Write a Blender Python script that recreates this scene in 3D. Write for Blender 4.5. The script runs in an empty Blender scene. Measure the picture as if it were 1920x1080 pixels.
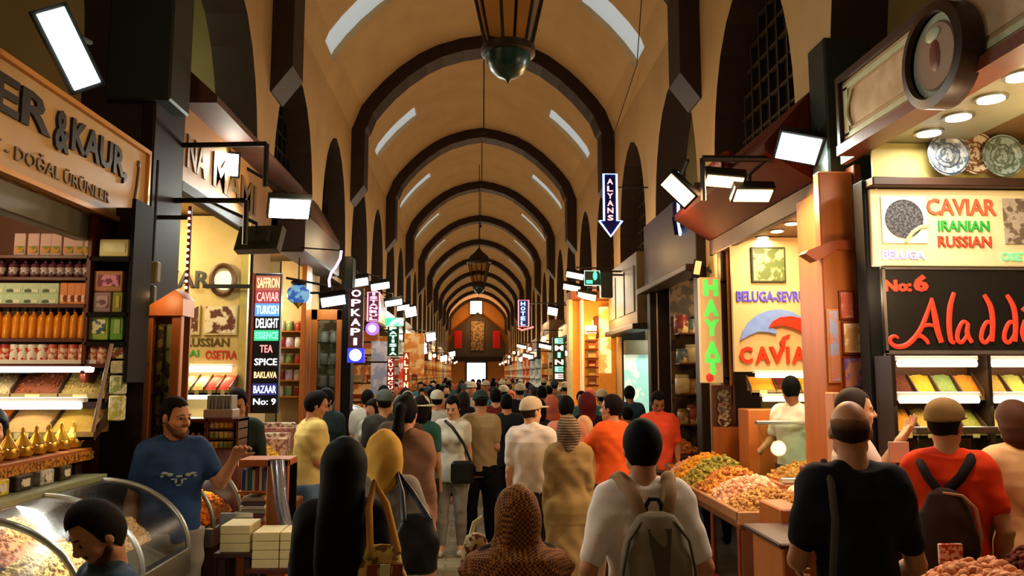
import bpy, bmesh, math, random
import numpy as np
from mathutils import Vector, Matrix

# ---------------------------------------------------------------- camera, world, exposure
SC = bpy.context.scene
COL = SC.collection
EYE = Vector((0.0, 0.0, 1.95))
FPX = 1480.0
PITCH = math.atan(162 / FPX)
YAW = math.atan(67 / FPX * math.cos(PITCH))
cam_d = bpy.data.cameras.new('camera')
cam_d.lens = FPX / 1920 * 36
cam_d.sensor_width = 36
cam_d.clip_start = 0.05
cam_d.clip_end = 300
cam = bpy.data.objects.new('camera', cam_d)
COL.objects.link(cam)
cam.location = EYE
cam.rotation_euler = (math.pi / 2 + PITCH, 0, -YAW)
SC.camera = cam

world = bpy.data.worlds.new('world')
SC.world = world
world.use_nodes = True
bgn = world.node_tree.nodes['Background']
bgn.inputs[0].default_value = (1.0, 0.72, 0.44, 1)
bgn.inputs[1].default_value = 0.24

SC.view_settings.view_transform = 'Standard'
SC.view_settings.look = 'None'
SC.view_settings.gamma = 1
SC.view_settings.use_curve_mapping = False
SC.view_settings.exposure = 0.0
cy = SC.cycles
cy.max_bounces = 6
cy.diffuse_bounces = 3
cy.glossy_bounces = 2
cy.transmission_bounces = 3
cy.transparent_max_bounces = 8
cy.sample_clamp_indirect = 4
cy.caustics_reflective = False
cy.caustics_refractive = False

WARM = (1.0, 0.58, 0.26)
ORANGE = (1.0, 0.50, 0.18)
COOL = (0.92, 1.0, 0.90)
NEUT = (1.0, 0.80, 0.55)


def lamp(loc, power, color, radius=0.12, parent=None):
    d = bpy.data.lights.new('lamp_light', 'POINT')
    d.energy = power
    d.color = color
    d.shadow_soft_size = radius
    o = bpy.data.objects.new('lamp_light', d)
    COL.objects.link(o)
    if parent is not None:
        o.parent = parent
        o.location = Vector(loc) - ORG.get(parent.name, Vector())
    else:
        o.location = loc
    return o


def area(loc, direction, power, color, sx, sy, parent=None):
    d = bpy.data.lights.new('lamp_light', 'AREA')
    d.energy = power
    d.color = color
    d.shape = 'RECTANGLE'
    d.size, d.size_y = sx, sy
    o = bpy.data.objects.new('lamp_light', d)
    COL.objects.link(o)
    o.rotation_euler = Vector(direction).to_track_quat('-Z', 'Y').to_euler()
    if parent is not None:
        o.parent = parent
        o.location = Vector(loc) - ORG.get(parent.name, Vector())
    else:
        o.location = loc
    return o


# ---------------------------------------------------------------- helpers
ORG = {}
PI = math.pi
_f = Vector((math.sin(YAW) * math.cos(PITCH), math.cos(YAW) * math.cos(PITCH), math.sin(PITCH)))
_r = Vector((math.cos(YAW), -math.sin(YAW), 0))
_u = _r.cross(_f)


def ray(px, py):
    return _f + _r * ((px - 960) / FPX) + _u * ((540 - py) / FPX)


def atY(px, py, y):
    d = ray(px, py)
    return EYE + d * (y / d.y)


def atX(px, py, x):
    d = ray(px, py)
    return EYE + d * (x / d.x)


def atZ(px, py, z):
    d = ray(px, py)
    return EYE + d * ((z - EYE.z) / d.z)


def hexc(s, k=1.0):
    s = s.lstrip('#')
    o = []
    for i in (0, 2, 4):
        v = int(s[i:i + 2], 16) / 255
        o.append((v / 12.92 if v <= 0.04045 else ((v + 0.055) / 1.055) ** 2.4) * k)
    return tuple(o)


MC = {}


def mat(col, rough=0.6, metal=0.0, kind='noise', scale=12.0, amt=0.18, bump=0.0, em=0.0, col2=None, alpha=1.0, key=None):
    """procedural material; kind: noise, wood, grain (random per island), checker, weave, stripe, glow, glass, speck"""
    if isinstance(col, str):
        col = hexc(col)
    if isinstance(col2, str):
        col2 = hexc(col2)
    k = (col, rough, metal, kind, scale, amt, bump, em, col2, alpha)
    if k in MC:
        return MC[k]
    m = bpy.data.materials.new(kind + '_material')
    MC[k] = m
    m.use_nodes = True
    nt = m.node_tree
    N = nt.nodes
    L = nt.links
    b = N['Principled BSDF']
    b.inputs['Roughness'].default_value = rough
    b.inputs['Metallic'].default_value = metal
    b.inputs['Base Color'].default_value = (*col, 1)
    b.inputs['Specular IOR Level'].default_value = .5 if metal else (.12 if rough > .6 else .3)
    if kind == 'glow':
        b.inputs['Emission Color'].default_value = (*col, 1)
        b.inputs['Emission Strength'].default_value = em
        b.inputs['Base Color'].default_value = (*[min(1, c) * .6 for c in col], 1)
        return m
    if kind == 'glass':
        out = N['Material Output']
        tr = N.new('ShaderNodeBsdfTransparent')
        tr.inputs[0].default_value = (*col, 1)
        gl = N.new('ShaderNodeBsdfGlossy')
        gl.inputs['Roughness'].default_value = rough
        mx = N.new('ShaderNodeMixShader')
        fr = N.new('ShaderNodeFresnel')
        fr.inputs[0].default_value = 1.16
        L.new(fr.outputs[0], mx.inputs[0])
        L.new(tr.outputs[0], mx.inputs[1])
        L.new(gl.outputs[0], mx.inputs[2])
        L.new(mx.outputs[0], out.inputs[0])
        return m
    tc = N.new('ShaderNodeTexCoord')
    c2 = col2 if col2 else tuple(c * (1 - amt * 1.6) for c in col)
    c1 = col if col2 else tuple(min(1, c * (1 + amt * .6)) for c in col)
    mix = N.new('ShaderNodeMix')
    mix.data_type = 'RGBA'
    mix.inputs[6].default_value = (*c1, 1)
    mix.inputs[7].default_value = (*c2, 1)
    fac = None
    if kind in ('noise', 'speck'):
        t = N.new('ShaderNodeTexNoise')
        t.inputs['Scale'].default_value = scale
        t.inputs['Detail'].default_value = 4
        L.new(tc.outputs['Object'], t.inputs[0])
        fac = t.outputs[0]
        if kind == 'speck':
            rp = N.new('ShaderNodeValToRGB')
            rp.color_ramp.elements[0].position = .48
            rp.color_ramp.elements[1].position = .54
            L.new(fac, rp.inputs[0])
            fac = rp.outputs[0]
    elif kind == 'wood':
        mp = N.new('ShaderNodeMapping')
        mp.inputs['Scale'].default_value = (scale, scale, scale * .12)
        t = N.new('ShaderNodeTexNoise')
        t.inputs['Scale'].default_value = 2.0
        t.inputs['Detail'].default_value = 6
        L.new(tc.outputs['Object'], mp.inputs[0])
        L.new(mp.outputs[0], t.inputs[0])
        fac = t.outputs[0]
    elif kind == 'grain':
        g = N.new('ShaderNodeNewGeometry')
        fac = g.outputs['Random Per Island']
    elif kind == 'checker':
        t = N.new('ShaderNodeTexChecker')
        t.inputs['Scale'].default_value = scale
        L.new(tc.outputs['Object'], t.inputs[0])
        fac = t.outputs[1]
    elif kind == 'weave':
        t = N.new('ShaderNodeTexVoronoi')
        t.inputs['Scale'].default_value = scale
        L.new(tc.outputs['Object'], t.inputs[0])
        rp = N.new('ShaderNodeValToRGB')
        rp.color_ramp.elements[0].position = .25
        rp.color_ramp.elements[1].position = .45
        L.new(t.outputs[0], rp.inputs[0])
        fac = rp.outputs[0]
    elif kind == 'stripe':
        t = N.new('ShaderNodeTexWave')
        t.bands_direction = 'Z'
        t.inputs['Scale'].default_value = scale
        t.inputs['Distortion'].default_value = 1.5
        L.new(tc.outputs['Object'], t.inputs[0])
        fac = t.outputs[1]
    elif kind == 'tile':
        t = N.new('ShaderNodeTexBrick')
        t.inputs['Scale'].default_value = scale
        t.inputs['Color1'].default_value = (0, 0, 0, 1)
        t.inputs['Color2'].default_value = (.5, .5, .5, 1)
        t.inputs['Mortar'].default_value = (1, 1, 1, 1)
        t.inputs['Mortar Size'].default_value = .012
        L.new(tc.outputs['Object'], t.inputs[0])
        fac = t.outputs[0]
    L.new(fac, mix.inputs[0])
    L.new(mix.outputs[2], b.inputs['Base Color'])
    if bump:
        bp = N.new('ShaderNodeBump')
        bp.inputs['Strength'].default_value = bump
        bp.inputs['Distance'].default_value = .01
        L.new(fac, bp.inputs['Height'])
        L.new(bp.outputs[0], b.inputs['Normal'])
    if em:
        L.new(mix.outputs[2], b.inputs['Emission Color'])
        b.inputs['Emission Strength'].default_value = em
    return m


def glow(col, em):
    return mat(col, kind='glow', em=em)


_ico = {}


def ico(sub):
    if sub not in _ico:
        bm = bmesh.new()
        bmesh.ops.create_icosphere(bm, subdivisions=sub, radius=1)
        bm.verts.ensure_lookup_table()
        _ico[sub] = (np.array([v.co[:] for v in bm.verts]), [tuple(v.index for v in f.verts) for f in bm.faces])
        bm.free()
    return _ico[sub]


class MB:
    """collects shapes, then links them as one mesh object"""

    def __init__(s):
        s.v = []
        s.f = []
        s.m = []
        s.mi = 0

    def add(s, vs, fs):
        n = len(s.v)
        s.v += [tuple(v) for v in vs]
        s.f += [tuple(i + n for i in f) for f in fs]
        s.m += [s.mi] * len(fs)
        return s

    def box(s, x0, x1, y0, y1, z0, z1, b=0.0):
        if x0 > x1: x0, x1 = x1, x0
        if y0 > y1: y0, y1 = y1, y0
        if z0 > z1: z0, z1 = z1, z0
        b = min(b, (x1 - x0) * .3, (y1 - y0) * .3, (z1 - z0) * .3)
        if b <= 0:
            vs = [(x, y, z) for z in (z0, z1) for y in (y0, y1) for x in (x0, x1)]
            return s.add(vs, [(0, 2, 3, 1), (4, 5, 7, 6), (0, 1, 5, 4), (2, 6, 7, 3), (0, 4, 6, 2), (1, 3, 7, 5)])
        bm = bmesh.new()
        bmesh.ops.create_cube(bm, size=1)
        for v in bm.verts:
            v.co = ((x0 + x1) / 2 + v.co.x * (x1 - x0), (y0 + y1) / 2 + v.co.y * (y1 - y0), (z0 + z1) / 2 + v.co.z * (z1 - z0))
        bmesh.ops.bevel(bm, geom=bm.edges[:], offset=b, segments=1, affect='EDGES')
        bm.verts.ensure_lookup_table()
        s.add([v.co[:] for v in bm.verts], [tuple(v.index for v in f.verts) for f in bm.faces])
        bm.free()
        return s

    def obox(s, c, ax, ay, az, hx, hy, hz):
        """oriented box by centre, unit axes and half sizes"""
        c, ax, ay, az = Vector(c), Vector(ax).normalized(), Vector(ay).normalized(), Vector(az).normalized()
        vs = [c + ax * (hx * i) + ay * (hy * j) + az * (hz * k) for k in (-1, 1) for j in (-1, 1) for i in (-1, 1)]
        return s.add(vs, [(0, 2, 3, 1), (4, 5, 7, 6), (0, 1, 5, 4), (2, 6, 7, 3), (0, 4, 6, 2), (1, 3, 7, 5)])

    def prism(s, pts, d):
        """polygon of 3d points extruded by vector d"""
        n = len(pts)
        d = Vector(d)
        vs = [Vector(p) for p in pts] + [Vector(p) + d for p in pts]
        fs = [tuple(range(n))[::-1], tuple(range(n, 2 * n))] + [(i, (i + 1) % n, n + (i + 1) % n, n + i) for i in range(n)]
        return s.add(vs, fs)

    def lathe(s, c, prof, n=16, sx=1, sy=1, axis='z', caps=True):
        vs = []
        for r, z in prof:
            for k in range(n):
                a = 2 * PI * k / n
                p = (r * math.cos(a) * sx, r * math.sin(a) * sy, z)
                if axis == 'x': p = (p[2], p[0], p[1])
                if axis == 'y': p = (p[0], p[2], p[1])
                vs.append((c[0] + p[0], c[1] + p[1], c[2] + p[2]))
        fs = []
        for j in range(len(prof) - 1):
            for k in range(n):
                fs.append((j * n + k, j * n + (k + 1) % n, (j + 1) * n + (k + 1) % n, (j + 1) * n + k))
        if caps:
            fs.append(tuple(range(n))[::-1])
            fs.append(tuple(range((len(prof) - 1) * n, len(prof) * n)))
        return s.add(vs, fs)

    def tube(s, pts, r, n=8, flat=None, closed=False):
        """r number or list; flat=(vector, factor) squashes along a vector"""
        pts = [Vector(p) for p in pts]
        R = r if isinstance(r, (list, tuple)) else [r] * len(pts)
        vs = []
        up = None
        for i, p in enumerate(pts):
            t = (pts[min(i + 1, len(pts) - 1)] - pts[max(i - 1, 0)])
            if closed: t = pts[(i + 1) % len(pts)] - pts[i - 1]
            t = t.normalized() if t.length > 1e-9 else Vector((0, 0, 1))
            if up is None:
                up = Vector((0, 0, 1)) if abs(t.z) < .9 else Vector((0, 1, 0))
            a = t.cross(up).normalized()
            u = a.cross(t).normalized()
            up = u
            for k in range(n):
                q = (a * math.cos(2 * PI * k / n) + u * math.sin(2 * PI * k / n)) * R[i]
                if flat:
                    fv = Vector(flat[0]).normalized()
                    q -= fv * q.dot(fv) * (1 - flat[1])
                vs.append(p + q)
        fs = []
        m = len(pts)
        for j in range(m if closed else m - 1):
            for k in range(n):
                j2 = (j + 1) % m
                fs.append((j * n + k, j * n + (k + 1) % n, j2 * n + (k + 1) % n, j2 * n + k))
        if not closed:
            fs.append(tuple(range(n))[::-1])
            fs.append(tuple(range((m - 1) * n, m * n)))
        return s.add(vs, fs)

    def blob(s, c, r, sub=2, rot=None):
        V, F = ico(sub)
        P = V * np.array(r if hasattr(r, '__len__') else (r, r, r))
        if rot is not None:
            P = P @ np.array(rot).T
        return s.add((P + np.array(c)).tolist(), F)

    def loft(s, rings):
        n = len(rings[0])
        vs = [p for r in rings for p in r]
        fs = [(j * n + k, j * n + (k + 1) % n, (j + 1) * n + (k + 1) % n, (j + 1) * n + k) for j in range(len(rings) - 1) for k in range(n)]
        fs += [tuple(range(n))[::-1], tuple(range((len(rings) - 1) * n, len(rings) * n))]
        return s.add(vs, fs)

    def text(s, txt, o, xd, ud, w, h, depth=0.008, bold=0.0, align='l'):
        """lettering stretched to fill width w and height h from origin o (lower left)"""
        V, F = text_mesh(txt, bold)
        lo, hi = V.min(0), V.max(0)
        sx = w / (hi[0] - lo[0])
        sz = h / (hi[1] - lo[1])
        o, xd, ud = np.array(o), np.array(Vector(xd).normalized()), np.array(Vector(ud).normalized())
        nd = np.cross(xd, ud)
        P = o + np.outer((V[:, 0] - lo[0]) * sx, xd) + np.outer((V[:, 1] - lo[1]) * sz, ud) + np.outer(V[:, 2] * depth, nd)
        return s.add(P.tolist(), F)

    def build(s, name, m, parent=None, smooth=False, local=False):
        me = bpy.data.meshes.new(name)
        org = Vector()
        if parent is not None and not local:
            org = ORG.get(parent.name, Vector())
        me.from_pydata([(v[0] - org[0], v[1] - org[1], v[2] - org[2]) for v in s.v], [], s.f)
        ms = m if isinstance(m, (list, tuple)) else [m]
        for q in ms:
            me.materials.append(q)
        if len(ms) > 1:
            me.polygons.foreach_set('material_index', s.m)
        bm = bmesh.new()
        bm.from_mesh(me)
        bmesh.ops.recalc_face_normals(bm, faces=bm.faces[:])
        bm.to_mesh(me)
        bm.free()
        if smooth:
            me.polygons.foreach_set('use_smooth', [True] * len(me.polygons))
            try:
                me.set_sharp_from_angle(angle=math.radians(45))
            except Exception:
                pass
        me.update()
        o = bpy.data.objects.new(name, me)
        COL.objects.link(o)
        if parent is not None:
            o.parent = parent
            if not local:
                ORG[o.name] = org
        return o


_txt = {}


def text_mesh(txt, bold):
    k = (txt, bold)
    if k in _txt:
        return _txt[k]
    cu = bpy.data.curves.new('lettering', 'FONT')
    cu.body = txt
    cu.size = 1
    cu.extrude = .5
    cu.offset = bold
    cu.resolution_u = 2
    cu.fill_mode = 'BOTH'
    o = bpy.data.objects.new('lettering', cu)
    COL.objects.link(o)
    bpy.context.view_layer.update()
    me = bpy.data.meshes.new_from_object(o.evaluated_get(bpy.context.evaluated_depsgraph_get()))
    V = np.array([v.co[:] for v in me.vertices])
    F = [tuple(p.vertices) for p in me.polygons]
    bpy.data.objects.remove(o)
    bpy.data.curves.remove(cu)
    bpy.data.meshes.remove(me)
    _txt[k] = (V, F)
    return _txt[k]


def tag(o, label=None, cat=None, group=None, kind=None):
    if label: o['label'] = label
    if cat: o['category'] = cat
    if group: o['group'] = group
    if kind: o['kind'] = kind
    return o


def thing(name, label, cat, loc=(0, 0, 0), group=None):
    o = bpy.data.objects.new(name, None)
    o.empty_display_size = .1
    COL.objects.link(o)
    o.location = loc
    ORG[o.name] = Vector(loc)
    return tag(o, label, cat, group)


def struct(name, mb, m, smooth=False, parent=None):
    o = mb.build(name, m, parent, smooth)
    if parent is None:
        o['kind'] = 'structure'
    return o


def copy_tree(o, parent=None):
    c = o.copy()
    COL.objects.link(c)
    if parent is not None:
        c.parent = parent
    ORG[c.name] = ORG.get(o.name, Vector())
    for ch in list(o.children):
        copy_tree(ch, c)
    return c


def dup(root, loc, rz=0.0, label=None, group=None, scale=None):
    c = copy_tree(root)
    c.location = loc
    c.rotation_euler = (0, 0, rz)
    if scale: c.scale = (scale, scale, scale)
    if label: c['label'] = label
    if group: c['group'] = group
    return c


class Once:
    """first call moves the prototype itself, later calls copy it"""

    def __init__(s, root):
        s.r = root
        s.used = False

    def put(s, loc, rz=0.0, label=None, group=None, scale=None):
        if not s.used:
            s.used = True
            r = s.r
            r.location = loc
            r.rotation_euler = (0, 0, rz)
            if scale: r.scale = (scale, scale, scale)
            if label: r['label'] = label
            if group: r['group'] = group
            return r
        return dup(s.r, loc, rz, label, group, scale)


# ---- signed distance bodies meshed with surface nets
def nets(F, org, h):
    S = F < 0
    a, b, c = [n - 1 for n in F.shape]
    cnt = np.zeros((a, b, c), np.int8)
    for i in (0, 1):
        for j in (0, 1):
            for k in (0, 1):
                cnt += S[i:i + a, j:j + b, k:k + c]
    mask = (cnt > 0) & (cnt < 8)
    ijk = np.argwhere(mask)
    if len(ijk) == 0:
        return np.zeros((0, 3)), []
    idx = -np.ones((a, b, c), np.int32)
    idx[mask] = np.arange(len(ijk))
    cor = np.array([(i, j, k) for i in (0, 1) for j in (0, 1) for k in (0, 1)])
    val = np.stack([F[ijk[:, 0] + q[0], ijk[:, 1] + q[1], ijk[:, 2] + q[2]] for q in cor], 1)
    acc = np.zeros((len(ijk), 3))
    n = np.zeros(len(ijk))
    for e in range(8):
        for g in range(e + 1, 8):
            if np.abs(cor[e] - cor[g]).sum() != 1:
                continue
            va, vb = val[:, e], val[:, g]
            x = (va < 0) != (vb < 0)
            t = np.where(x, va / np.where(x, va - vb, 1), 0)
            acc += np.where(x[:, None], cor[e] + t[:, None] * (cor[g] - cor[e]), 0)
            n += x
    P = org + (ijk + acc / n[:, None]) * h
    faces = []
    ax = [(0, 1, 2), (1, 2, 0), (2, 0, 1)]
    for u, v, w in ax:
        sl0 = [slice(None)] * 3
        sl1 = [slice(None)] * 3
        sl0[u] = slice(0, -1)
        sl1[u] = slice(1, None)
        d = S[tuple(sl0)] != S[tuple(sl1)]
        q = np.argwhere(d)
        sg = S[tuple(sl0)][d]
        ok = (q[:, v] > 0) & (q[:, w] > 0) & (q[:, v] < F.shape[v] - 1) & (q[:, w] < F.shape[w] - 1)
        q, sg = q[ok], sg[ok]
        cs = []
        for dv, dw in ((-1, -1), (0, -1), (0, 0), (-1, 0)):
            r = q.copy()
            r[:, v] += dv
            r[:, w] += dw
            cs.append(idx[r[:, 0], r[:, 1], r[:, 2]])
        Q = np.stack(cs, 1)
        Q[~sg] = Q[~sg][:, ::-1]
        faces.append(Q)
    return P, np.concatenate(faces)


class SDF:
    def __init__(s, h, k=0.02):
        s.h = h
        s.k = k
        s.p = []

    def e(s, c, r, R=None, op='u', k=None):
        s.p.append(('e', np.array(c, float), np.array(r, float), R, op, s.k if k is None else k))
        return s

    def c(s, a, b, ra, rb, op='u', k=None):
        s.p.append(('c', np.array(a, float), np.array(b, float), (ra, rb), op, s.k if k is None else k))
        return s

    def l(s, zs, rx, ry, cx=0, cy=0, op='u', k=None):
        n = len(zs)
        f = lambda q: np.array(q, float) if hasattr(q, '__len__') else np.full(n, float(q))
        s.p.append(('l', np.array(zs, float), (f(rx), f(ry), f(cx), f(cy)), None, op, s.k if k is None else k))
        return s

    def cut(s, fn):
        """fn(x,y,z) -> signed distance; intersects"""
        s.p.append(('f', fn, None, None, 'i', 0))
        return s

    def bb(s, q):
        t = q[0]
        if t == 'e':
            R = q[2].max() if q[3] is not None else q[2]
            return q[1] - R, q[1] + R
        if t == 'c':
            r = max(q[3])
            return np.minimum(q[1], q[2]) - r, np.maximum(q[1], q[2]) + r
        rx, ry, cx, cy = q[2]
        return (np.array([(cx - rx).min(), (cy - ry).min(), q[1].min()]), np.array([(cx + rx).max(), (cy + ry).max(), q[1].max()]))

    def mesh(s, warp=None, post=None, fold=None):
        h = s.h
        us = [q for q in s.p if q[0] != 'f' and q[4] == 'u']
        B = [s.bb(q) for q in us]
        lo = np.min([b[0] for b in B], 0) - 3 * h - .012
        hi = np.max([b[1] for b in B], 0) + 3 * h + .012
        n = np.ceil((hi - lo) / h).astype(int) + 1
        F = np.full(n, 1.0, np.float32)
        g = [lo[i] + np.arange(n[i]) * h for i in range(3)]
        for q in s.p:
            if q[0] == 'f':
                X, Y, Z = np.meshgrid(*g, indexing='ij', sparse=True)
                F = np.maximum(F, q[1](X, Y, Z))
                continue
            k = q[5]
            b0, b1 = s.bb(q)
            m = k + 3 * h + .01
            i0 = np.clip(np.floor((b0 - m - lo) / h).astype(int), 0, n)
            i1 = np.clip(np.ceil((b1 + m - lo) / h).astype(int) + 1, 0, n)
            if (i1 <= i0).any():
                continue
            sl = tuple(slice(i0[i], i1[i]) for i in range(3))
            X, Y, Z = np.meshgrid(g[0][sl[0]], g[1][sl[1]], g[2][sl[2]], indexing='ij', sparse=True)
            if q[0] == 'e':
                x, y, z = X - q[1][0], Y - q[1][1], Z - q[1][2]
                if q[3] is not None:
                    R = q[3]
                    x, y, z = (R[0][0] * x + R[1][0] * y + R[2][0] * z, R[0][1] * x + R[1][1] * y + R[2][1] * z, R[0][2] * x + R[1][2] * y + R[2][2] * z)
                r = q[2]
                k0 = np.sqrt((x / r[0]) ** 2 + (y / r[1]) ** 2 + (z / r[2]) ** 2)
                k1 = np.sqrt((x / r[0] ** 2) ** 2 + (y / r[1] ** 2) ** 2 + (z / r[2] ** 2) ** 2) + 1e-6
                d = k0 * (k0 - 1) / k1
            elif q[0] == 'c':
                a, b = q[1], q[2]
                ba = b - a
                L = (ba ** 2).sum() + 1e-9
                x, y, z = X - a[0], Y - a[1], Z - a[2]
                t = np.clip((x * ba[0] + y * ba[1] + z * ba[2]) / L, 0, 1)
                d = np.sqrt((x - t * ba[0]) ** 2 + (y - t * ba[1]) ** 2 + (z - t * ba[2]) ** 2) - (q[3][0] + (q[3][1] - q[3][0]) * t)
            else:
                zs = q[1]
                o = np.argsort(zs)
                rx, ry, cx, cy = [np.interp(Z, zs[o], a[o]) for a in q[2]]
                x, y = (X - cx) / rx, (Y - cy) / ry
                d = (np.sqrt(x * x + y * y) - 1) * np.minimum(rx, ry)
                d = np.maximum(d, np.maximum(zs.min() - Z, Z - zs.max()))
            A = F[sl]
            if q[4] == 'u':
                if k > 0:
                    F[sl] = np.minimum(A, d) - np.maximum(k - np.abs(A - d), 0) ** 2 / (4 * k)
                else:
                    F[sl] = np.minimum(A, d)
            elif q[4] == 's':
                F[sl] = np.maximum(A, -d)
        if fold:
            amp, sc, ph = fold
            X, Y, Z = np.meshgrid(*g, indexing='ij', sparse=True)
            F = F - amp * (np.sin(sc * (X * 1.3 + Z * .55) + ph + 2.2 * np.sin(sc * .35 * Z + ph)) * .6 + np.sin(sc * (1.1 * Y - X * .8 + Z * .9) + 2 * ph) * .5)
        F[0], F[-1] = 1, 1
        F[:, 0], F[:, -1] = 1, 1
        F[:, :, 0], F[:, :, -1] = 1, 1
        P, Q = nets(F, lo, h)
        if warp is not None and len(P):
            P = warp(P)
        return P, Q


def mesh_obj(name, P, Q, m, parent):
    me = bpy.data.meshes.new(name)
    Q = np.asarray(Q, np.int32).reshape(-1, 4)
    me.vertices.add(len(P))
    me.vertices.foreach_set('co', np.asarray(P, np.float32).ravel())
    me.loops.add(len(Q) * 4)
    me.loops.foreach_set('vertex_index', Q.ravel())
    me.polygons.add(len(Q))
    me.polygons.foreach_set('loop_start', np.arange(len(Q)) * 4)
    me.polygons.foreach_set('use_smooth', np.ones(len(Q), bool))
    for q in (m if isinstance(m, (list, tuple)) else [m]):
        me.materials.append(q)
    me.update(calc_edges=True)
    me.validate()
    o = bpy.data.objects.new(name, me)
    COL.objects.link(o)
    if parent is not None:
        o.parent = parent
    return o
# ---------------------------------------------------------------- the hall
XL, XR, XC = -2.47, 2.73, 0.13
HW = 2.60
Y0, Y1 = -2.9, 69.5
ZS, ZA = 6.74, 8.72
PROF = [(1, 0), (.93, .235), (.86, .36), (.77, .495), (.65, .645), (.5, .79), (.36, .885), (.18, .96), (0, 1.0)]
plaster = mat('#c9ab7c', .85, scale=1.3, amt=.16)
plaster_in = mat('#b3a578', .9, scale=1.7, amt=.2)
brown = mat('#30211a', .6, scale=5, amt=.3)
darkwood = mat('#22160f', .65, kind='wood', scale=6, amt=.35)
midwood = mat('#6b3c1c', .45, kind='wood', scale=7, amt=.35)
orangewood = mat('#b4692c', .4, kind='wood', scale=6, amt=.3)
redwood = mat('#5a2415', .4, kind='wood', scale=7, amt=.35)
black = mat('#0f0e0d', .65, amt=.1)
iron = mat('#1c1c1a', .5, metal=.6, amt=.1)
steel = mat('#b9bcb8', .3, metal=1.0, amt=.06)
cream = mat('#e9d6ac', .6, amt=.06)
white = mat('#e8e6de', .5, amt=.04)
glass = mat((.88, .94, .91), .03, kind='glass')
tube_glow = glow((1.0, .96, .84), 5)
spot_glow = glow((1.0, .95, .85), 14)

floor_m = mat('#8f8468', .45, kind='tile', scale=1.6, col2='#5d543f', bump=.1)
fl = MB()
fl.box(-5.4, 5.6, Y0, 72, -.12, 0)
struct('floor', fl, floor_m)


def prof_pts(sub=3):
    P = []
    for i in range(len(PROF) - 1):
        for k in range(sub):
            t = k / sub
            P.append((PROF[i][0] * (1 - t) + PROF[i + 1][0] * t, PROF[i][1] * (1 - t) + PROF[i + 1][1] * t))
    P.append(PROF[-1])
    L = [(XC - HW * u, ZS + (ZA - ZS) * v) for u, v in P]
    R = [(XC + HW * u, ZS + (ZA - ZS) * v) for u, v in P[:-1]][::-1]
    return L + R


VP = prof_pts()
WIN_C = [6.2 + 6 * k for k in range(0, 10)]
ys = [Y0]
for c in WIN_C:
    ys += [c - .42, c + .42]
ys += [Y1]
vb = MB()
n = len(VP)
for yy in ys:
    vb.v += [(x, yy, z) for x, z in VP]


def is_win(i):
    u = abs((VP[i][0] + VP[i + 1][0]) / 2 - XC) / HW
    return .58 < u < .955


for j in range(len(ys) - 1):
    w = j % 2 == 1
    for i in range(n - 1):
        if w and is_win(i):
            continue
        vb.f.append((j * n + i, j * n + i + 1, (j + 1) * n + i + 1, (j + 1) * n + i))
        vb.m.append(0)
# outer shell so that the vault has thickness
vo = [(XC + (x - XC) * 1.16, ZS + (z - ZS) * 1.13 + (.35 if z > ZS else 0)) for x, z in VP]
b0 = len(vb.v)
vb.v += [(x, Y0, z) for x, z in vo] + [(x, Y1, z) for x, z in vo]
for i in range(n - 1):
    vb.f.append((b0 + i, b0 + n + i, b0 + n + i + 1, b0 + i + 1))
    vb.m.append(0)
struct('ceiling', vb, plaster)
sky_pane = glow((.62, .72, .76), .48)
wn = 1
for j in range(len(ys) - 1):
    if j % 2 == 0:
        continue
    for side in (0, 1):
        idx = [i for i in range(n - 1) if is_win(i) and (VP[i][0] < XC) == (side == 0)]
        fr, pn = MB(), MB()
        a, b = ys[j], ys[j + 1]
        pts = [VP[i] for i in idx] + [VP[idx[-1] + 1]]
        d = .10
        out = []
        for q, (x, z) in enumerate(pts):
            x2, z2 = pts[min(q + 1, len(pts) - 1)]
            x1, z1 = pts[max(q - 1, 0)]
            t = Vector((x2 - x1, 0, z2 - z1)).normalized()
            nn = Vector((-t.z, 0, t.x))
            if nn.dot(Vector((x - XC, 0, z - 5))) < 0: nn = -nn
            out.append((x + nn.x * d, z + nn.z * d))
        m = len(pts)
        for yy in (a, b):
            V = [(x, yy, z) for x, z in pts] + [(x, yy, z) for x, z in out]
            fr.add(V, [(i, i + 1, m + i + 1, m + i) for i in range(m - 1)])
        for q in (0, m - 1):
            V = [(pts[q][0], a, pts[q][1]), (pts[q][0], b, pts[q][1]), (out[q][0], b, out[q][1]), (out[q][0], a, out[q][1])]
            fr.add(V, [(0, 1, 2, 3)])
        V = [(x, a, z) for x, z in out] + [(x, b, z) for x, z in out]
        pn.add(V, [(i, i + 1, m + i + 1, m + i) for i in range(m - 1)])
        w = struct('window_%d' % wn, fr, plaster)
        pn.build('window_pane', sky_pane, w)
        wn += 1

# transverse ribs
rn = 1
for k in range(-2, 11):
    y = 9.2 + 6 * k
    if y < Y0: continue
    p, w = .26, .55
    path = [(XL + .0, 5.30, .02), (XL, 5.62, p), (XL, 6.2, p)] + [(x, z, p) for x, z in VP] + [(XR, 6.2, p), (XR, 5.62, p), (XR, 5.30, .02)]
    rb = MB()
    rings = []
    for q, (x, z, pp) in enumerate(path):
        cx, cz = XC, (5.2 if z > ZS else z)
        t = Vector((cx - x, 0, cz - z))
        if z > ZS:
            a0 = path[max(q - 1, 0)]
            a1 = path[min(q + 1, len(path) - 1)]
            tt = Vector((a1[0] - a0[0], 0, a1[1] - a0[1])).normalized()
            t2 = Vector((tt.z, 0, -tt.x))
            t = t2 if t2.dot(t) > 0 else -t2
        t.normalize()
        rings.append([(x - t.x * .03, y, z - t.z * .03), (x + t.x * pp, y, z + t.z * pp), (x + t.x * pp, y + w, z + t.z * pp), (x - t.x * .03, y + w, z - t.z * .03)])
    rb.loft(rings)
    struct('trim_%d' % rn, rb, brown)
    rn += 1

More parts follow.
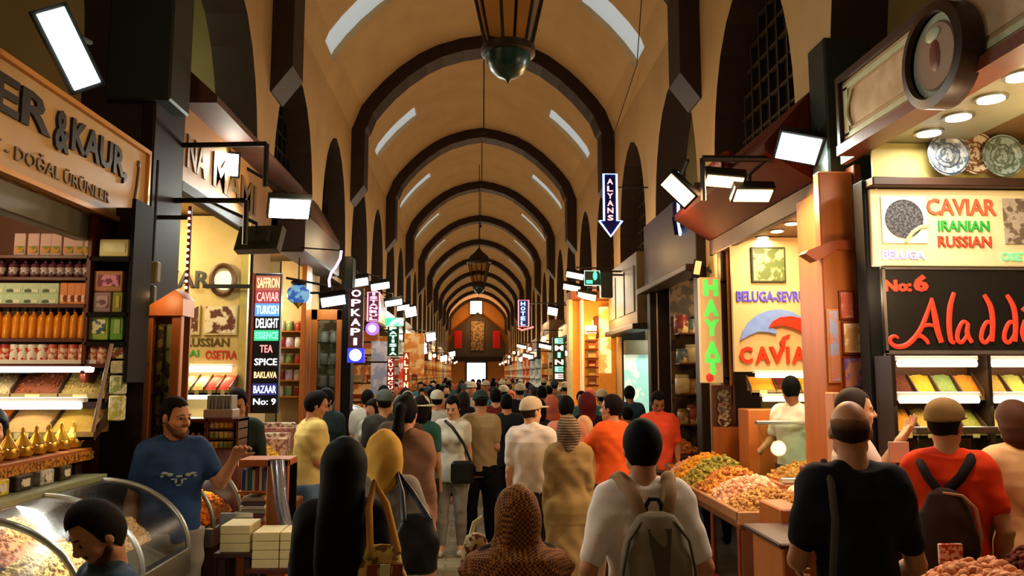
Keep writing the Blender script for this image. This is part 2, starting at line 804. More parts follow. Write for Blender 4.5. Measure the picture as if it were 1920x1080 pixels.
# side walls with pointed openings
AR = [(1, 0), (.98, .15), (.93, .33), (.85, .50), (.72, .68), (.52, .84), (.27, .95), (0, 1.0)]
ARC = [(-u, v) for u, v in AR] + [(u, v) for u, v in AR[:-1]][::-1]
BC = [1.62 + 3 * k for k in range(-1, 23)]
OW, OS, OA, TH = 1.15, 4.35, 6.07, .45


def side_wall(name, x, s):
    wb = MB()
    for c in BC:
        yl, yr = c - 1.5, c + 1.5
        A = [(c + OW * u, OS + (OA - OS) * v) for u, v in ARC]
        wb.mi = 0
        wb.add([(x, yl, 0), (x, c - OW, 0), (x, c - OW, OS), (x, yl, OS)], [(0, 1, 2, 3)])
        wb.add([(x, yr, 0), (x, c + OW, 0), (x, c + OW, OS), (x, yr, OS)], [(0, 1, 2, 3)])
        wb.add([(x, yl, OS), (x, c - OW, OS), (x, c - OW, ZS), (x, yl, ZS)], [(0, 1, 2, 3)])
        wb.add([(x, yr, OS), (x, c + OW, OS), (x, c + OW, ZS), (x, yr, ZS)], [(0, 1, 2, 3)])
        for i in range(len(A) - 1):
            wb.add([(x, A[i][0], A[i][1]), (x, A[i + 1][0], A[i + 1][1]), (x, A[i + 1][0], ZS), (x, A[i][0], ZS)], [(0, 1, 2, 3)])
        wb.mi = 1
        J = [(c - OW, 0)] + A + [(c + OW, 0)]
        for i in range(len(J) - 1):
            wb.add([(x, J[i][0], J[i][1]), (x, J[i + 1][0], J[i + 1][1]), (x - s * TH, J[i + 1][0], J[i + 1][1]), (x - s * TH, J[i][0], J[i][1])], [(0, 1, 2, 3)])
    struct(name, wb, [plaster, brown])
    pb = MB()
    xb = x - s * 2.7
    for c in BC + [BC[-1] + 3]:
        pb.box(x - s * .02, xb, c - 1.5 - .33, c - 1.5 + .33, 0, 6.5)
    pb.box(xb, xb - s * .15, Y0, Y1, 0, 6.6)
    pb.box(x - s * TH, xb, Y0, Y1, 6.45, 6.6)
    struct(name + '_back', pb, plaster_in)


side_wall('wall_left', XL, 1)
side_wall('wall_right', XR, -1)

# shop ceilings inside the cells
cb = MB()
cb.box(XL - .05, XL - 2.7, Y0, 5.28, 3.12, 3.2)
struct('ceiling_shop_left', cb, mat('#8a4a22', .35, metal=.3, amt=.1))
cb = MB()
for y in [6.5 + 3 * k for k in range(21)]:
    cb.box(XL - .05, XL - 2.7, y - .05, y + 2.3, 3.62, 3.7)
    cb.box(XR + .05, XR + 2.7, y - .05, y + 2.3, 3.42, 3.5)
cb.box(XR + .05, XR + 2.7, Y0, 5.3, 3.62, 3.7)
struct('ceiling_shop', cb, mat('#7d6038', .6, amt=.1))

# lattice windows closing some of the openings above the shops
lat = mat('#15120e', .6, amt=.2)
wood_pane = mat('#17150f', .35, amt=.3, scale=3)


def lattice(x, s, c, dense=True):
    global wn
    A = [(c + OW * u, OS + (OA - OS) * v) for u, v in ARC]
    xx = x - s * (TH - .08)
    pn = MB()
    poly = [(xx, c - OW, 3.7), (xx, c + OW, 3.7)] + [(xx, a, b) for a, b in A[::-1]]
    pn.prism(poly, (-s * .03, 0, 0))
    w = struct('window_%d' % wn, pn, wood_pane)
    wn += 1
    lb = MB()

    def top(y):
        return np.interp(abs(y - c) / OW, [u for u, v in AR][::-1], [OS + (OA - OS) * v for u, v in AR][::-1])
    for k in range(-4, 5):
        y = c + k * .25
        lb.box(xx, xx + s * .05, y - .016, y + .016, 3.7, float(top(y)) - .02)
    z = 3.85
    while z < 5.95:
        hw = OW if z < OS else OW * float(np.interp((z - OS) / (OA - OS), [v for u, v in AR], [u for u, v in AR]))
        lb.box(xx + s * .01, xx + s * .045, c - hw, c + hw, z - .014, z + .014)
        z += .25
    lb.build('window_grille', lat if dense else mat('#3b3226', .5), w)


for i, c in enumerate(BC):
    if c > 6 and abs(c - 7.62) > .1:
        lattice(XL, 1, c)
    if c > 6 and abs(c - 10.62) > .1:
        lattice(XR, -1, c, False)

# far end wall
eb = MB()
eb.box(-5.4, 5.6, 69.5, 69.8, 0, 9.4)
struct('wall_end', eb, mat('#a8743a', .85, scale=1, amt=.2))
# balcony-like timber front of the end wall with a gable
e = thing('timber_portal', 'dark timber gallery with a peaked gable against the far end wall', 'gallery', (.1, 69, 0))
m_ = MB()
m_.prism([(-2.3, 69.1, 3.2), (2.5, 69.1, 3.2), (2.5, 69.1, 4.6), (1.9, 69.1, 6.0), (.7, 69.1, 6.9), (.1, 69.1, 7.4), (-.5, 69.1, 6.9), (-1.7, 69.1, 6.0), (-2.3, 69.1, 4.6)], (0, .35, 0))
m_.build('gable_front', mat('#33281b', .6, kind='wood', scale=2), e)
m_ = MB()
m_.box(-2.35, 2.55, 68.9, 69.1, 3.1, 3.5, .03)
m_.build('beam', darkwood, e)
m_ = MB()
m_.box(-.5, .7, 68.95, 69.1, 4.0, 6.6, .03)
m_.build('carved_panel', mat('#6f5a35', .6, kind='speck', scale=5, col2='#3a2c1a'), e)
for k, x in enumerate((-1.6, 1.75)):
    f = MB()
    f.box(x - .32, x + .32, 69.05, 69.10, 4.2, 5.75)
    tag(f.build('banner', mat('#a31f22', .7, amt=.15)), ['red banner hanging left of the gallery panel at the far end', 'red banner hanging right of the gallery panel at the far end'][k], 'banner')
w = MB()
w.box(-.6, .5, 69.3, 69.45, 7.2, 8.4)
o = struct('window_%d' % wn, w, mat('#5c4a33'))
wn += 1
w = MB()
w.box(-.55, .45, 69.2, 69.28, 7.25, 8.35)
w.build('window_pane', glow((.85, .93, 1), 3.2), o)
dr = MB()
dr.box(-.95, .95, 69.35, 69.48, 0, 3.05)
o = struct('door_1', dr, darkwood)
dr = MB()
dr.box(-.8, .8, 69.28, 69.34, 0, 2.95)
dr.build('daylight_opening', glow((.85, .88, 1), 3.0), o)
lamp((0, 67.5, 6.2), 260, ORANGE, .3)

# ---- general light of the hall: shop lamps in both rows, warm to the right, whiter to the left
for k in range(20):
    y = 8.1 + 3 * k
    lamp((XL + .75, y, 3.75), 30 if k < 4 else 34, (1.0, .74, .40) if k % 3 else (1, .84, .58), .15)
    lamp((XR - .75, y + .4, 3.7), 34 if k < 4 else 40, (1.0, .57, .24), .15)
lamp((XL - 1.0, 7.6, 5.0), 14, (.95, .95, .55), .2)
lamp((XR + 1.0, 10.6, 5.0), 9, (1, .75, .45), .2)
lamp((XL + .5, 3.2, 4.6), 22, (1, .70, .38), .2)
lamp((XR - .6, 3.4, 5.0), 14, (1, .6, .3), .2)

# hanging lanterns on the axis of the vault
def lantern():
    r = thing('hanging_lantern', None, 'lantern', (0, 0, 0))
    b = MB()
    for k in range(6):
        a = PI / 3 * k + .26
        b.tube([(.165 * math.cos(a), .165 * math.sin(a), .02), (.30 * math.cos(a), .30 * math.sin(a), .62)], .012, 6)
    b.lathe((0, 0, 0), [(.165, -.04), (.19, -.03), (.19, .02), (.165, .03)], 18)
    b.lathe((0, 0, .62), [(.30, -.01), (.33, 0), (.33, .04), (.28, .06)], 18)
    b.build('frame', mat('#2b1d14', .5, metal=.4), r, True, local=True)
    b = MB()
    for k in range(6):
        a0, a1 = PI / 3 * k + .26, PI / 3 * (k + 1) + .26
        b.add([(.16 * math.cos(a0), .16 * math.sin(a0), .03), (.16 * math.cos(a1), .16 * math.sin(a1), .03), (.295 * math.cos(a1), .295 * math.sin(a1), .61), (.295 * math.cos(a0), .295 * math.sin(a0), .61)], [(0, 1, 2, 3)])
    b.build('lantern_glass', mat((.75, .62, .42), .2, kind='glass'), r, local=True)
    b = MB()
    b.lathe((0, 0, -.04), [(.004, -.20), (.02, -.17), (.07, -.15), (.12, -.11), (.15, -.05), (.16, 0)], 18)
    b.build('bowl', mat('#1a3a35', .3, metal=.3), r, True, local=True)
    b = MB()
    b.lathe((0, 0, .68), [(.28, 0), (.24, .12), (.12, .22), (.05, .30), (.02, .34)], 18)
    b.build('lantern_cap', mat('#2b1d14', .5, metal=.4), r, True, local=True)
    return r


L = Once(lantern())
ch = [(5.3, .212, 4.2, 1.0, 'large brass-framed lantern with a green bowl hanging nearest, at the top'),
      (25.0, .07, 4.75, 1.2, 'distant hanging lantern with a green bowl before the far end wall')]
for y, x, z, sc, lb in ch:
    o = L.put((x, y, z), 0, lb, scale=sc)
    c = MB()
    c.tube([(x, y, z + .95 * sc), (x, y, 8.70)], .012, 6)
    tag(c.build('lantern_chain', iron), 'thin dark chain holding the ' + ('nearest lantern' if y < 10 else 'distant lantern'), 'chain')
for k, (y, z0) in enumerate(((15.9, 7.0), (21.9, 7.35), (28, 7.3), (34, 7.3))):
    c = MB()
    c.tube([(.13, y, z0), (.13, y, 8.68)], .012, 6)
    c.lathe((.13, y, z0 - .05), [(.01, -.06), (.045, -.03), (.03, .05)], 10)
    tag(c.build('hanging_hook', iron), ['empty iron hook hanging under the vault, nearest of the row', 'empty iron hook hanging under the vault, second of the row', 'empty iron hook under the vault, third of the row', 'empty iron hook under the vault, farthest of the row'][k], 'hook')
# thin cable running up the right side of the vault
c = MB()
c.tube([(XR - .06, 15.5, 6.5), (XR - .2, 12, 6.85), (2.15, 9.6, 7.35)], .008, 6)
tag(c.build('wall_cable', iron), 'thin cable crossing the vault on the right side', 'cable')
# ---------------------------------------------------------------- people
SKIN = mat('#b9805a', .55, amt=.08, scale=8)
SKIN_L = mat('#cf9a72', .55, amt=.08, scale=8)
SKIN_D = mat('#94623f', .55, amt=.08, scale=8)
HAIRB = mat('#080605', .8, amt=.3, scale=60, bump=.15)
HAIRD = mat('#150d09', .8, amt=.3, scale=60, bump=.15)
SHOE = mat('#1b1815', .5)


def cloth(c, kind='noise', scale=20, c2=None, rough=.85):
    return mat(c, rough, kind=kind, scale=scale, amt=.12, col2=c2, bump=.15)


def rotm(yaw=0, pitch=0, roll=0):
    return np.array((Matrix.Rotation(yaw, 3, 'Z') @ Matrix.Rotation(pitch, 3, 'X') @ Matrix.Rotation(roll, 3, 'Y')))


class Fig:
    """one figure in units of its own height; x = its right, y = forward, z up"""
    ST = dict(shR=(.108, 0, .812), elR=(.138, -.012, .635), wrR=(.142, .035, .492),
              shL=(-.108, 0, .812), elL=(-.138, -.012, .635), wrL=(-.142, .035, .492),
              hiR=(.055, 0, .52), knR=(.058, .012, .285), anR=(.062, -.012, .05),
              hiL=(-.055, 0, .52), knL=(-.058, .012, .285), anL=(-.062, -.012, .05))

    def __init__(s, H, pose=None, build=1.0, female=False, head=(0, 0, 0), lean=0.0, lx=0.0, h=.012, hands=False, seed=0):
        s.H, s.b, s.fem, s.h = H, build, female, h / H
        s.j = {k: np.array(v, float) for k, v in s.ST.items()}
        if pose:
            for k, v in pose.items():
                s.j[k] = np.array(v, float)
        for q in 'RL':
            for t in ('sh', 'el', 'wr'):
                s.j[t + q] = s.j[t + q] * np.array((.77 if female else .80, 1, 1))
        s.head = head
        s.lean, s.lx = lean, lx
        s.hands = hands
        s.seed = seed
        s.hc = np.array((0, .008, .932))
        s.R = rotm(*head)

    def warp(s, P):
        P = P.copy()
        t = np.clip(P[:, 2] - .52, 0, None)
        # points of arms and head follow the lean of the spine
        P[:, 1] += s.lean * t + s.lean * .8 * t * t
        P[:, 0] += s.lx * t
        P[:, 2] -= abs(s.lean) * .35 * t * t + .0 * t
        return P * s.H

    def hp(s, p):
        """a point given in head space (units of H, origin at head centre)"""
        return s.hc + s.R @ np.array(p, float)

    def torso(s, S, d=0.0, lo=.47):
        b = s.b
        if s.fem:
            zs = [.46, .50, .54, .60, .64, .69, .735, .78, .815, .835]
            rx = [.080, .092, .095, .080, .071, .080, .088, .088, .075, .045]
            ry = [.056, .066, .066, .054, .050, .056, .064, .055, .042, .034]
        else:
            zs = [.46, .50, .54, .60, .64, .69, .735, .78, .815, .835]
            rx = [.078, .086, .087, .085, .084, .090, .100, .102, .088, .050]
            ry = [.055, .062, .062, .061, .060, .063, .067, .062, .046, .036]
        S.l(zs, [r * b + d for r in rx], [r * b + d for r in ry], 0, [0, 0, 0, 0, 0, .0, .002, -.002, -.004, -.004], k=.012)
        for q, sg in (('R', 1), ('L', -1)):
            S.c((sg * .03, -.006, .832), s.j['sh' + q] + np.array((-sg * .012, -.004, -.004)), .028 * b + d, .030 * b + d, k=.03)
        if s.fem:
            S.e((.042, .05, .735), (.034 * b + d, .030 + d, .034 + d), k=.02)
            S.e((-.042, .05, .735), (.034 * b + d, .030 + d, .034 + d), k=.02)

    def arm(s, S, q, d=0.0, t0=0.0, t1=2.0, k=.02, rs=1.0):
        """t along the arm: 0 shoulder, 1 elbow, 2 wrist"""
        A, B, C = s.j['sh' + q], s.j['el' + q], s.j['wr' + q]
        b = (.5 + .5 * s.b) * (.88 if s.fem else 1) * rs
        r = lambda t: np.interp(t, [0, .5, 1, 1.25, 2], [.0305, .0275, .0225, .0235, .015]) * b + d
        pt = lambda t: A + (B - A) * t if t <= 1 else B + (C - B) * (t - 1)
        st = [t for t in (0, .5, 1, 1.25, 2) if t < t1] + [t1]
        for u, v in zip(st[:-1], st[1:]):
            S.c(pt(u), pt(v), r(u), r(v), k=k if u == 0 else .006)

    def leg(s, S, q, d=0.0, t1=2.0, k=.02):
        A, B, C = s.j['hi' + q], s.j['kn' + q], s.j['an' + q]
        b = .45 + .55 * s.b
        r = lambda t: np.interp(t, [0, .4, 1, 1.35, 2], [.052, .050, .034, .033, .021]) * b + d
        pt = lambda t: A + (B - A) * t if t <= 1 else B + (C - B) * (t - 1)
        st = [t for t in (0, .4, 1, 1.35, 2) if t < t1] + [t1]
        for u, v in zip(st[:-1], st[1:]):
            S.c(pt(u), pt(v), r(u), r(v), k=k if u == 0 else .008)

    def hand(s, S, q):
        w, e = s.j['wr' + q], s.j['el' + q]
        a = w - e
        a /= np.linalg.norm(a)
        sg = 1 if q == 'R' else -1
        pn = s.j.get('pn' + q)
        pn = np.array((-sg * 1.0, .15, 0)) if pn is None else pn
        pn = pn - a * pn.dot(a)
        pn /= np.linalg.norm(pn)
        lat = np.cross(pn, a) * (1 if q == 'R' else -1)
        if s.j.get('th' + q) is not None:
            if lat.dot(s.j['th' + q]) < 0: lat = -lat
        elif abs(a[2]) > .6 and lat[1] < 0:
            lat = -lat
        u = 1 / 1.75
        if not s.hands:
            S.e(w + a * .045 * u, (.022 * u, .022 * u, .03 * u), k=.01)
            S.c(w, w + a * .07 * u, .017 * u, .02 * u, k=.01)
            S.c(w + a * .07 * u, w + a * .125 * u + pn * .02 * u, .018 * u, .011 * u, k=.01)
            S.c(w + a * .02 * u + lat * .02 * u, w + a * .065 * u + lat * .042 * u, .012 * u, .009 * u, k=.008)
            return
        cu = s.j.get('cu' + q)
        cu = float(cu) if cu is not None else .45
        for i, f in enumerate((.92, 1.0, .95, .78)):
            o = (1.5 - i) * .0225
            kn = w + (a * (.088 - abs(i - 1) * .004) + lat * o) * u
            S.c(w + lat * o * .5 * u + a * .012 * u, kn, .0145 * u, .0115 * u, k=.012)
            p = kn
            dr = a + lat * (1.5 - i) * .10
            dr /= np.linalg.norm(dr)
            for j, (ln, rr) in enumerate(((.042, .0098), (.026, .0088), (.02, .0078))):
                c_, s_ = math.cos(cu * (.7 + .4 * j)), math.sin(cu * (.7 + .4 * j))
                dr = dr * c_ + pn * s_
                dr /= np.linalg.norm(dr)
                n2 = p + dr * ln * f * u
                S.c(p, n2, rr * u, (rr - .0006) * u, k=.002)
                p = n2
        p = w + (a * .022 + lat * .02) * u
        dr = a * .62 + lat * .75 + pn * .25
        dr /= np.linalg.norm(dr)
        for ln, rr in ((.045, .0135), (.03, .0105), (.022, .0092)):
            n2 = p + dr * ln * u
            S.c(p, n2, rr * u, (rr - .001) * u, k=.006)
            p = n2
            dr = dr + a * .3 + pn * .12
            dr /= np.linalg.norm(dr)

    def skull(s, S, d=0.0, k=.012):
        R = s.R
        S.e(s.hp((0, -.008, .010)), (.0418 + d, .055 + d, .056 + d), R, k=k)
        S.e(s.hp((0, .012, -.024)), (.0345 + d, .040 + d, .044 + d), R, k=k)

    def body(s, parent, skin):
        S = SDF(s.h, .015)
        R = s.R
        hp = s.hp
        s.torso(S, -.004)
        for q in 'RL':
            s.leg(S, q, -.003)
            an = s.j['an' + q]
            S.c(an, an + np.array((0, .07, -.028)), .022, .017, k=.015)
            s.arm(S, q)
            s.hand(S, q)
        S.c((0, -.008, .825), hp((0, -.012, -.03)), .034 * (.5 + .5 * s.b), .030, k=.02)
        s.skull(S)
        # jaw, chin, cheeks, brow, nose, lips, ears, eye sockets
        S.c(hp((.024, .004, -.040)), hp((0, .034, -.058)), .014, .012, k=.012)
        S.c(hp((-.024, .004, -.040)), hp((0, .034, -.058)), .014, .012, k=.012)
        for g in (1, -1):
            S.e(hp((g * .019, .044, .000)), (.0105, .008, .0075), R, 's')
            S.c(hp((g * .008, .046, .0115)), hp((g * .028, .038, .0105)), .0052, .0045, k=.006)
            S.e(hp((g * .024, .030, -.020)), (.013, .012, .012), R, k=.01)
            S.e(hp((g * .0428, -.006, -.006)), (.006, .0115, .0175), R, k=.004)
            S.e(hp((g * .0185, .0405, .0005)), (.0075, .0070, .0070), R, k=.002)
        S.c(hp((0, .048, .006)), hp((0, .0605, -.0165)), .0045, .0072, k=.006)
        S.c(hp((.007, .054, -.0185)), hp((-.007, .054, -.0185)), .0052, .0052, k=.004)
        S.c(hp((.010, .0465, -.0345)), hp((-.010, .0465, -.0345)), .0045, .0045, k=.004)
        S.c(hp((.008, .0455, -.0405)), hp((-.008, .0455, -.0405)), .0048, .0048, k=.004)
        P, Q = S.mesh(s.warp)
        o = mesh_obj('body', P, Q, skin, parent)
        return o

    def face(s, parent, brow=HAIRD, eyes=True):
        for g in (1, -1):
            if eyes:
                b = MB()
                b.blob((0, 0, 0), (.0052, .0052, .0052), 2)
                P = s.warp(np.array(b.v) + s.hp((g * .0185, .0448, .0005)))
                e = MB()
                e.add(P.tolist(), b.f)
                e.build('eye', mat('#1a1210', .2), parent, True, local=True)
            S = SDF(min(s.h, .004), .004)
            S.c(s.hp((g * .008, .0505, .0135)), s.hp((g * .028, .0425, .0145)), .0032, .0026)
            P, Q = S.mesh(s.warp)
            mesh_obj('eyebrow', P, Q, brow, parent)

    def hair(s, parent, m, style='short'):
        hp, R = s.hp, s.R
        S = SDF(min(s.h, .0065), .01)
        d = {'short': .0075, 'buzz': .0030, 'long': .012, 'pony': .008, 'bun': .009, 'bald': .0008, 'bob': .013}[style]
        hc0 = s.hc
        s.hc = s.hc + R @ np.array((0, -.0035, .0045) if style != 'bald' else (0, 0, 0))
        s.skull(S, d)
        s.hc = hc0
        RI = R.T
        hc = s.hc
        nz = {'short': (-.50, .86, .0), 'buzz': (-.50, .86, .004), 'bald': (-.80, .15, .0), 'long': (-.66, .75, -.004), 'pony': (-.50, .86, 0), 'bun': (-.50, .86, 0), 'bob': (-.66, .75, -.004)}[style]
        top = style == 'bald'

        def f(X, Y, Z):
            x, y, z = X - hc[0], Y - hc[1], Z - hc[2]
            yl = RI[1][0] * x + RI[1][1] * y + RI[1][2] * z
            zl = RI[2][0] * x + RI[2][1] * y + RI[2][2] * z
            # keep the back and the top of the head, above a slanted hairline
            a = -(nz[0] * yl + nz[1] * zl - nz[2])
            low = -.052 - zl
            r = np.maximum(a, low)
            wob = .0016 * np.sin(x * 420) + .0012 * np.sin(yl * 350 + 1)
            if style in ('short', 'buzz', 'pony', 'bun'):
                lz = -.050 + .036 * np.clip((yl + .020) / .016, 0, 1)
                return np.minimum(.037 + wob + .25 * np.abs(x) - zl, np.maximum(yl - .012 - .25 * zl + wob, lz - zl))
            if top:
                r = np.maximum(np.maximum(yl + .0 - .01, low), zl - .028)
            else:
                r = np.maximum(a, low)
                r = np.maximum(r, (yl - .028) + (zl < .034) * 0 - np.clip(zl - .030, 0, 1) * 6)
            return r
        S.cut(f)
        if style in ('long',):
            S.l([.66, .74, .82, .90, .95, .985], [.048, .062, .064, .052, .05, .02], [.018, .026, .034, .050, .05, .02], 0, [-.055, -.05, -.045, -.03, -.018, -.01], k=.02)
        if style == 'bob':
            S.l([.85, .88, .92, .955], [.040, .052, .056, .045], [.03, .045, .055, .05], 0, [-.02, -.018, -.014, -.01], k=.01)
            S.e(hp((0, .055, -.02)), (.038, .04, .052), R, 's')
        if style == 'pony':
            S.e(hp((0, -.072, .022)), (.022, .022, .022), None)
            S.c(hp((0, -.082, .012)), hp((.0, -.105, -.07)), .021, .024)
            S.c(hp((0, -.105, -.07)), hp((0, -.09, -.16)), .024, .008)
        if style == 'bun':
            S.e(hp((0, -.066, .03)), (.027, .024, .027), None)
        fold = None
        P, Q = S.mesh(s.warp, fold=fold)
        return mesh_obj('hair', P, Q, m, parent)

    def beard(s, parent, m):
        S = SDF(min(s.h, .0055), .008)
        hp = s.hp
        for g in (1, -1):
            S.c(hp((g * .036, .006, -.030)), hp((g * .022, .03, -.052)), .009, .012)
            S.c(hp((g * .022, .03, -.052)), hp((0, .040, -.060)), .012, .013)
        S.c(hp((.014, .050, -.0285)), hp((-.014, .050, -.0285)), .004, .004)
        P, Q = S.mesh(s.warp)
        return mesh_obj('beard', P, Q, m, parent)

    def cap(s, parent, m, back=False):
        hp, R = s.hp, s.R
        S = SDF(min(s.h, .0065), .01)
        s.skull(S, .0115)
        S.e(hp((0, -.004, .038)), (.052, .062, .045), R)
        hc, RI = s.hc, R.T

        def f(X, Y, Z):
            x, y, z = X - hc[0], Y - hc[1], Z - hc[2]
            zl = RI[2][0] * x + RI[2][1] * y + RI[2][2] * z
            yl = RI[1][0] * x + RI[1][1] * y + RI[1][2] * z
            return .016 - zl + yl * .12
        S.cut(f)
        S.e(hp((0, (-.062 if back else .075), .024)), (.040, .040, .0055), R, k=.006)
        P, Q = S.mesh(s.warp)
        return mesh_obj('cap', P, Q, m, parent)

    def sunhat(s, parent, m):
        hp, R = s.hp, s.R
        S = SDF(min(s.h, .0065), .01)
        S.e(hp((0, -.004, .040)), (.052, .060, .042), R)
        S.e(hp((0, -.002, .020)), (.088, .094, .008), R, k=.012)
        P, Q = S.mesh(s.warp)
        return mesh_obj('sun_hat', P, Q, m, parent)

    def hijab(s, parent, m, cape=True, drape=1.0):
        hp, R = s.hp, s.R
        S = SDF(min(s.h, .009), .02)
        s.skull(S, .017)
        S.e(hp((0, -.02, -.01)), (.058, .068, .07), R)
        S.c(hp((0, -.01, -.05)), (0, -.004, .835), .056, .062, k=.03)
        S.e(hp((0, .066, -.004)), (.033, .05, .046), R, 's')
        if cape:
            S.l([.765, .80, .835, .865], [.108 * drape, .118 * drape, .098 * drape, .062], [.085 * drape, .085 * drape, .075 * drape, .055], 0, [.0, 0, -.002, -.004], k=.03)
        P, Q = S.mesh(s.warp, fold=(.0022, 75, s.seed))
        return mesh_obj('headscarf', P, Q, m, parent)

    def shirt(s, parent, m, sleeve=.62, hem=.485, d=.0085, name='shirt', collar=False, flare=0.0, fit=1.0):
        S = SDF(s.h, .02)
        s.torso(S, d)
        if flare or hem < .47:
            zs = [hem - .02, .50, .56, .62]
            S.l(zs, [.098 * s.b + d + flare, .092 * s.b + d, .088 * s.b + d, .07], [.07 * s.b + d + flare, .066 * s.b + d, .064 * s.b + d, .05], k=.02)
        for q in 'RL':
            if sleeve > 0:
                s.arm(S, q, d, 0, sleeve, k=.03)
        if collar:
            S.c((0, -.012, .832), (0, -.004, .852), .043, .040, k=.006)
        S.cut(lambda X, Y, Z: hem - Z + 0 * X + 0 * Y)
        S.e((0, .002, .875), (.036, .035, .034) if not collar else (.001, .001, .001), op='s')
        P, Q = S.mesh(s.warp, fold=(.0022, 62, s.seed))
        return mesh_obj(name, P, Q, m, parent)

    def trousers(s, parent, m, d=.006, t1=1.93, name='trousers', top=.535):
        S = SDF(s.h, .02)
        b = s.b
        S.l([.47, .50, .54, .58, .60], [.070 * b + d, .084 * b + d, .087 * b + d, .085 * b + d, .08], [.056 * b + d, .064 * b + d, .064 * b + d, .061 * b + d, .05], k=.02)
        for q in 'RL':
            s.leg(S, q, d, t1)
        S.cut(lambda X, Y, Z: Z - top + 0 * X + 0 * Y)
        P, Q = S.mesh(s.warp, fold=(.0020, 70, s.seed + 2))
        return mesh_obj(name, P, Q, m, parent)

    def dress(s, parent, m, hem=.06, w=.13, sleeve=1.9, name='dress', d=.009):
        S = SDF(s.h, .02)
        s.torso(S, d)
        for q in 'RL':
            s.arm(S, q, d, 0, sleeve, k=.03)
        S.l([hem, .2, .4, .5, .56, .62], [w, w * .93, .108 * s.b, .104 * s.b + d, .096 * s.b + d, .07], [w * .85, w * .78, .088, .074 + d, .066 + d, .05], k=.03)
        S.cut(lambda X, Y, Z: hem - Z + 0 * X + 0 * Y)
        P, Q = S.mesh(s.warp, fold=(.0042, 48, s.seed))
        return mesh_obj(name, P, Q, m, parent)

    def shoes(s, parent, m=None):
        for q in 'RL':
            S = SDF(min(s.h, .008), .01)
            an = s.j['an' + q]
            S.c(an + np.array((0, -.012, -.026)), an + np.array((0, .085, -.030)), .022, .019)
            S.c(an + np.array((0, -.004, 0)), an + np.array((0, .02, -.02)), .024, .022)
            P, Q = S.mesh(s.warp)
            P[:, 2] = np.maximum(P[:, 2], 0.004)
            mesh_obj('shoe', P, Q, m or SHOE, parent)


def person(label, x, y, rz, H, fig=None, top=None, bottom=None, skin=SKIN, z=0.0, group=None, **kw):
    """rz = heading in degrees: 0 walks away from the camera, 180 faces it, positive turns left"""
    f = Fig(H, **kw)
    r = thing('person', label, 'person', (x, y, z), group)
    r.rotation_euler = (0, 0, math.radians(rz))
    f.body(r, skin)
    return r, f


WALK = dict(knR=(.058, .05, .29), anR=(.06, .06, .06), knL=(-.058, -.01, .285), anL=(-.06, -.085, .07))
# ---------------------------------------------------------------- the people one can tell apart
# 1 man with the grey backpack
bp1 = dict(elR=(.182, -.03, .645), wrR=(.160, .08, .53), elL=(-.182, -.03, .645), wrL=(-.160, .08, .53))
r, f = person('man in white T-shirt with grey backpack walking away at the front centre', .735, 3.52, 2, 1.742, pose=bp1, h=.008, build=1.0, seed=1, hands=True)
f.hair(r, HAIRB, 'short')
f.shirt(r, cloth('#ece4dd'), .8, .47)
f.trousers(r, cloth('#2a2a30'))
f.shoes(r)


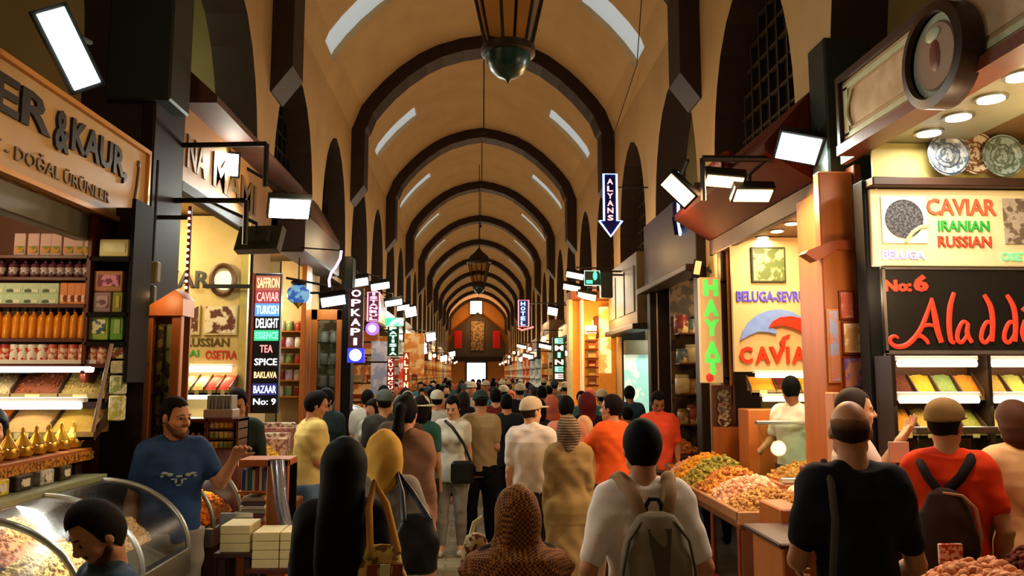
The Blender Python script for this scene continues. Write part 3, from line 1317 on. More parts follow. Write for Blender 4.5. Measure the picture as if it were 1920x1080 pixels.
def backpack(f, r, label, col, accent, tan, w=.155, h0=.92, dz=0.0):
    """soft rucksack worn on the back of a figure; built beside the wearer's back in the place"""
    M = Matrix.Translation(r.location) @ Matrix.Rotation(r.rotation_euler.z, 4, 'Z')
    t = thing('backpack', label, 'backpack', r.location)
    t.rotation_euler = r.rotation_euler
    S = SDF(.008, .03)
    zc = f.H * .665 + dz
    yb = -f.H * .072 * f.b - .015
    S.l([zc - .26, zc - .235, zc - .12, zc + .05, zc + .16, zc + .215, zc + .23], [w * .85, w, w * 1.04, w * .95, w * .78, w * .48, w * .2], [.05, .075, .09, .085, .065, .045, .02], 0, yb - .07, k=.02)
    P, Q = S.mesh(fold=(.003, 26, 1))
    mesh_obj('pack_body', P, Q, col, t)
    S = SDF(.007, .02)
    S.l([zc - .24, zc - .225, zc - .13, zc - .055, zc - .04], [w * .6, w * .72, w * .74, w * .66, w * .5], [.03, .04, .045, .038, .02], 0, yb - .14, k=.01)
    P, Q = S.mesh()
    mesh_obj('front_pocket', P, Q, col, t)
    b = MB()
    z1 = zc - .035
    b.tube([(-w * .72, yb - .15, z1 - .16), (-w * .7, yb - .165, z1 - .03), (-w * .5, yb - .18, z1), (w * .5, yb - .18, z1), (w * .7, yb - .165, z1 - .03), (w * .72, yb - .15, z1 - .16)], .006, 6)
    b.tube([(-w * 1.0, yb - .09, zc - .18), (-w * .96, yb - .115, zc + .0), (-w * .8, yb - .12, zc + .12), (-w * .45, yb - .105, zc + .19), (0, yb - .095, zc + .205), (w * .45, yb - .105, zc + .19), (w * .8, yb - .12, zc + .12), (w * .96, yb - .115, zc), (w * 1.0, yb - .09, zc - .18)], .006, 6)
    b.build('zip', accent, t, True, local=True)
    b = MB()
    b.prism([(-.025, yb - .165, zc - .03), (.025, yb - .165, zc - .03), (.05, yb - .125, zc + .17), (-.05, yb - .125, zc + .17)], (0, -.006, 0))
    b.build('centre_strap', accent, t, local=True)
    b = MB()
    b.tube([(-.032, yb - .035, zc + .2), (-.034, yb - .04, zc + .245), (-.018, yb - .045, zc + .275), (.018, yb - .045, zc + .275), (.034, yb - .04, zc + .245), (.032, yb - .035, zc + .2)], .010, 8)
    b.build('grab_loop', mat('#1d1c1b', .7), t, True, local=True)
    for g in (-1, 1):
        b = MB()
        sx = f.H * .052
        pts = [(g * .05, yb - .04, zc + .19), (g * .075, yb - .01, f.H * .825), (g * (sx + .02), -.01, f.H * .862), (g * (sx + .03), .055, f.H * .825), (g * (sx + .045), f.H * .07 * f.b + .012, f.H * .77), (g * (sx + .07), f.H * .055 * f.b + .015, f.H * .66), (g * (sx + .10), 0, f.H * .58), (g * w * .9, yb - .03, zc - .2)]
        # smooth path
        q = []
        for i in range(len(pts) - 1):
            for u in range(4):
                a = Vector(pts[max(i - 1, 0)]); b0 = Vector(pts[i]); c = Vector(pts[i + 1]); d = Vector(pts[min(i + 2, len(pts) - 1)])
                v = u / 4
                q.append(.5 * ((2 * b0) + (c - a) * v + (2 * a - 5 * b0 + 4 * c - d) * v * v + (3 * b0 - a - 3 * c + d) * v ** 3))
        q.append(Vector(pts[-1]))
        b.tube(q, [.034] * 18 + [.02] * (len(q) - 18), 8, flat=((0, 1, .5), .35))
        b.build('shoulder_strap', tan, t, True, local=True)
    return t


backpack(f, r, 'grey and tan backpack on the back of the man in the white T-shirt', cloth('#877a68'), cloth('#55503f'), cloth('#9a7a5a'))

# 2 man in navy T-shirt, right foreground
r, f = person('balding man in dark navy T-shirt seen from behind in the right foreground', 1.60, 3.35, -6, 1.84, pose=dict(elR=(.165, 0, .63), wrR=(.13, .12, .56), elL=(-.165, 0, .64), wrL=(-.12, .13, .60)), h=.008, build=.97, head=(-.25, 0, 0), seed=2, hands=True)
hm = mat('#2c1c13', .85, scale=41, amt=.3)
_n = hm.node_tree
_tc = _n.nodes.new('ShaderNodeTexCoord'); _sp = _n.nodes.new('ShaderNodeSeparateXYZ'); _rp = _n.nodes.new('ShaderNodeMapRange'); _mx = _n.nodes.new('ShaderNodeMix')
_mx.data_type = 'RGBA'
_n.links.new(_tc.outputs['Object'], _sp.inputs[0]); _n.links.new(_sp.outputs[2], _rp.inputs[0])
_rp.inputs[1].default_value = 1.715; _rp.inputs[2].default_value = 1.80
_n.links.new(_rp.outputs[0], _mx.inputs[0]); _mx.inputs[6].default_value = (*hexc('#2c1c13'), 1); _mx.inputs[7].default_value = (*hexc('#b07a54'), 1)
_n.links.new(_mx.outputs[2], _n.nodes['Principled BSDF'].inputs['Base Color'])
f.hair(r, hm, 'bald')
f.shirt(r, cloth('#1c1a22'), .72, .46)
f.trousers(r, cloth('#1f2024'))
f.shoes(r)
b = MB()
H = f.H
c_, s_ = math.cos(r.rotation_euler.z), math.sin(r.rotation_euler.z)
b.tube([(-.135, .10, H * .70), (-.128, .07, H * .82), (-.12, 0, H * .858), (-.125, -.10, H * .82), (-.13, -.145, H * .74), (-.15, -.14, H * .6), (-.20, -.09, H * .50)], .016, 8, flat=((0, 1, .3), .3))
t = thing('shoulder_bag', 'dark bag hanging on a grey strap at the left hip of the man in navy', 'bag', r.location)
t.rotation_euler = r.rotation_euler
b.build('strap', cloth('#595249'), t, True, local=True)
b = MB()
b.box(-.31, -.21, -.13, .12, H * .38, H * .50, .03)
b.build('bag_body', cloth('#26221f'), t, local=True)

# 3 woman with very long black hair
r, f = person('woman in black with very long straight black hair at the front left', -.56, 3.45, 4, 1.665, pose=dict(elR=(.125, .02, .645), wrR=(.12, .13, .60)), h=.008, female=True, build=1.02, head=(.1, 0, 0), seed=3, hands=True)
f.shirt(r, cloth('#141414'), .75, .44)
f.trousers(r, cloth('#101012'))
f.shoes(r)
S = SDF(.006, .02)
f.skull(S, .014)
S.l([.63, .66, .72, .80, .86, .92, .96, .995, 1.006], [.044, .056, .062, .062, .058, .055, .052, .034, .012], [.016, .022, .026, .034, .044, .054, .055, .034, .012], 0, [-.088, -.085, -.077, -.062, -.045, -.022, -.012, -.008, -.006], k=.02)
S.e(f.hp((0, .062, -.01)), (.036, .045, .055), f.R, 's')
P, Q = S.mesh(f.warp)
mesh_obj('hair', P, Q, mat('#070606', .75, amt=.4, scale=30), r)


def handbag(label, loc, rz, w, h, d, body_m, strap_m, strap_pts, panel=None, pieces=2):
    t = thing('handbag', label, 'bag', loc)
    t.rotation_euler = (0, 0, rz)
    S = SDF(.008, .02)
    S.l([-h, -h + .02, -h * .5, -.03, 0], [w * .85, w, w * .95, w * .8, w * .7], [d, d * 1.1, d, d * .6, d * .35], k=.01)
    P, Q = S.mesh(fold=(.004, 30, 1))
    mesh_obj('bag_body', P, Q, body_m, t)
    for k in range(pieces):
        b = MB()
        off = Vector((0, (k - .5) * .05 if pieces > 1 else 0, 0))
        b.tube([Vector(p) + off * (1 if i in (0, len(strap_pts) - 1) else .6) for i, p in enumerate(strap_pts)], .014, 8, flat=((0, 1, 0), .5))
        b.build('strap', strap_m, t, True, local=True)
    if panel:
        for k in range(3):
            b = MB()
            x = (k - 1) * w * .5
            b.prism([(x - .02, -d * 1.12, -h * .85), (x + .02, -d * 1.12, -h * .85), (x + .03, -d * 1.0, -h * .2), (x - .01, -d * 1.0, -h * .2)], (0, -.006, 0))
            b.build('bag_stripe', panel[k % 2], t, local=True)
    return t


handbag('yellow patterned handbag hanging from the shoulder of the woman with long black hair', (-.37, 3.28, 1.27), .1, .10, .32, .05,
        mat('#c9a960', .7, kind='speck', scale=22, col2='#6a4a20'), cloth('#b48038'), [(-.05, 0, -.03), (-.06, .05, .14), (-.045, .14, .225), (.01, .12, .14), (.06, 0, -.03)], (mat('#8a3a16', .6), mat('#d8cfa0', .6)))

# 4 woman in a patterned brown headscarf, lowest in the picture
r, f = person('woman in brown patterned headscarf and black coat at the bottom centre', .165, 3.25, 6, 1.485, pose=dict(elL=(-.13, .0, .66), wrL=(-.11, .1, .60)), h=.008, female=True, build=1.2, head=(.15, -.1, 0), seed=4)
f.shirt(r, cloth('#121214'), 1.9, .38, d=.008, name='coat')
f.trousers(r, cloth('#121214'))
f.shoes(r)
f.hijab(r, mat('#9c6430', .8, kind='checker', scale=96, col2='#4a2614'), drape=1.34)
t = thing('cloth_bag', 'cream and brown floral cloth bag held beside the woman in the patterned headscarf', 'bag', (.0, 3.33, 1.29))
S = SDF(.007, .02)
S.l([-.24, -.2, -.08, 0, .02], [.04, .055, .06, .04, .015], [.03, .04, .045, .03, .012], k=.01)
P, Q = S.mesh(fold=(.006, 40, 2))
mesh_obj('bag_body', P, Q, mat('#e0cf9c', .7, kind='speck', scale=30, col2='#6b3a1c'), t)
b = MB()
b.tube([(-.02, 0, 0), (-.005, .02, .05), (.03, .03, .07)], .01, 8)
b.build('strap', mat('#e0cf9c', .7), t, True, local=True)

# 5 seated man, bottom left
sit = dict(hiR=(.06, -.02, .50), knR=(.085, .22, .50), anR=(.08, .22, .27), hiL=(-.06, -.02, .50), knL=(-.085, .22, .50), anL=(-.08, .22, .27), elR=(.145, .07, .66), wrR=(.09, .19, .62), elL=(-.145, .07, .66), wrL=(-.09, .19, .62))
r, f = person('man with short dark hair and stubble sitting bent over at the bottom left, blue shirt', -1.33, 3.25, 130, 1.74, pose=sit, h=.007, build=1.08, head=(.1, -.45, 0), lean=.14, seed=5, z=-.26, skin=SKIN)
f.hair(r, HAIRD, 'short')
f.face(r)
f.beard(r, mat('#4a3020', .8))
f.shirt(r, cloth('#33475a'), .8, .45, collar=True)
f.trousers(r, cloth('#2b2b30'))
f.shoes(r)
t = thing('stool', 'low wooden stool under the seated man in the blue shirt', 'stool', (-1.33, 3.25, 0))
b = MB()
b.box(-1.53, -1.13, 3.1, 3.42, .49, .53, .01)
b.build('seat', midwood, t)
for dx in (-.16, .16):
    for dy in (-.12, .12):
        b = MB()
        b.box(-1.33 + dx - .018, -1.33 + dx + .018, 3.26 + dy - .018, 3.26 + dy + .018, 0, .49)
        b.build('leg', midwood, t)

# 6 man in the blue printed T-shirt
r, f = person('man in blue printed T-shirt and grey jeans standing between the glass counters', -1.95, 5.28, 214, 1.80, pose=dict(elR=(.155, -.04, .635), wrR=(.17, .02, .505), shL=(-.108, 0, .812), elL=(-.19, .05, .69), wrL=(-.21, .16, .79), pnL=(0, 1, 0), cuL=.5), h=.007, build=1.08, head=(.5, -.12, 0), seed=6, hands=True)
f.hair(r, HAIRD, 'buzz')
f.face(r)
f.beard(r, mat('#5a3c28', .8))
f.shirt(r, cloth('#263f66'), .62, .50)
f.trousers(r, cloth('#7d7a72'))
f.shoes(r)
b = MB()
yy = f.H * .0735 * f.b + .012
for k, (x, z, w, h) in enumerate(((.085, 1.335, .022, .010), (.055, 1.325, .020, .012), (.10, 1.318, .012, .007), (-.085, 1.325, .022, .010), (-.055, 1.318, .020, .012), (-.10, 1.308, .012, .007), (0, 1.312, .022, .008), (.018, 1.285, .008, .018), (-.018, 1.280, .008, .018), (-.035, 1.292, .014, .006), (.036, 1.296, .012, .006), (.0, 1.258, .018, .006))):
    b.blob((x, yy - abs(x) * .12, z), (w, .006, h), 2)
b.build('shirt_print', mat('#8f9a96', .8), r, local=True, smooth=True)

# 7 maroon shopkeeper far left
r, f = person('shopkeeper in maroon top with dark hair at the left edge behind the tea pots', -2.86, 4.85, 200, 1.74, pose=None, h=.011, build=1.1, head=(.3, 0, 0), seed=7, female=True, skin=SKIN_D)
f.hair(r, HAIRB, 'bob')
f.face(r)
f.shirt(r, cloth('#5c1b2c'), 1.6, .46)
f.trousers(r, cloth('#222222'))
f.shoes(r)

# 8 man behind the brown bottle cabinet
r, f = person('man in dark green jacket looking down behind the brown bottle cabinet', -2.17, 7.40, 190, 1.83, pose=dict(elR=(.15, .02, .65), wrR=(.11, .12, .58), elL=(-.15, .02, .65), wrL=(-.11, .12, .58)), h=.010, head=(0, -.45, 0), lean=.12, seed=8)
f.hair(r, HAIRB, 'short')
f.face(r)
f.shirt(r, cloth('#273229'), 1.85, .46, name='jacket')
f.trousers(r, cloth('#222222'))
f.shoes(r)

# 9 man in pale yellow T-shirt
r, f = person('man in pale yellow T-shirt and jeans looking over the stalls on the left', -1.56, 7.55, -62, 1.79, pose=dict(elR=(.14, .01, .65), wrR=(.10, .13, .60), elL=(-.14, .01, .65), wrL=(-.1, .13, .60)), h=.009, build=1.18, head=(-.2, -.2, 0), lean=.06, seed=9, hands=True)
f.hair(r, HAIRB, 'short')
f.face(r)
f.shirt(r, cloth('#d9c377'), .8, .47)
f.trousers(r, cloth('#5f7896'))
f.shoes(r)

# 10 bearded man with dark clothes by the left stalls
r, f = person('bearded man in dark vest standing behind the man in yellow', -1.72, 9.2, 165, 1.78, pose=None, h=.013, build=1.1, head=(-.4, -.25, 0), seed=10)
f.hair(r, HAIRD, 'short')
f.face(r)
f.beard(r, HAIRD)
f.shirt(r, cloth('#23302f'), .6, .47)
f.trousers(r, cloth('#2b2b30'))
f.shoes(r)

# 11 woman with mustard headscarf and black shoulder bag
r, f = person('woman in mustard headscarf and grey top with a black shoulder bag', -.50, 4.4, 12, 1.63, pose=dict(elR=(.19, .02, .66), wrR=(.12, .10, .60), elL=(-.15, .0, .66)), h=.009, female=True, build=1.05, seed=11, hands=True)
f.hijab(r, cloth('#c99a44'), cape=False)
f.shirt(r, cloth('#837d74'), .85, .42, d=.013)
f.trousers(r, cloth('#17171a'))
f.shoes(r)
handbag('black leather handbag hanging behind the woman in the mustard headscarf', (-.30, 4.22, 1.23), .2, .115, .30, .05, mat('#17181a', .4, amt=.2), mat('#202428', .4),
        [(-.07, 0, -.03), (-.075, .06, .10), (-.10, .16, .205), (-.02, .10, .10), (.06, 0, -.03)])

# 12 woman with ponytail in brown dress
r, f = person('woman in long dusty brown dress with a dark ponytail walking away', -.52, 5.9, -12, 1.79, pose=None, h=.009, female=True, build=1.12, seed=12, skin=SKIN)
f.hair(r, HAIRB, 'pony')
f.dress(r, cloth('#85604a'), .05, .15, 1.85)
f.shoes(r)

# 13 people behind her
r, f = person('man in grey-green cap seen from behind to the left of the ponytail', -.98, 8.6, 10, 1.77, h=.012, seed=13)
f.hair(r, HAIRD, 'buzz')
f.cap(r, cloth('#4d5750'))
f.shirt(r, cloth('#3a3a34'), .7, .46)
f.trousers(r, cloth('#303030'))
f.shoes(r)
r, f = person('sunburnt man facing the camera right behind the ponytail woman', -.72, 7.7, 170, 1.745, h=.011, seed=14, skin=SKIN_L, head=(.2, -.1, 0))
f.hair(r, mat('#6a5a48', .7), 'buzz')
f.face(r)
f.shirt(r, cloth('#4a3a2c'), .7, .46)
f.trousers(r, cloth('#303030'))
f.shoes(r)
r, f = person('shopper in pale sun hat and teal top walking away in the centre left', -.56, 8.1, -8, 1.72, h=.011, seed=15, female=True)
f.hair(r, HAIRD, 'bob')
f.sunhat(r, cloth('#c9c79a'))
f.shirt(r, cloth('#2f5a50'), .6, .46)
f.trousers(r, cloth('#1c1c20'))
f.shoes(r)
r, f = person('woman in lilac-grey top beside the shopper in the sun hat', -.62, 9.6, 5, 1.62, h=.012, seed=16, female=True)
f.hair(r, HAIRB, 'bob')
f.shirt(r, cloth('#8c8080'), .6, .46)
f.trousers(r, cloth('#1c1c20'))
f.shoes(r)
# 14 woman in white facing us with a black crossbody bag
r, f = person('woman in white T-shirt with green headband looking down, facing the camera', -.26, 8.9, 172, 1.70, pose=dict(anR=(.06, .03, .05), elL=(-.14, -.01, .64), wrL=(-.15, .02, .50)), h=.010, seed=17, female=True, head=(-.1, -.35, 0), skin=SKIN_L)
f.hair(r, HAIRB, 'bun')
f.face(r)
f.shirt(r, cloth('#cfcbbd'), .5, .46)
f.trousers(r, cloth('#8e8a80'))
f.shoes(r, cloth('#c8c2b2'))
t = thing('crossbody_bag', 'black crossbody bag worn by the woman in white', 'bag', (-.13, 8.72, .93))
b = MB()
b.box(-.27, -.02, 8.66, 8.76, .78, 1.02, .03)
b.build('bag_body', mat('#121214', .4), t)
b = MB()
b.tube([(-.05, 8.70, 1.0), (-.13, 8.72, 1.2), (-.26, 8.75, 1.38), (-.34, 8.86, 1.44)], .016, 8, flat=((0, 1, 0), .4))
b.build('strap', mat('#121214', .4), t, True)

# 15 man in tan shirt and black trousers
r, f = person('man in tan T-shirt and black trousers with a dark cap, walking away', .05, 9.1, -4, 1.75, pose=dict(elR=(.13, -.02, .65), wrR=(.11, .1, .60), knR=(.062, .01, .285), anR=(.07, -.01, .05), knL=(-.06, .03, .285), anL=(-.065, .02, .05)), h=.009, build=1.16, seed=18, head=(.3, -.2, 0))
f.hair(r, HAIRD, 'buzz')
f.cap(r, cloth('#2e3a36'), back=True)
f.shirt(r, cloth('#9b8560'), .7, .50)
f.trousers(r, cloth('#0f0f12'))
f.shoes(r)

# 16 man in white polo and white cap
r, f = person('man in white polo shirt and pale cap with his hand on the woman in beige', .50, 7.2, -10, 1.73, pose=dict(elR=(.20, .05, .70), wrR=(.27, .14, .74), pnR=(0, .3, -1), cuR=.35), h=.008, build=1.1, head=(-.7, 0, 0), seed=19, hands=True, skin=SKIN_L)
f.hair(r, mat('#2e211a', .7), 'buzz')
f.face(r)
f.cap(r, cloth('#c9b79a'))
f.shirt(r, cloth('#e0d4cc'), .75, .47, collar=True)
f.trousers(r, cloth('#3a332c'))
f.shoes(r)
# 17 woman in beige coat
r, f = person('woman in long beige coat and grey striped headscarf beside the man in white', .79, 6.85, 2, 1.585, pose=dict(wrR=(.13, .04, .48)), h=.009, female=True, build=1.18, head=(.15, 0, 0), seed=20, hands=True)
f.hijab(r, mat('#8a7258', .75, kind='stripe', scale=14, col2='#3a2f28'), cape=False)
f.dress(r, cloth('#93794c'), .04, .15, 1.9, name='coat', d=.012)
f.shoes(r)
# 18 woman with dark hair and pink top
r, f = person('dark-haired woman in pale pink top standing in front of the man in white', .93, 8.2, -5, 1.72, h=.010, female=True, seed=21)
f.hair(r, HAIRB, 'short')
f.shirt(r, cloth('#d58a72'), .6, .46)
f.trousers(r, cloth('#3a332c'))
f.shoes(r)
# 19 man in orange T-shirt
r, f = person('man in bright orange T-shirt and brown trousers turning left', 1.29, 7.55, 38, 1.75, pose=dict(elL=(-.16, .10, .70), wrL=(-.14, .20, .79), elR=(.145, .02, .65), wrR=(.13, .1, .56)), h=.009, build=1.15, head=(.3, 0, 0), seed=22, hands=True)
f.hair(r, HAIRD, 'short')
f.face(r)
f.shirt(r, cloth('#e25a20'), .8, .49)
f.trousers(r, cloth('#3c2a20'))
f.shoes(r)
# 20 maroon head covering, and pale scarf
r, f = person('person in maroon headscarf and black top ahead of the orange T-shirt', 1.30, 9.3, 0, 1.72, h=.012, female=True, seed=23)
f.hijab(r, cloth('#5a1a1c'), cape=False)
f.shirt(r, cloth('#151518'), 1.6, .44)
f.trousers(r, cloth('#151518'))
f.shoes(r)
r, f = person('woman in cream headscarf between the pink top and the orange T-shirt', 1.14, 8.4, 0, 1.50, h=.011, female=True, seed=24)
f.hijab(r, cloth('#e0b080'), cape=False)
f.dress(r, cloth('#b08a58'), .05, .13, 1.8, name='coat')
f.shoes(r)
# 21 man in the coral polo shirt
r, f = person('man in coral polo shirt facing the camera and looking down', 2.14, 9.3, 176, 1.74, pose=dict(elR=(.15, .01, .65), wrR=(.13, .10, .56), elL=(-.155, .01, .65), wrL=(-.13, .12, .57)), h=.009, build=1.16, head=(.05, -.5, 0), seed=25, hands=True, skin=SKIN_D)
f.hair(r, HAIRB, 'short')
f.face(r)
f.shirt(r, cloth('#ee5638'), .8, .49, collar=True)
f.trousers(r, cloth('#7a7466'))
f.shoes(r)
# 22 small dark head before the bright cloth shop
r, f = person('boy with black hair between the orange T-shirt and the coral polo', 1.98, 10.4, 20, 1.52, h=.013, seed=26)
f.hair(r, HAIRB, 'short')
f.shirt(r, cloth('#5a6a52'), .6, .46)
f.trousers(r, cloth('#303030'))
f.shoes(r)
# 23 seller in white behind the glass counter
r, f = person('seller in white shirt standing behind the right glass counter', 3.06, 7.60, 120, 1.78, pose=dict(elR=(.15, .03, .66), wrR=(.1, .16, .62)), h=.010, head=(-2.2, -.25, 0), seed=27, z=.14, skin=SKIN_D)
f.hair(r, HAIRB, 'short')
f.face(r)
f.shirt(r, cloth('#e8dcc4'), .7, .47, collar=True)
f.trousers(r, cloth('#303030'))
f.shoes(r)
t = tag(MB().box(2.81, 3.31, 7.45, 7.8, 0, .14, .01).build('duckboard', midwood), 'low wooden platform under the seller in the white shirt', 'platform')
# 24 seller with outstretched hand
r, f = person('grey-templed seller in white shirt holding out his open hand', 2.34, 4.85, -112, 1.86, pose=dict(elR=(.14, .06, .735), wrR=(.10, .125, .835), pnR=(0, -.2, 1), cuR=.12, elL=(-.14, .02, .65), wrL=(-.11, .12, .6)), h=.007, build=1.04, head=(.25, -.05, 0), seed=28, hands=True, skin=SKIN_L)
f.hair(r, mat('#3a2c22', .7), 'buzz')
f.face(r)
f.shirt(r, cloth('#d8c4b4'), .7, .47, collar=True)
f.trousers(r, cloth('#303030'))
f.shoes(r)
# 25 man in red T-shirt, cap, with sling bag
r, f = person('man in orange-red T-shirt and tan cap with a dark sling bag on the right', 2.53, 4.2, -20, 1.80, pose=dict(elR=(.165, -.03, .635), wrR=(.15, .04, .50), elL=(-.145, .03, .65), wrL=(-.10, .14, .62)), h=.008, build=1.06, head=(-.5, -.05, 0), seed=29, hands=True)
f.hair(r, HAIRD, 'buzz')
f.face(r)
f.cap(r, cloth('#8a6a40'), back=False)
f.shirt(r, cloth('#d83a14'), .62, .47)
f.trousers(r, cloth('#15161a'))
f.shoes(r)
t = thing('sling_bag', 'dark brown sling backpack worn by the man in the orange-red T-shirt', 'bag', r.location)
t.rotation_euler = r.rotation_euler
S = SDF(.008, .02)
S.l([.95, .98, 1.08, 1.24, 1.34, 1.37], [.10, .13, .145, .125, .08, .03], [.04, .07, .085, .07, .045, .02], -.06, -.20, k=.02)
P, Q = S.mesh(fold=(.003, 30, 0))
mesh_obj('bag_body', P, Q, cloth('#33231c'), t)
b = MB()
b.tube([(-.06, -.18, 1.34), (.02, -.165, 1.42), (.085, -.10, 1.50), (.11, 0, 1.53), (.105, .08, 1.46), (.09, .15, 1.34)], .028, 8, flat=((0, 1, .3), .3))
b.build('strap', cloth('#20171a'), t, True, local=True)
b = MB()
b.tube([(-.08, -.18, 1.34), (-.13, -.155, 1.42), (-.15, -.09, 1.48), (-.145, 0, 1.5), (-.14, .1, 1.4)], .024, 8, flat=((0, 1, .3), .3))
b.build('strap', cloth('#20171a'), t, True, local=True)
b = MB()
b.tube([(.07, -.2, 1.0), (.085, -.235, 1.15), (.065, -.24, 1.28), (.01, -.235, 1.34), (-.08, -.235, 1.35)], .008, 6)
b.build('zip', cloth('#a87a58'), t, True, local=True)
# 26 woman in beige blouse at the right edge
r, f = person('woman in pale beige blouse leaning over the counter at the right edge', 3.08, 4.35, -10, 1.74, pose=dict(elL=(-.20, .02, .66), wrL=(-.24, .10, .565)), h=.009, female=True, build=1.08, head=(.1, 0, 0), seed=30, lean=.12, z=.06)
f.hair(r, mat('#4a2814', .7), 'bob')
f.shirt(r, cloth('#d9a878'), 1.85, .44, d=.012)
f.trousers(r, cloth('#4a3c2c'))
f.shoes(r)
# ---------------------------------------------------------------- goods
def heap(name, label, cat, corners, h, m, pieces=0, size=(.012, .012, .012), nx=22, ny=22, seed=0, sub=1, ridge=0.0, group=None, bumpy=.012, kind='stuff'):
    """heap over the quad corners (4 points, each with z); h = height in the middle"""
    rng = np.random.RandomState(seed + 7)
    c = [np.array(p, float) for p in corners]
    U, V = np.meshgrid(np.linspace(0, 1, nx), np.linspace(0, 1, ny), indexing='ij')
    base = (c[0] * ((1 - U) * (1 - V))[..., None] + c[1] * (U * (1 - V))[..., None] + c[2] * (U * V)[..., None] + c[3] * ((1 - U) * V)[..., None])
    dome = (1 - np.abs(2 * U - 1) ** 2.6) * (1 - np.abs(2 * V - 1) ** 2.6)
    nz = sum(np.sin(U * a + V * b + p) for a, b, p in zip(rng.uniform(3, 17, 6), rng.uniform(3, 17, 6), rng.uniform(0, 6, 6))) / 6
    Z = h * dome * (1 + .35 * nz) + bumpy * rng.rand(nx, ny) * (dome > .02)
    P = base.copy()
    P[..., 2] += Z
    b = MB()
    vs = P.reshape(-1, 3).tolist()
    fs = [(i * ny + j, (i + 1) * ny + j, (i + 1) * ny + j + 1, i * ny + j + 1) for i in range(nx - 1) for j in range(ny - 1)]
    b.add(vs, fs)
    # skirt so that the heap is solid
    lowz = min(p[2] for p in c) - .01
    ring = [(i, 0) for i in range(nx)] + [(nx - 1, j) for j in range(1, ny)] + [(i, ny - 1) for i in range(nx - 2, -1, -1)] + [(0, j) for j in range(ny - 2, 0, -1)]
    n = len(b.v)
    b.v += [(P[i, j, 0], P[i, j, 1], lowz) for i, j in ring]
    m_ = len(ring)
    for q in range(m_):
        i, j = ring[q]
        i2, j2 = ring[(q + 1) % m_]
        b.f.append((i * ny + j, i2 * ny + j2, n + (q + 1) % m_, n + q))
        b.m.append(0)
    if pieces:
        Vs, F = ico(sub)
        F = np.array(F)
        for _ in range(pieces):
            u, v = rng.rand(2)
            i, j = int(u * (nx - 1)), int(v * (ny - 1))
            p = P[i, j] + (P[i + 1, j] - P[i, j]) * (u * (nx - 1) - i) + (P[i, j + 1] - P[i, j]) * (v * (ny - 1) - j)
            A = rng.normal(size=(3, 3))
            Qm, _r = np.linalg.qr(A)
            W = (Vs * np.array(size) * rng.uniform(.75, 1.25)) @ Qm.T + p + np.array((0, 0, size[2] * .3))
            k = len(b.v)
            b.v += [tuple(w) for w in W]
            b.f += [tuple(f + k) for f in F]
            b.m += [0] * len(F)
    o = b.build(name, m)
    return tag(o, label, cat, group, kind)


def quad(x0, x1, y0, y1, z0, z1):
    """corners with the side x1 at height z1 and the side x0 at z0"""
    return [(x0, y0, z0), (x1, y0, z1), (x1, y1, z1), (x0, y1, z0)]


def grain(c, c2=None):
    return mat(c, .7, kind='grain', col2=c2, amt=.35)


def tube_light(label, x0, x1, y, z, r=.018, power=0, col=(1, .93, .75), em=None):
    t = thing('tube_light', label, 'light', ((x0 + x1) / 2, y, z))
    b = MB()
    b.box(x0, x1, y - .0, y + .05, z + r, z + r + .03, .004)
    b.build('housing', white, t)
    b = MB()
    b.tube([(x0 + .02, y, z), (x1 - .02, y, z)], r, 10)
    b.build('tube', em or tube_glow, t, True)
    if power:
        area(((x0 + x1) / 2, y - .03, z - .03), (0, -.35, -1), power, col, x1 - x0, .05, t)
    return t


def downlight(label, x, y, z, group, r=.055, power=0, col=NEUT):
    t = thing('ceiling_spotlight', label, 'light', (x, y, z), group)
    b = MB()
    b.lathe((x, y, z), [(r * 1.25, 0), (r * 1.25, -.012), (r, -.014)], 16)
    b.build('rim', steel, t, True)
    b = MB()
    b.lathe((x, y, z - .012), [(r * .98, 0), (r * .98, -.006)], 16)
    b.build('lens', spot_glow, t)
    if power:
        a = area((x, y, z - .04), (0, 0, -1), power, col, r * 1.6, r * 1.6, t)
    return t


def flood(label, c, n, up, w, h, em, col, power, arm_to=None, lcol=None, arm_m=None):
    """floodlight with its bright face at c, facing n"""
    n = Vector(n).normalized()
    u = Vector(up)
    u = (u - n * u.dot(n)).normalized()
    sd = n.cross(u)
    c = Vector(c)
    t = thing('floodlight', label, 'floodlight', c)
    b = MB()
    b.obox(c - n * .045, sd, u, n, w / 2 + .02, h / 2 + .02, .04)
    b.obox(c - n * .10, sd, u, n, w / 2 * .6, h / 2 * .6, .03)
    b.build('housing', arm_m or iron, t)
    b = MB()
    b.obox(c + n * .0, sd, u, n, w / 2, h / 2, .006)
    b.build('lamp_glass', glow(col, em), t)
    if arm_to is not None:
        b = MB()
        b.tube([c - n * .12, c - n * .12 + Vector((0, 0, .10)), Vector(arm_to)], .016, 6)
        b.build('arm', iron, t, True)
    area(c + n * .05, n, power, lcol or col, w, h, t)
    return t


# ---------------------------------------------------------------- left side, first shop
PX = -2.47  # front plane of the left row
gold = mat('#d9a83c', .3, metal=.7, amt=.1)
signwood = mat('#c9a468', .45, kind='wood', scale=3, amt=.12)
s = thing('shop_sign', 'long golden wooden sign with dark lettering over the nearest shop on the left', 'sign', (PX + .06, 4.4, 3.2))
yA, yB = 2.4, atX(275, 290, PX + .08).y
zA, zB = atX(270, 430, PX + .08).z, atX(275, 290, PX + .08).z
b = MB()
b.box(PX + .03, PX + .08, yA, yB, zA, zB, .005)
b.build('board', signwood, s)
b = MB()
b.box(PX + .02, PX + .105, yA, yB + .03, zA - .03, zA)
b.box(PX + .02, PX + .105, yA, yB + .03, zB, zB + .03)
b.box(PX + .02, PX + .105, yB, yB + .03, zA, zB)
b.build('frame', mat('#d79a48', .35, metal=.3, amt=.1), s)
dk = mat('#1e1712', .4)
X_ = PX + .082
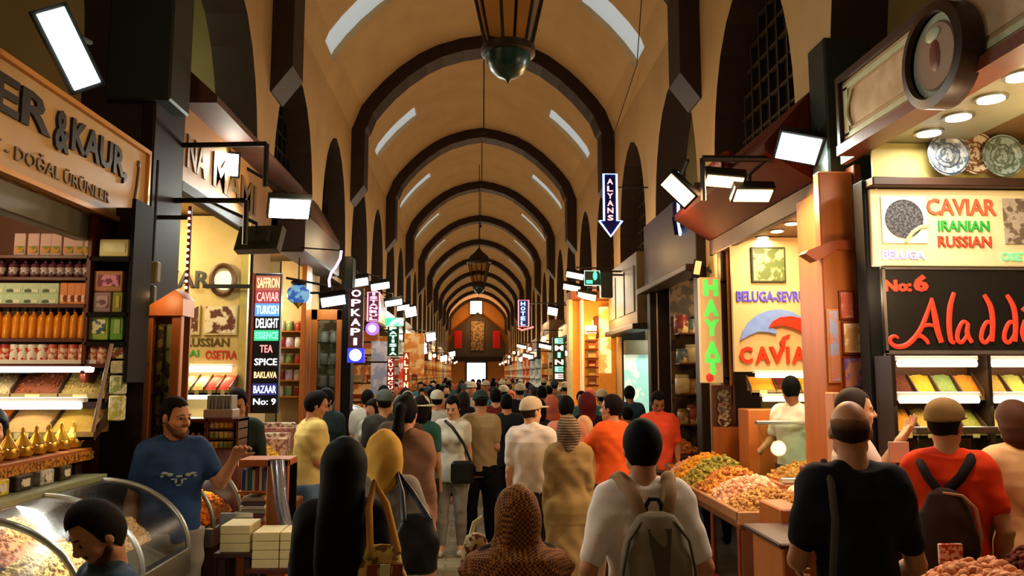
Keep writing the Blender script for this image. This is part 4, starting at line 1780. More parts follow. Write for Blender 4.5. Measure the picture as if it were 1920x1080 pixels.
yk = lambda px: atX(px, 300, X_).y
hs = zB - zA
def side_text(mb, txt, y0, y1, z0, z1, depth=.03, bold=.01, x=X_):
    mb.text(txt, (x, y0, z0), (0, 1, 0), (0, 0, 1), y1 - y0, z1 - z0, depth, bold)
b = MB()
side_text(b, 'LZER', yk(-180), yk(88), zA + hs * .50, zA + hs * .86, bold=.03)
b.build('lettering', dk, s)
b = MB()
side_text(b, '&', yk(96), yk(124), zA + hs * .42, zA + hs * .86, bold=.03)
b.build('lettering', dk, s)
b = MB()
side_text(b, 'KAUR,', yk(128), yk(236), zA + hs * .44, zA + hs * .86, bold=.03)
b.build('lettering', dk, s)
b = MB()
side_text(b, 'BAHARAT - DOĞAL ÜRÜNLER', yk(-160), yk(208), zA + hs * .12, zA + hs * .30, .015, .005)
b.build('lettering', mat('#7a5c30', .5), s)
b = MB()
yt = yk(258)
b.tube([(X_, yt - .04, zA + hs * .2), (X_, yt, zA + hs * .5), (X_, yt + .02, zA + hs * .78)], .012, 6)
b.blob((X_, yt + .02, zA + hs * .8), (.01, .03, .03))
b.build('emblem', mat('#5a4a30', .5), s, True)
# head beam under the sign
b = MB()
b.box(PX - .06, PX + .04, 2.2, 5.62, zA - .20, zA - .035, .01)
tag(b.build('shop_beam', mat('#5d5a4c', .4, metal=.3, amt=.2)), 'grey metal head beam under the golden sign', 'beam')
# corner posts of the shop fronts
def post(label, x0, x1, y0, y1, z1, m):
    return tag(MB().box(x0, x1, y0, y1, 0, z1, .01).build('corner_post', m), label, 'post')
post('dark post with pale metal edge closing the first shop on the left', PX - .10, PX + .02, 5.50, 5.66, 3.0, mat('#1c2220', .4, amt=.2))
t = tag(MB().box(PX + .02, PX + .05, 5.48, 5.66, 0, 3.0).build('metal_edge', steel), 'pale metal edge strip beside the first dark post on the left', 'strip')

yS = 5.26   # shelf wall: the partition faces the camera at y 5.29
YF = 4.98
def az(py, y=YF): return atY(100, py, y).z
def axx(px, y=YF): return atY(px, 600, y).x
XA, XB = -3.9, axx(160)
c = thing('shelf_unit', 'tall dark shelf unit of boxes and bottles in the first shop on the left', 'shelf', (-3.2, 5.1, 0))
b = MB()
b.box(XA, XB, yS, yS + .02, 1.2, 3.05)
b.build('back_panel', mat('#5a2f1c', .5, kind='wood', scale=4), c)
for px in (-140, 160, 240):
    b = MB()
    b.box(axx(px) - .012, axx(px) + .012, YF, yS, 1.9, 3.05)
    b.build('upright', redwood if px < 200 else black, c)
b = MB()
b.box(axx(160), axx(240), yS, yS + .02, .9, 3.05)
b.build('back_panel', darkwood, c)
shz = []
for py in (478, 519, 570, 634, 682):
    z = az(py)
    shz.append(z)
    b = MB()
    b.box(XA, XB, YF, yS, z - .022, z, .003)
    b.build('shelf_board', redwood, c)
for py in (480, 585, 640):
    b = MB()
    b.box(axx(160), axx(240), YF, yS, az(py) - .03, az(py), .003)
    b.build('shelf_board', black, c)


def gift_box(m1, m2, w, h, d=.12, lid=None):
    r = thing('gift_box', None, 'box', (0, 0, 0))
    MB().box(-w / 2, w / 2, -d / 2, d / 2, 0, h, .004).build('carton', m1, r, local=True)
    MB().box(-w * .36, w * .36, -d / 2 - .003, -d / 2, h * .12, h * .42).build('printed_label', m2, r, local=True)
    return r


# row 1: window boxes
o = Once(gift_box(mat('#c9a9a4', .6, amt=.1), mat('#c9892e', .6, kind='speck', scale=30, col2='#6a7a2a'), .072, az(436) - shz[0]))
for k, px in enumerate((22, 48, 72, 91, 116, 136, 152)):
    o.put((axx(px), YF + .09, shz[0]), 0, 'pale pink window box on the top shelf of the first left shop', 'pale window boxes on the top shelf')
# row 2: small bottles
def bottle(h, r, body, neck, lab=None, name='bottle', cat='bottle'):
    t = thing(name, None, cat, (0, 0, 0))
    MB().lathe((0, 0, 0), [(r * .9, 0), (r, .01), (r, h * .62), (r * .8, h * .70), (r * .38, h * .76), (r * .34, h * .84)], 12).build('bottle_body', body, t, True, local=True)
    MB().lathe((0, 0, h * .83), [(r * .45, 0), (r * .45, h * .15), (r * .3, h * .17)], 10).build('bottle_cap', neck, t, True, local=True)
    if lab:
        MB().lathe((0, 0, h * .16), [(r * 1.02, 0), (r * 1.02, h * .34)], 12).build('bottle_label', lab, t, True, local=True)
    return t


o = Once(bottle(az(482) - shz[1], .032, mat('#5b2f3c', .3, amt=.1), black, mat('#bfb0b0', .6, kind='speck', scale=60, col2='#4a3a44')))
for k, px in enumerate((-14, 10, 32, 52, 70, 85, 101, 117, 135, 150)):
    o.put((axx(px), YF + .06, shz[1]), 0, 'small dark bottle with pale label on the second shelf of the first left shop', 'small labelled bottles on the second shelf')
# row 3 boxes
h3 = (az(530) - shz[2])
o = Once(gift_box(mat('#b9d2ae', .6, amt=.08), mat('#4c5a48', .6, kind='speck', scale=18, col2='#d8dcc0'), .115, h3 * .5))
for px in (-15, 18, 52, 86):
    for q in (0, 1):
        o.put((axx(px), YF + .08, shz[2] + q * h3 * .5), 0, 'pale green tea carton %s' % ('stacked on top of another in the third shelf row' if q else 'at the bottom of the third shelf row'), 'pale green cartons, %s' % ('upper' if q else 'lower'))
o = Once(gift_box(mat('#d98a55', .6, amt=.1), mat('#e8c9b4', .6, kind='speck', scale=20, col2='#7a2a1a'), .046, h3 * 1.02))
for px in (113, 127, 140, 153):
    o.put((axx(px), YF + .08, shz[2]), 0, 'orange carton at the right end of the third shelf row', 'orange cartons on the third shelf')
# row 4 honey bottles
o = Once(bottle(az(573) - shz[3], .030, mat('#e08a14', .25, amt=.25, scale=18), mat('#22150f', .4), None, 'honey_bottle'))
for k, px in enumerate((-12, 5, 23, 38, 54, 71, 86, 102, 117, 132, 148)):
    o.put((axx(px), YF + .06, shz[3]), 0, 'amber honey bottle with dark neck on the fourth shelf of the first left shop', 'amber bottles on the fourth shelf')
# row 5 jars
def jar(h, r, body, lid, name='jar'):
    t = thing(name, None, 'jar', (0, 0, 0))
    MB().lathe((0, 0, 0), [(r * .92, 0), (r, .008), (r, h * .78), (r * .85, h * .84)], 12).build('glass_body', body, t, True, local=True)
    MB().lathe((0, 0, h * .82), [(r * .95, 0), (r * .95, h * .17), (r * .85, h * .18)], 12).build('lid', lid, t, True, local=True)
    return t


jw = az(645) - shz[4]
o1 = Once(jar(jw, .036, mat('#b5402e', .35, amt=.2, kind='speck', scale=40, col2='#e0b8a0'), mat('#b03a2c', .4)))
o2 = Once(jar(jw, .036, mat('#e9e2d2', .35, amt=.05, kind='speck', scale=25, col2='#c92c1c'), mat('#f2efe4', .4)))
for px in (-12, 6, 24, 40, 57, 76):
    (o1 if px < 20 else o2).put((axx(px), YF + .06, shz[4]), 0, 'dark red jar at the left of the fifth shelf' if px < 20 else 'white-lidded jar with red labels on the fifth shelf', 'dark red jars' if px < 20 else 'white-lidded jars')
o3 = Once(jar(jw, .036, mat('#c26a50', .35, kind='speck', scale=40, col2='#e6c8b4'), mat('#c9604a', .4)))
for px in (96, 115, 134, 153, 171, 189):
    o3.put((axx(px), YF + .06, shz[4]), 0, 'coral-lidded jar in the right half of the fifth shelf', 'coral-lidded jars')
MB().box(XB - .01, axx(200), YF, yS, az(682) - .022, az(682), .003).build('shelf_board', redwood, c)
# side cabinet
def tin(label, px0, px1, py0, py1, m1, m2):
    t = thing('tin', label, 'tin', ((axx(px0) + axx(px1)) / 2, YF + .1, az(py1)))
    MB().box(axx(px0), axx(px1), YF + .03, YF + .18, az(py1), az(py0), .006).build('tin_body', m1, t)
    MB().box(axx(px0 + 8), axx(px1 - 6), YF + .026, YF + .03, az(py0 + (py1 - py0) * .75), az(py0 + (py1 - py0) * .2)).build('tin_label', m2, t)
tin('bright cream gift tin alone on the top shelf of the side cabinet', 174, 230, 446, 479, mat('#e6dc9a', .4, amt=.08), mat('#f6f2c8', .5, amt=.2))
tin('pink and gold tin in the side cabinet under the cream tin', 167, 222, 506, 545, mat('#b0764c', .4), mat('#cf8ba4', .5, kind='speck', scale=24, col2='#7a2a5a'))
tin('mauve tin in the side cabinet, second from the top of its stack', 167, 202, 546, 585, mat('#9a7a86', .4), mat('#b79aa4', .5, kind='speck', scale=24, col2='#6a4a5a'))
tin('olive tin beside the mauve tin in the side cabinet', 204, 224, 546, 585, mat('#8a8a3a', .4), mat('#c9b95a', .5))
tin('light green and white tin in the lower side cabinet', 160, 200, 588, 637, mat('#9cc04a', .4), mat('#e4e6c4', .5, kind='speck', scale=30, col2='#3a5a6a'))
tin('grass green tin beside the green and white tin', 203, 228, 588, 637, mat('#6aa83a', .4), mat('#a4c97a', .5))
for k, (py0, py1, col, l2) in enumerate(((650, 672, '#7a3a24', 'reddish'), (676, 700, '#c2c09a', 'off-white'), (704, 740, '#8c9a5a', 'moss green'), (742, 790, '#b0b050', 'yellow-green'))):
    t = thing('packet', l2 + ' packet hanging in the narrow rack beside the dark post', 'packet', (axx(222), YF + .05, az(py1)))
    MB().box(axx(207), axx(232), YF + .03, YF + .10, az(py1), az(py0), .008).build('packet_body', mat(col, .5, kind='speck', scale=30, col2='#d8d4b0'), t)

# lit spice bins of the first shop
def bin_row(label, x0, x1, y0, y1, zb, zt, cols, names, case_m=black, pcs=0):
    """sloping bins: front edge y0 at height zb, back edge y1 at zt"""
    n = len(cols)
    t = thing('bin_rack', label, 'bin rack', ((x0 + x1) / 2, y0, zb))
    b = MB()
    b.prism([(x0, y0, zb - .05), (x1, y0, zb - .05), (x1, y0, zb), (x0, y0, zb)], (0, .02, 0))
    b.build('front_rail', mat('#8a7444', .35, metal=.2, amt=.2), t)
    b = MB()
    b.prism([(x0, y0, zb - .05), (x1, y0, zb - .05), (x1, y1, zt - .07), (x0, y1, zt - .07)], (0, 0, .02))
    b.build('tray', case_m, t)
    w = (x1 - x0) / n
    for k in range(n + 1):
        b = MB()
        xx = x0 + k * w
        b.prism([(xx - .004, y0, zb - .05), (xx - .004, y0, zb + .03), (xx - .004, y1, zt + .02), (xx - .004, y1, zt - .07)], (.008, 0, 0))
        b.build('divider', mat('#4a3320', .5), t)
    for k in range(n):
        a = x0 + k * w + .006
        e = a + w - .012
        b_ = heap(names[k][0], names[k][1], names[k][2], [(a, y0 + .02, zb), (e, y0 + .02, zb), (e, y1, zt), (a, y1, zt)], .035, grain(cols[k]) if pcs else mat(cols[k], .8, scale=60, amt=.25, bump=.4), pcs, (.008, .008, .006), 10, 10, k, 1, bumpy=.006)
        for q in range(1):
            pt = MB().box(a + w * .3, a + w * .6, y0 - .004, y0, zb - .045, zb - .005)
            pt.build('price_tag', mat('#cdbb7a', .6), t)
    return t


yb0, yb1 = 5.06, 5.22
def B(py, y=5.06): return atY(100, py, y).z
bin_row('upper lit row of nut bins in the first shop on the left', -3.75, axx(194), yb0, yb1, B(738), B(738) + .13,
        ['#b98a52', '#d9a070', '#e0c08a', '#8f4a2c', '#b89a52'],
        [('dried_figs', 'tan dried figs in the leftmost bin of the upper row', 'dried fruit'), ('dried_apricots', 'peach coloured dried fruit in the upper bin row', 'dried fruit'), ('pistachios', 'pale pistachios heaped in the middle of the upper bin row', 'nuts'), ('red_berries', 'dark red-brown berries heaped in the upper bin row', 'berries'), ('green_raisins', 'olive-yellow raisins in the right bin of the upper row', 'raisins')], pcs=140)
bin_row('lower lit row of spice bins in the first shop on the left', -3.75, axx(186), yb0 - .06, yb1 - .02, B(810, 5.0), B(810, 5.0) + .13,
        ['#a86a2c', '#c98a3c', '#e8761a', '#a9814a', '#a88434'],
        [('ground_spice', 'brown spice at the far left of the lower bin row', 'spice'), ('curry_powder', 'ochre spice in the lower bin row', 'spice'), ('turmeric', 'bright orange spice heap in the lower bin row', 'spice'), ('cumin', 'light brown spice heap in the lower bin row', 'spice'), ('ginger_powder', 'golden brown spice at the right of the lower bin row', 'spice')])
tube_light('white tube light over the upper bin row of the first left shop', axx(-60), axx(182), 5.0, B(691, 5.0), .024, 4)
tube_light('white tube light over the lower bin row of the first left shop', axx(-60), axx(170), 4.96, B(761, 4.96), .022, 3)
MB().box(-3.9, -2.75, 5.05, 5.22, B(700, 5.0), B(684, 5.0) - .0).build('light_shelf', mat('#3a3a3c', .4), c)
tag(MB().tube([(axx(212, 4.8), 4.8, atY(212, 645, 4.8).z), (axx(186, 4.7), 4.7, atY(186, 810, 4.7).z)], .012, 6).build('leaning_rail', mat('#a08a80', .4)), 'thin pale rail slanting down beside the bin rows', 'rail')
for k, (px, py) in enumerate(((115, 397), (30, 350))):
    p = atZ(px, py, 3.115)
    if k == 0:
        downlight('round downlight in the copper ceiling of the first left shop', p.x, p.y, 3.12, None, .06, 25)
    else:
        t = thing('ceiling_lamp', 'drum-shaped cream ceiling lamp in the copper ceiling of the first left shop', 'light', (p.x, p.y, 3.0))
        MB().lathe((p.x, p.y, 3.0), [(.10, 0), (.11, .06), (.12, .12)], 20).build('lamp_shade', mat('#c9b98a', .5), t, True)
lamp((-3.3, 3.9, 2.85), 34, (1, .72, .40), .1)
lamp((-3.5, 4.4, 2.2), 10, (1, .85, .6), .1)

# ---- row of golden pots on the counter ledge
led = thing('counter_ledge', 'long wooden ledge carrying the golden pots along the first left counter', 'counter', (-2.45, 4.2, 0))
MB().box(-2.62, -2.38, 3.47, 5.1, 1.46, 1.50, .006).build('ledge_board', mat('#a8642a', .5, kind='wood', scale=8), led)
MB().box(-2.40, -2.37, 3.47, 5.1, 1.43, 1.48).build('gold_trim', mat('#c98a2c', .4, kind='speck', scale=60, col2='#6a3a14'), led)
MB().box(-2.62, -2.58, 3.47, 5.1, .0, 1.46).build('back_panel', redwood, led)
MB().box(-2.56, -2.44, 5.02, 5.1, .0, 1.46).build('end_post', mat('#3a2018', .5), led)
def pot():
    t = thing('golden_pot', None, 'pot', (0, 0, 0))
    MB().lathe((0, 0, 0), [(.025, 0), (.045, .01), (.052, .035), (.045, .055), (.03, .06)], 14).build('pot_body', gold, t, True, local=True)
    MB().lathe((0, 0, .058), [(.042, 0), (.036, .012), (.016, .045), (.007, .07), (.009, .078), (.003, .09)], 14).build('pot_lid', gold, t, True, local=True)
    MB().tube([(.04, 0, .03), (.06, 0, .045), (.07, 0, .06)], .006, 6).build('spout', gold, t, True, local=True)
    return t
o = Once(pot())
for k in range(12):
    y = 3.54 + k * .135
    o.put((-2.47, y, 1.50), 0, 'small golden pot with pointed lid in the row along the left counter ledge', 'golden pots on the counter ledge', 1.12)
# coloured packs under the ledge
for k, (y, col, w, l2) in enumerate(((3.35, '#c9c9c0', .17, 'grey-white'), (3.55, '#d8b82c', .14, 'mustard yellow'), (3.72, '#b02c22', .17, 'red'), (3.92, '#2a2420', .15, 'blackish'), (4.10, '#d8c23a', .15, 'yellow'), (4.30, '#37302c', .18, 'dark brown'), (4.52, '#b9b9b2', .16, 'pale grey'), (4.72, '#4a3c2c', .14, 'brown'))):
    t = thing('tea_pack', l2 + ' pack standing under the ledge of golden pots', 'packet', (-2.37, y, 1.35))
    MB().box(-2.40, -2.34, y - w * .42, y + w * .42, 1.352, 1.43, .006).build('pack_body', mat(col, .5, kind='speck', scale=26, col2=None), t)
    MB().box(-2.339, -2.336, y - w * .22, y + w * .22, 1.37, 1.41).build('pack_label', mat('#d8d2bc', .6, kind='speck', scale=40, col2='#5a4a3a'), t)

# ---- curved glass display counters
def glass_case(label, x0, x1, y0, y1, ribs, ztop, zbot, base_z):
    """x0 = back edge, x1 = front (aisle) edge"""
    t = thing('display_counter', label, 'counter', ((x0 + x1) / 2, (y0 + y1) / 2, 0))
    MB().box(x0, x1 - .04, y0, y1, 0, base_z, .01).build('base', mat('#2b1a14', .4, kind='wood', scale=5), t)
    MB().box(x0 - .12, x0 + .06, y0 - .03, y1 + .03, ztop - .01, ztop + .03, .006).build('top_ledge', mat('#8a9270', .35, amt=.2), t)
    MB().box(x0 - .10, x0 - .08, y0, y1, base_z, ztop).build('back_pane', glass, t)
    def prof(a):
        return (x0 + .04 + (x1 - x0 - .04) * math.sin(a * PI / 2), zbot + (ztop - zbot) * math.cos(a * PI / 2))
    N = 26
    P = [prof(i / N) for i in range(N + 1)]
    b = MB()
    V = [(x, y0, z) for x, z in P] + [(x, y1, z) for x, z in P]
    b.add(V, [(i, i + 1, N + 2 + i, N + 1 + i) for i in range(N)])
    b.build('curved_glass', mat((.90, .95, .92), .28, kind='glass'), t, True)
    for y in ribs:
        b = MB()
        b.tube([(x, y, z) for x, z in P], .017, 8)
        b.build('steel_rib', mat('#93978f', .35, metal=.7, amt=.1), t, True)
    MB().box(x1 - .05, x1 + .01, y0, y1, base_z - .03, zbot, .005).build('front_rail', steel, t)
    return t


case1 = glass_case('curved glass nut counter at the bottom left', -2.30, -1.72, 3.0, 4.98, (3.02, 3.68, 4.30, 4.95), 1.32, .92, .80)
tr = [  # y0, y1, lower-left goods
    ('cashews', 'pale cashews heaped at the near end of the glass nut counter', 'nuts', '#e3c88e', '#c9a05a'),
    ('hazelnuts', 'orange-brown dried fruit under the ledge of the glass counter', 'dried fruit', '#b9703a', '#8a4a20'),
    ('walnut_halves', 'beige shelled walnuts heaped in the middle of the glass counter', 'nuts', '#cdb27a', '#a8844a'),
    ('banana_chips', 'bright yellow banana chips in the glass counter', 'dried fruit', '#e3c22e', '#b08a1a'),
    ('coconut_flakes', 'white coconut pieces at the back of the glass counter', 'dried fruit', '#f2ecd8', '#d8cfa8'),
    ('almonds', 'cream almonds heaped at the far end of the glass counter', 'nuts', '#e0bf94', '#b98a5a'),
    ('apricots', 'glossy orange dried apricots in the front of the glass counter', 'dried fruit', '#e0741a', '#a84a10'),
    ('peanuts', 'light peanuts in the front tray of the glass counter', 'nuts', '#e0c89a', '#b99a60'),
    ('prunes', 'dark brown dates at the far end of the glass counter', 'dried fruit', '#5a4020', '#33220f')]
cells = [(0, 3.05, 3.70, 0), (4, 3.05, 3.75, 1), (2, 3.74, 4.30, 0), (1, 3.78, 4.32, 1), (7, 3.2, 3.7, 2), (3, 4.33, 4.62, 0), (5, 4.64, 4.93, 0), (8, 4.36, 4.93, 1), (6, 3.74, 4.30, 2)]
row = [(-2.12, -1.93, 1.07, .98), (-2.33, -2.13, 1.19, 1.09), (-1.92, -1.76, .96, .87)]
for gi, y0, y1, r_ in cells:
    nm, lb, ct, c1, c2 = tr[gi]
    xa, xb, za, zb = row[r_]
    heap(nm, lb, ct, quad(xa, xb, y0, y1, za, zb), .075, grain(c1, c2), 420, (.014, .010, .008), 16, 22, gi, 1)
b = MB()
b.prism([(-2.36, 3.02, 1.12), (-1.76, 3.02, .815), (-1.76, 3.02, .83), (-2.36, 3.02, 1.135)], (0, 1.93, 0))
b.build('sloping_tray', mat('#8a8a80', .4, metal=.5), case1)
area((-2.28, 4.0, 1.30), (.25, 0, -1), 27, (1, .98, .85), .02, 1.9)  # light added without a fixture to brighten the nuts in the case
for k, (x, y, col, l2) in enumerate(((-1.70, 3.20, '#b02a20', 'red-labelled'), (-1.70, 3.30, '#c9c9b9', 'white-labelled'), (-1.72, 3.08, '#4a7a58', 'green-labelled'))):
    pass

glass_case('smaller curved glass counter beyond the man in the blue T-shirt', -2.38, -1.84, 5.75, 6.45, (5.78, 6.42), 1.30, .88, .78)
heap('dried_oranges', 'bright orange dried fruit heaped in the second glass counter', 'dried fruit', quad(-2.12, -1.90, 5.8, 6.4, .99, .90), .10, grain('#f08a1a', '#c9600f'), 260, (.02, .016, .009), 14, 14, 3)
heap('candied_fruit', 'yellow candied fruit at the back of the second glass counter', 'dried fruit', quad(-2.36, -2.13, 5.8, 6.4, 1.09, 1.0), .10, grain('#e0b83a', '#a8842a'), 220, (.02, .016, .009), 14, 14, 5)
MB().box(-2.38, -1.86, 5.76, 6.44, .78, .84)
area((-2.3, 6.1, 1.27), (.3, 0, -1), 9, (1, .95, .8), .06, .6)
tag(MB().box(-1.78, -1.55, 5.72, 5.74, .86, .99, .003).build('steel_scoop_tray', steel), 'crumpled foil tray at the corner of the second glass counter', 'tray')

# ---- brown bottle cabinet
c = thing('bottle_cabinet', 'dark reddish-brown cabinet with small bottles on its shelves behind the blue T-shirt', 'cabinet', (-2.2, 6.75, 0))
xa, xb = atY(268, 800, 6.7).x, atY(447, 800, 6.7).x
z1 = atY(400, 785, 6.7).z
zl = atY(400, 842, 6.7).z
MB().box(xa, xb, 6.7, 7.0, 0, zl, .01).build('cabinet_body', redwood, c)
MB().box(xa, xb, 6.7, 7.0, z1 - .03, z1, .005).build('cabinet_top', redwood, c)
MB().box(xa, xb, 6.97, 7.0, zl, z1).build('back_panel', mat('#2a120c', .5), c)
for x in (xa, (xa * .35 + xb * .65), xb - .02):
    MB().box(x, x + .02, 6.7, 7.0, zl, z1).build('upright', redwood, c)
for q in (.333, .667):
    zz = zl + (z1 - zl) * q
    MB().box(xa * .35 + xb * .65, xb, 6.72, 7.0, zz - .01, zz).build('shelf_board', redwood, c)
ob = Once(bottle(.13, .022, mat('#e0a030', .3, amt=.2), black, None, 'oil_bottle'))
for px in (352, 364, 376):
    ob.put((atY(px, 800, 6.8).x, 6.78, zl), 0, 'amber oil bottle in the left bay of the brown bottle cabinet', 'amber oil bottles in the brown cabinet', 1.2)
oj = {}
for r_ in range(3):
    for k in range(6):
        col = [('#d8a838', 'amber'), ('#8aa04a', 'green'), ('#c9b878', 'straw coloured')][(r_ + (k > 2)) % 3]
        if col[1] not in oj: oj[col[1]] = Once(jar(.055, .024, mat(col[0], .35, amt=.15), mat('#d8c890', .4), 'small_jar'))
        oj[col[1]].put((atY(388 + k * 9, 800, 6.75).x, 6.76, zl + (z1 - zl) * r_ / 3 + .002), 0, 'tiny %s jar in the small shelves of the brown bottle cabinet' % col[1], 'tiny %s jars' % col[1])
t = thing('spice_tins', 'grey ribbed carton rack standing on top of the brown bottle cabinet', 'rack', (atY(415, 760, 6.8).x, 6.8, z1))
xm = t.location.x
MB().box(xm - .12, xm + .12, 6.72, 6.92, z1, z1 + .075, .006).build('rack_base', mat('#a08c88', .5), t)
for k in range(7):
    MB().box(xm - .10 + k * .03, xm - .078 + k * .03, 6.74, 6.9, z1 + .075, z1 + .19, .003).build('carton', mat('#77766a' if k % 2 else '#8d8a80', .6), t)
t2 = Once(bottle(.26, .03, mat('#c9a23a', .3, amt=.2), mat('#d8b85a', .3), None, 'tall_bottle'))
for px in (272, 284, 296, 308):
    t2.put((atY(px, 780, 6.8).x, 6.85, z1), 0, 'tall golden bottle standing at the left of the brown cabinet top', 'tall golden bottles on the brown cabinet', 1.1)

# ---- orange wooden gabled showcase
yc = 5.54
gx = lambda px: atY(px, 600, yc).x
gz = lambda py: atY(300, py, yc).z
c = thing('wooden_showcase', 'tall orange wooden showcase with a gabled top behind the blue T-shirt', 'cabinet', (gx(300), yc, 0))
MB().box(gx(257), gx(287), yc, yc + .06, 0, gz(590), .006).build('side_post', orangewood, c)
MB().box(gx(322), gx(340), yc, yc + .06, 0, gz(590), .006).build('side_post', orangewood, c)
MB().box(gx(257), gx(340), yc + .17, yc + .19, .0, gz(590)).build('back_panel', orangewood, c)
MB().box(gx(257), gx(262), yc + .06, yc + .17, 0, gz(590)).build('side_panel', orangewood, c)
b = MB()
b.prism([(gx(252), yc - .03, gz(592)), (gx(345), yc - .03, gz(592)), (gx(345), yc - .03, gz(560)), (gx(330), yc - .03, gz(543))], (0, .22, 0))
b.build('gabled_top', mat('#c9743a', .35, kind='wood', scale=5), c)
MB().box(gx(287), gx(322), yc + .02, yc + .026, 0.9, gz(592)).build('glass_door', glass, c)
for q in range(4):
    MB().box(gx(287), gx(322), yc + .04, yc + .17, 1.2 + q * .3, 1.21 + q * .3).build('glass_shelf', glass, c)
MB().box(gx(290), gx(300), yc + .06, yc + .15, 1.21, 2.3, .01).build('golden_column', mat('#b99a4a', .4, kind='speck', scale=14, col2='#5a4a22'), c)
MB().box(gx(306), gx(318), yc + .06, yc + .15, 1.21, 2.3, .01).build('golden_column', mat('#a8a070', .4, kind='speck', scale=14, col2='#4a4a32'), c)
MB().box(gx(262), gx(282), yc - .006, yc, gz(680), gz(684)).build('metal_clasp', steel, c)
lamp((gx(305), yc - .25, gz(560)), 3, WARM, .04)

# string of little lamps on the second post
yp = 5.9
t = thing('light_chain', 'vertical chain of small warm lamps on the edge of the second shop on the left', 'light chain', (atY(347, 600, yp).x, yp, 1.5))
xx = t.location.x
MB().box(xx - .012, xx + .012, yp, yp + .02, 1.55, 3.2).build('backing_strip', mat('#5a1a14', .6), t)
MB().box(PX + .08, xx, yp + .002, yp + .018, 3.10, 3.13).build('wall_bracket', iron, t)
for k in range(34):
    MB().blob((xx, yp - .012, 1.6 + k * .047), .012, 1).build('bulb', glow((1, .75, .45), 3.5) if k % 4 else glow((1, .4, .25), 3), t)

# dark pier cladding and dark post between the first two shops
def clad(label, x0, x1, y0, y1, z0, z1, m):
    return tag(MB().box(x0, x1, y0, y1, z0, z1, .015).build('pier_cladding', m), label, 'cladding')
clad('dark brown timber cladding on the left pier beside the golden sign', PX, PX + .10, 5.75, 6.35, 0, 5.0, darkwood)
clad('dark green metal box housing above the golden sign on the left', PX - .25, PX + .22, 5.7, 6.1, 3.95, 5.35, mat('#1c2420', .5, amt=.2))
t = thing('meter_box', 'grey-green electrical meter box fixed to the dark pier', 'box', (PX + .08, 5.70, 2.5))
x_ = atY(283, 520, 5.7).x
MB().box(x_ - .05, x_ + .05, 5.68, 5.75, atY(280, 530, 5.7).z, atY(280, 490, 5.7).z, .01).build('box_body', mat('#6a6a48', .5), t)
MB().box(x_ - .03, x_ + .03, 5.69, 5.75, atY(280, 590, 5.7).z, atY(280, 535, 5.7).z, .01).build('box_body', mat('#3c463c', .5), t)
MB().tube([(x_, 5.72, atY(280, 490, 5.7).z), (x_, 5.72, 3.5)], .01, 6).build('conduit', iron, t, True)

# ---------------------------------------------------------------- left side, second shop
y2 = 8.22  # face of the panel, partition starts at 8.29
qx = lambda px, y=y2: atY(px, 600, y).x
qz = lambda py, y=y2: atY(400, py, y).z
p = thing('display_wall', 'cream wall panel with two pictures at the back of the second left shop', 'panel', (qx(400), y2, 0))
MB().box(-3.5, qx(462), y2, y2 + .04, 1.5, qz(405)).build('board', mat('#cdb475', .55, amt=.1), p)
MB().box(qx(450), qx(464), y2 - .03, y2 + .03, 1.5, qz(470)).build('edge_trim', mat('#b9a45a', .4), p)
b = MB()
b.text('BAZAR'[2:], (qx(300), y2 - .002, qz(540)), (1, 0, 0), (0, 0, 1), qx(390) - qx(300), qz(508) - qz(540), .03, .02)
b.build('lettering', dk, p)
b = MB()
N = 28
cx_, cz_ = qx(418), qz(526)
pts = [(cx_ + .115 * math.cos(a), y2 - .05, cz_ + .15 * math.sin(a)) for a in [2 * PI * k / N for k in range(N)]]
b.tube(pts, .028, 8, closed=True)
b.build('ring_emblem', mat('#5a3a1a', .4, metal=.3), p, True)
b = MB()
b.lathe((cx_, y2 - .02, cz_), [(.001, 0), (.10, 0), (.10, .01)], 24, 1, 1, axis='y')
b.build('ring_disc', glow((1, .86, .55), 1.2), p)
for k, (pa, pb) in enumerate(((352, 376), (384, 446))):
    f_ = MB().box(qx(pa), qx(pb), y2 - .03, y2 - .005, qz(628), qz(572)).build('picture_frame', mat('#d8c284', .5), p)
    MB().box(qx(pa + 3), qx(pb - 3), y2 - .034, y2 - .03, qz(625), qz(575)).build('picture', mat('#5a3020', .5, kind='speck', scale=9, col2='#d8c8a8'), p)
for txt, pa, pb, pc, pd, m_, dp in (('RUSSIAN', 350, 432, 650, 634, mat('#5c4a1c', .5), .015), ('ÇAI', 345, 376, 672, 656, mat('#3f9a3a', .5), .015), ('OSETRA', 388, 447, 674, 657, mat('#b93a22', .5), .015)):
    b = MB()
    b.text(txt, (qx(pa), y2 - .002, qz(pc)), (1, 0, 0), (0, 0, 1), qx(pb) - qx(pa), qz(pd) - qz(pc), dp, .02)
    b.build('lettering', m_, p)
tube_light('upper white tube light under the cream panel of the second left shop', qx(340), qx(447), y2 - .12, qz(693), .026, 4)
tube_light('lower white tube light in the second left shop', qx(340), qx(447), y2 - .2, qz(742), .028, 4)
bin_row('spice bins between the tube lights of the second left shop', qx(335), qx(452), y2 - .30, y2 - .02, qz(730), qz(705), ['#6a4a30', '#b99a58', '#c9a860', '#d0442c', '#d84a30'],
        [('brown_spice', 'brown spice in the bins of the second left shop', 'spice'), ('sesame', 'straw-coloured seed in the bins of the second left shop', 'spice'), ('yellow_spice', 'yellow seed beside the red spice of the second left shop', 'spice'), ('paprika', 'red spice heap in the bins of the second left shop', 'spice'), ('sumac', 'bright red spice at the right end of the second left shop bins', 'spice')])
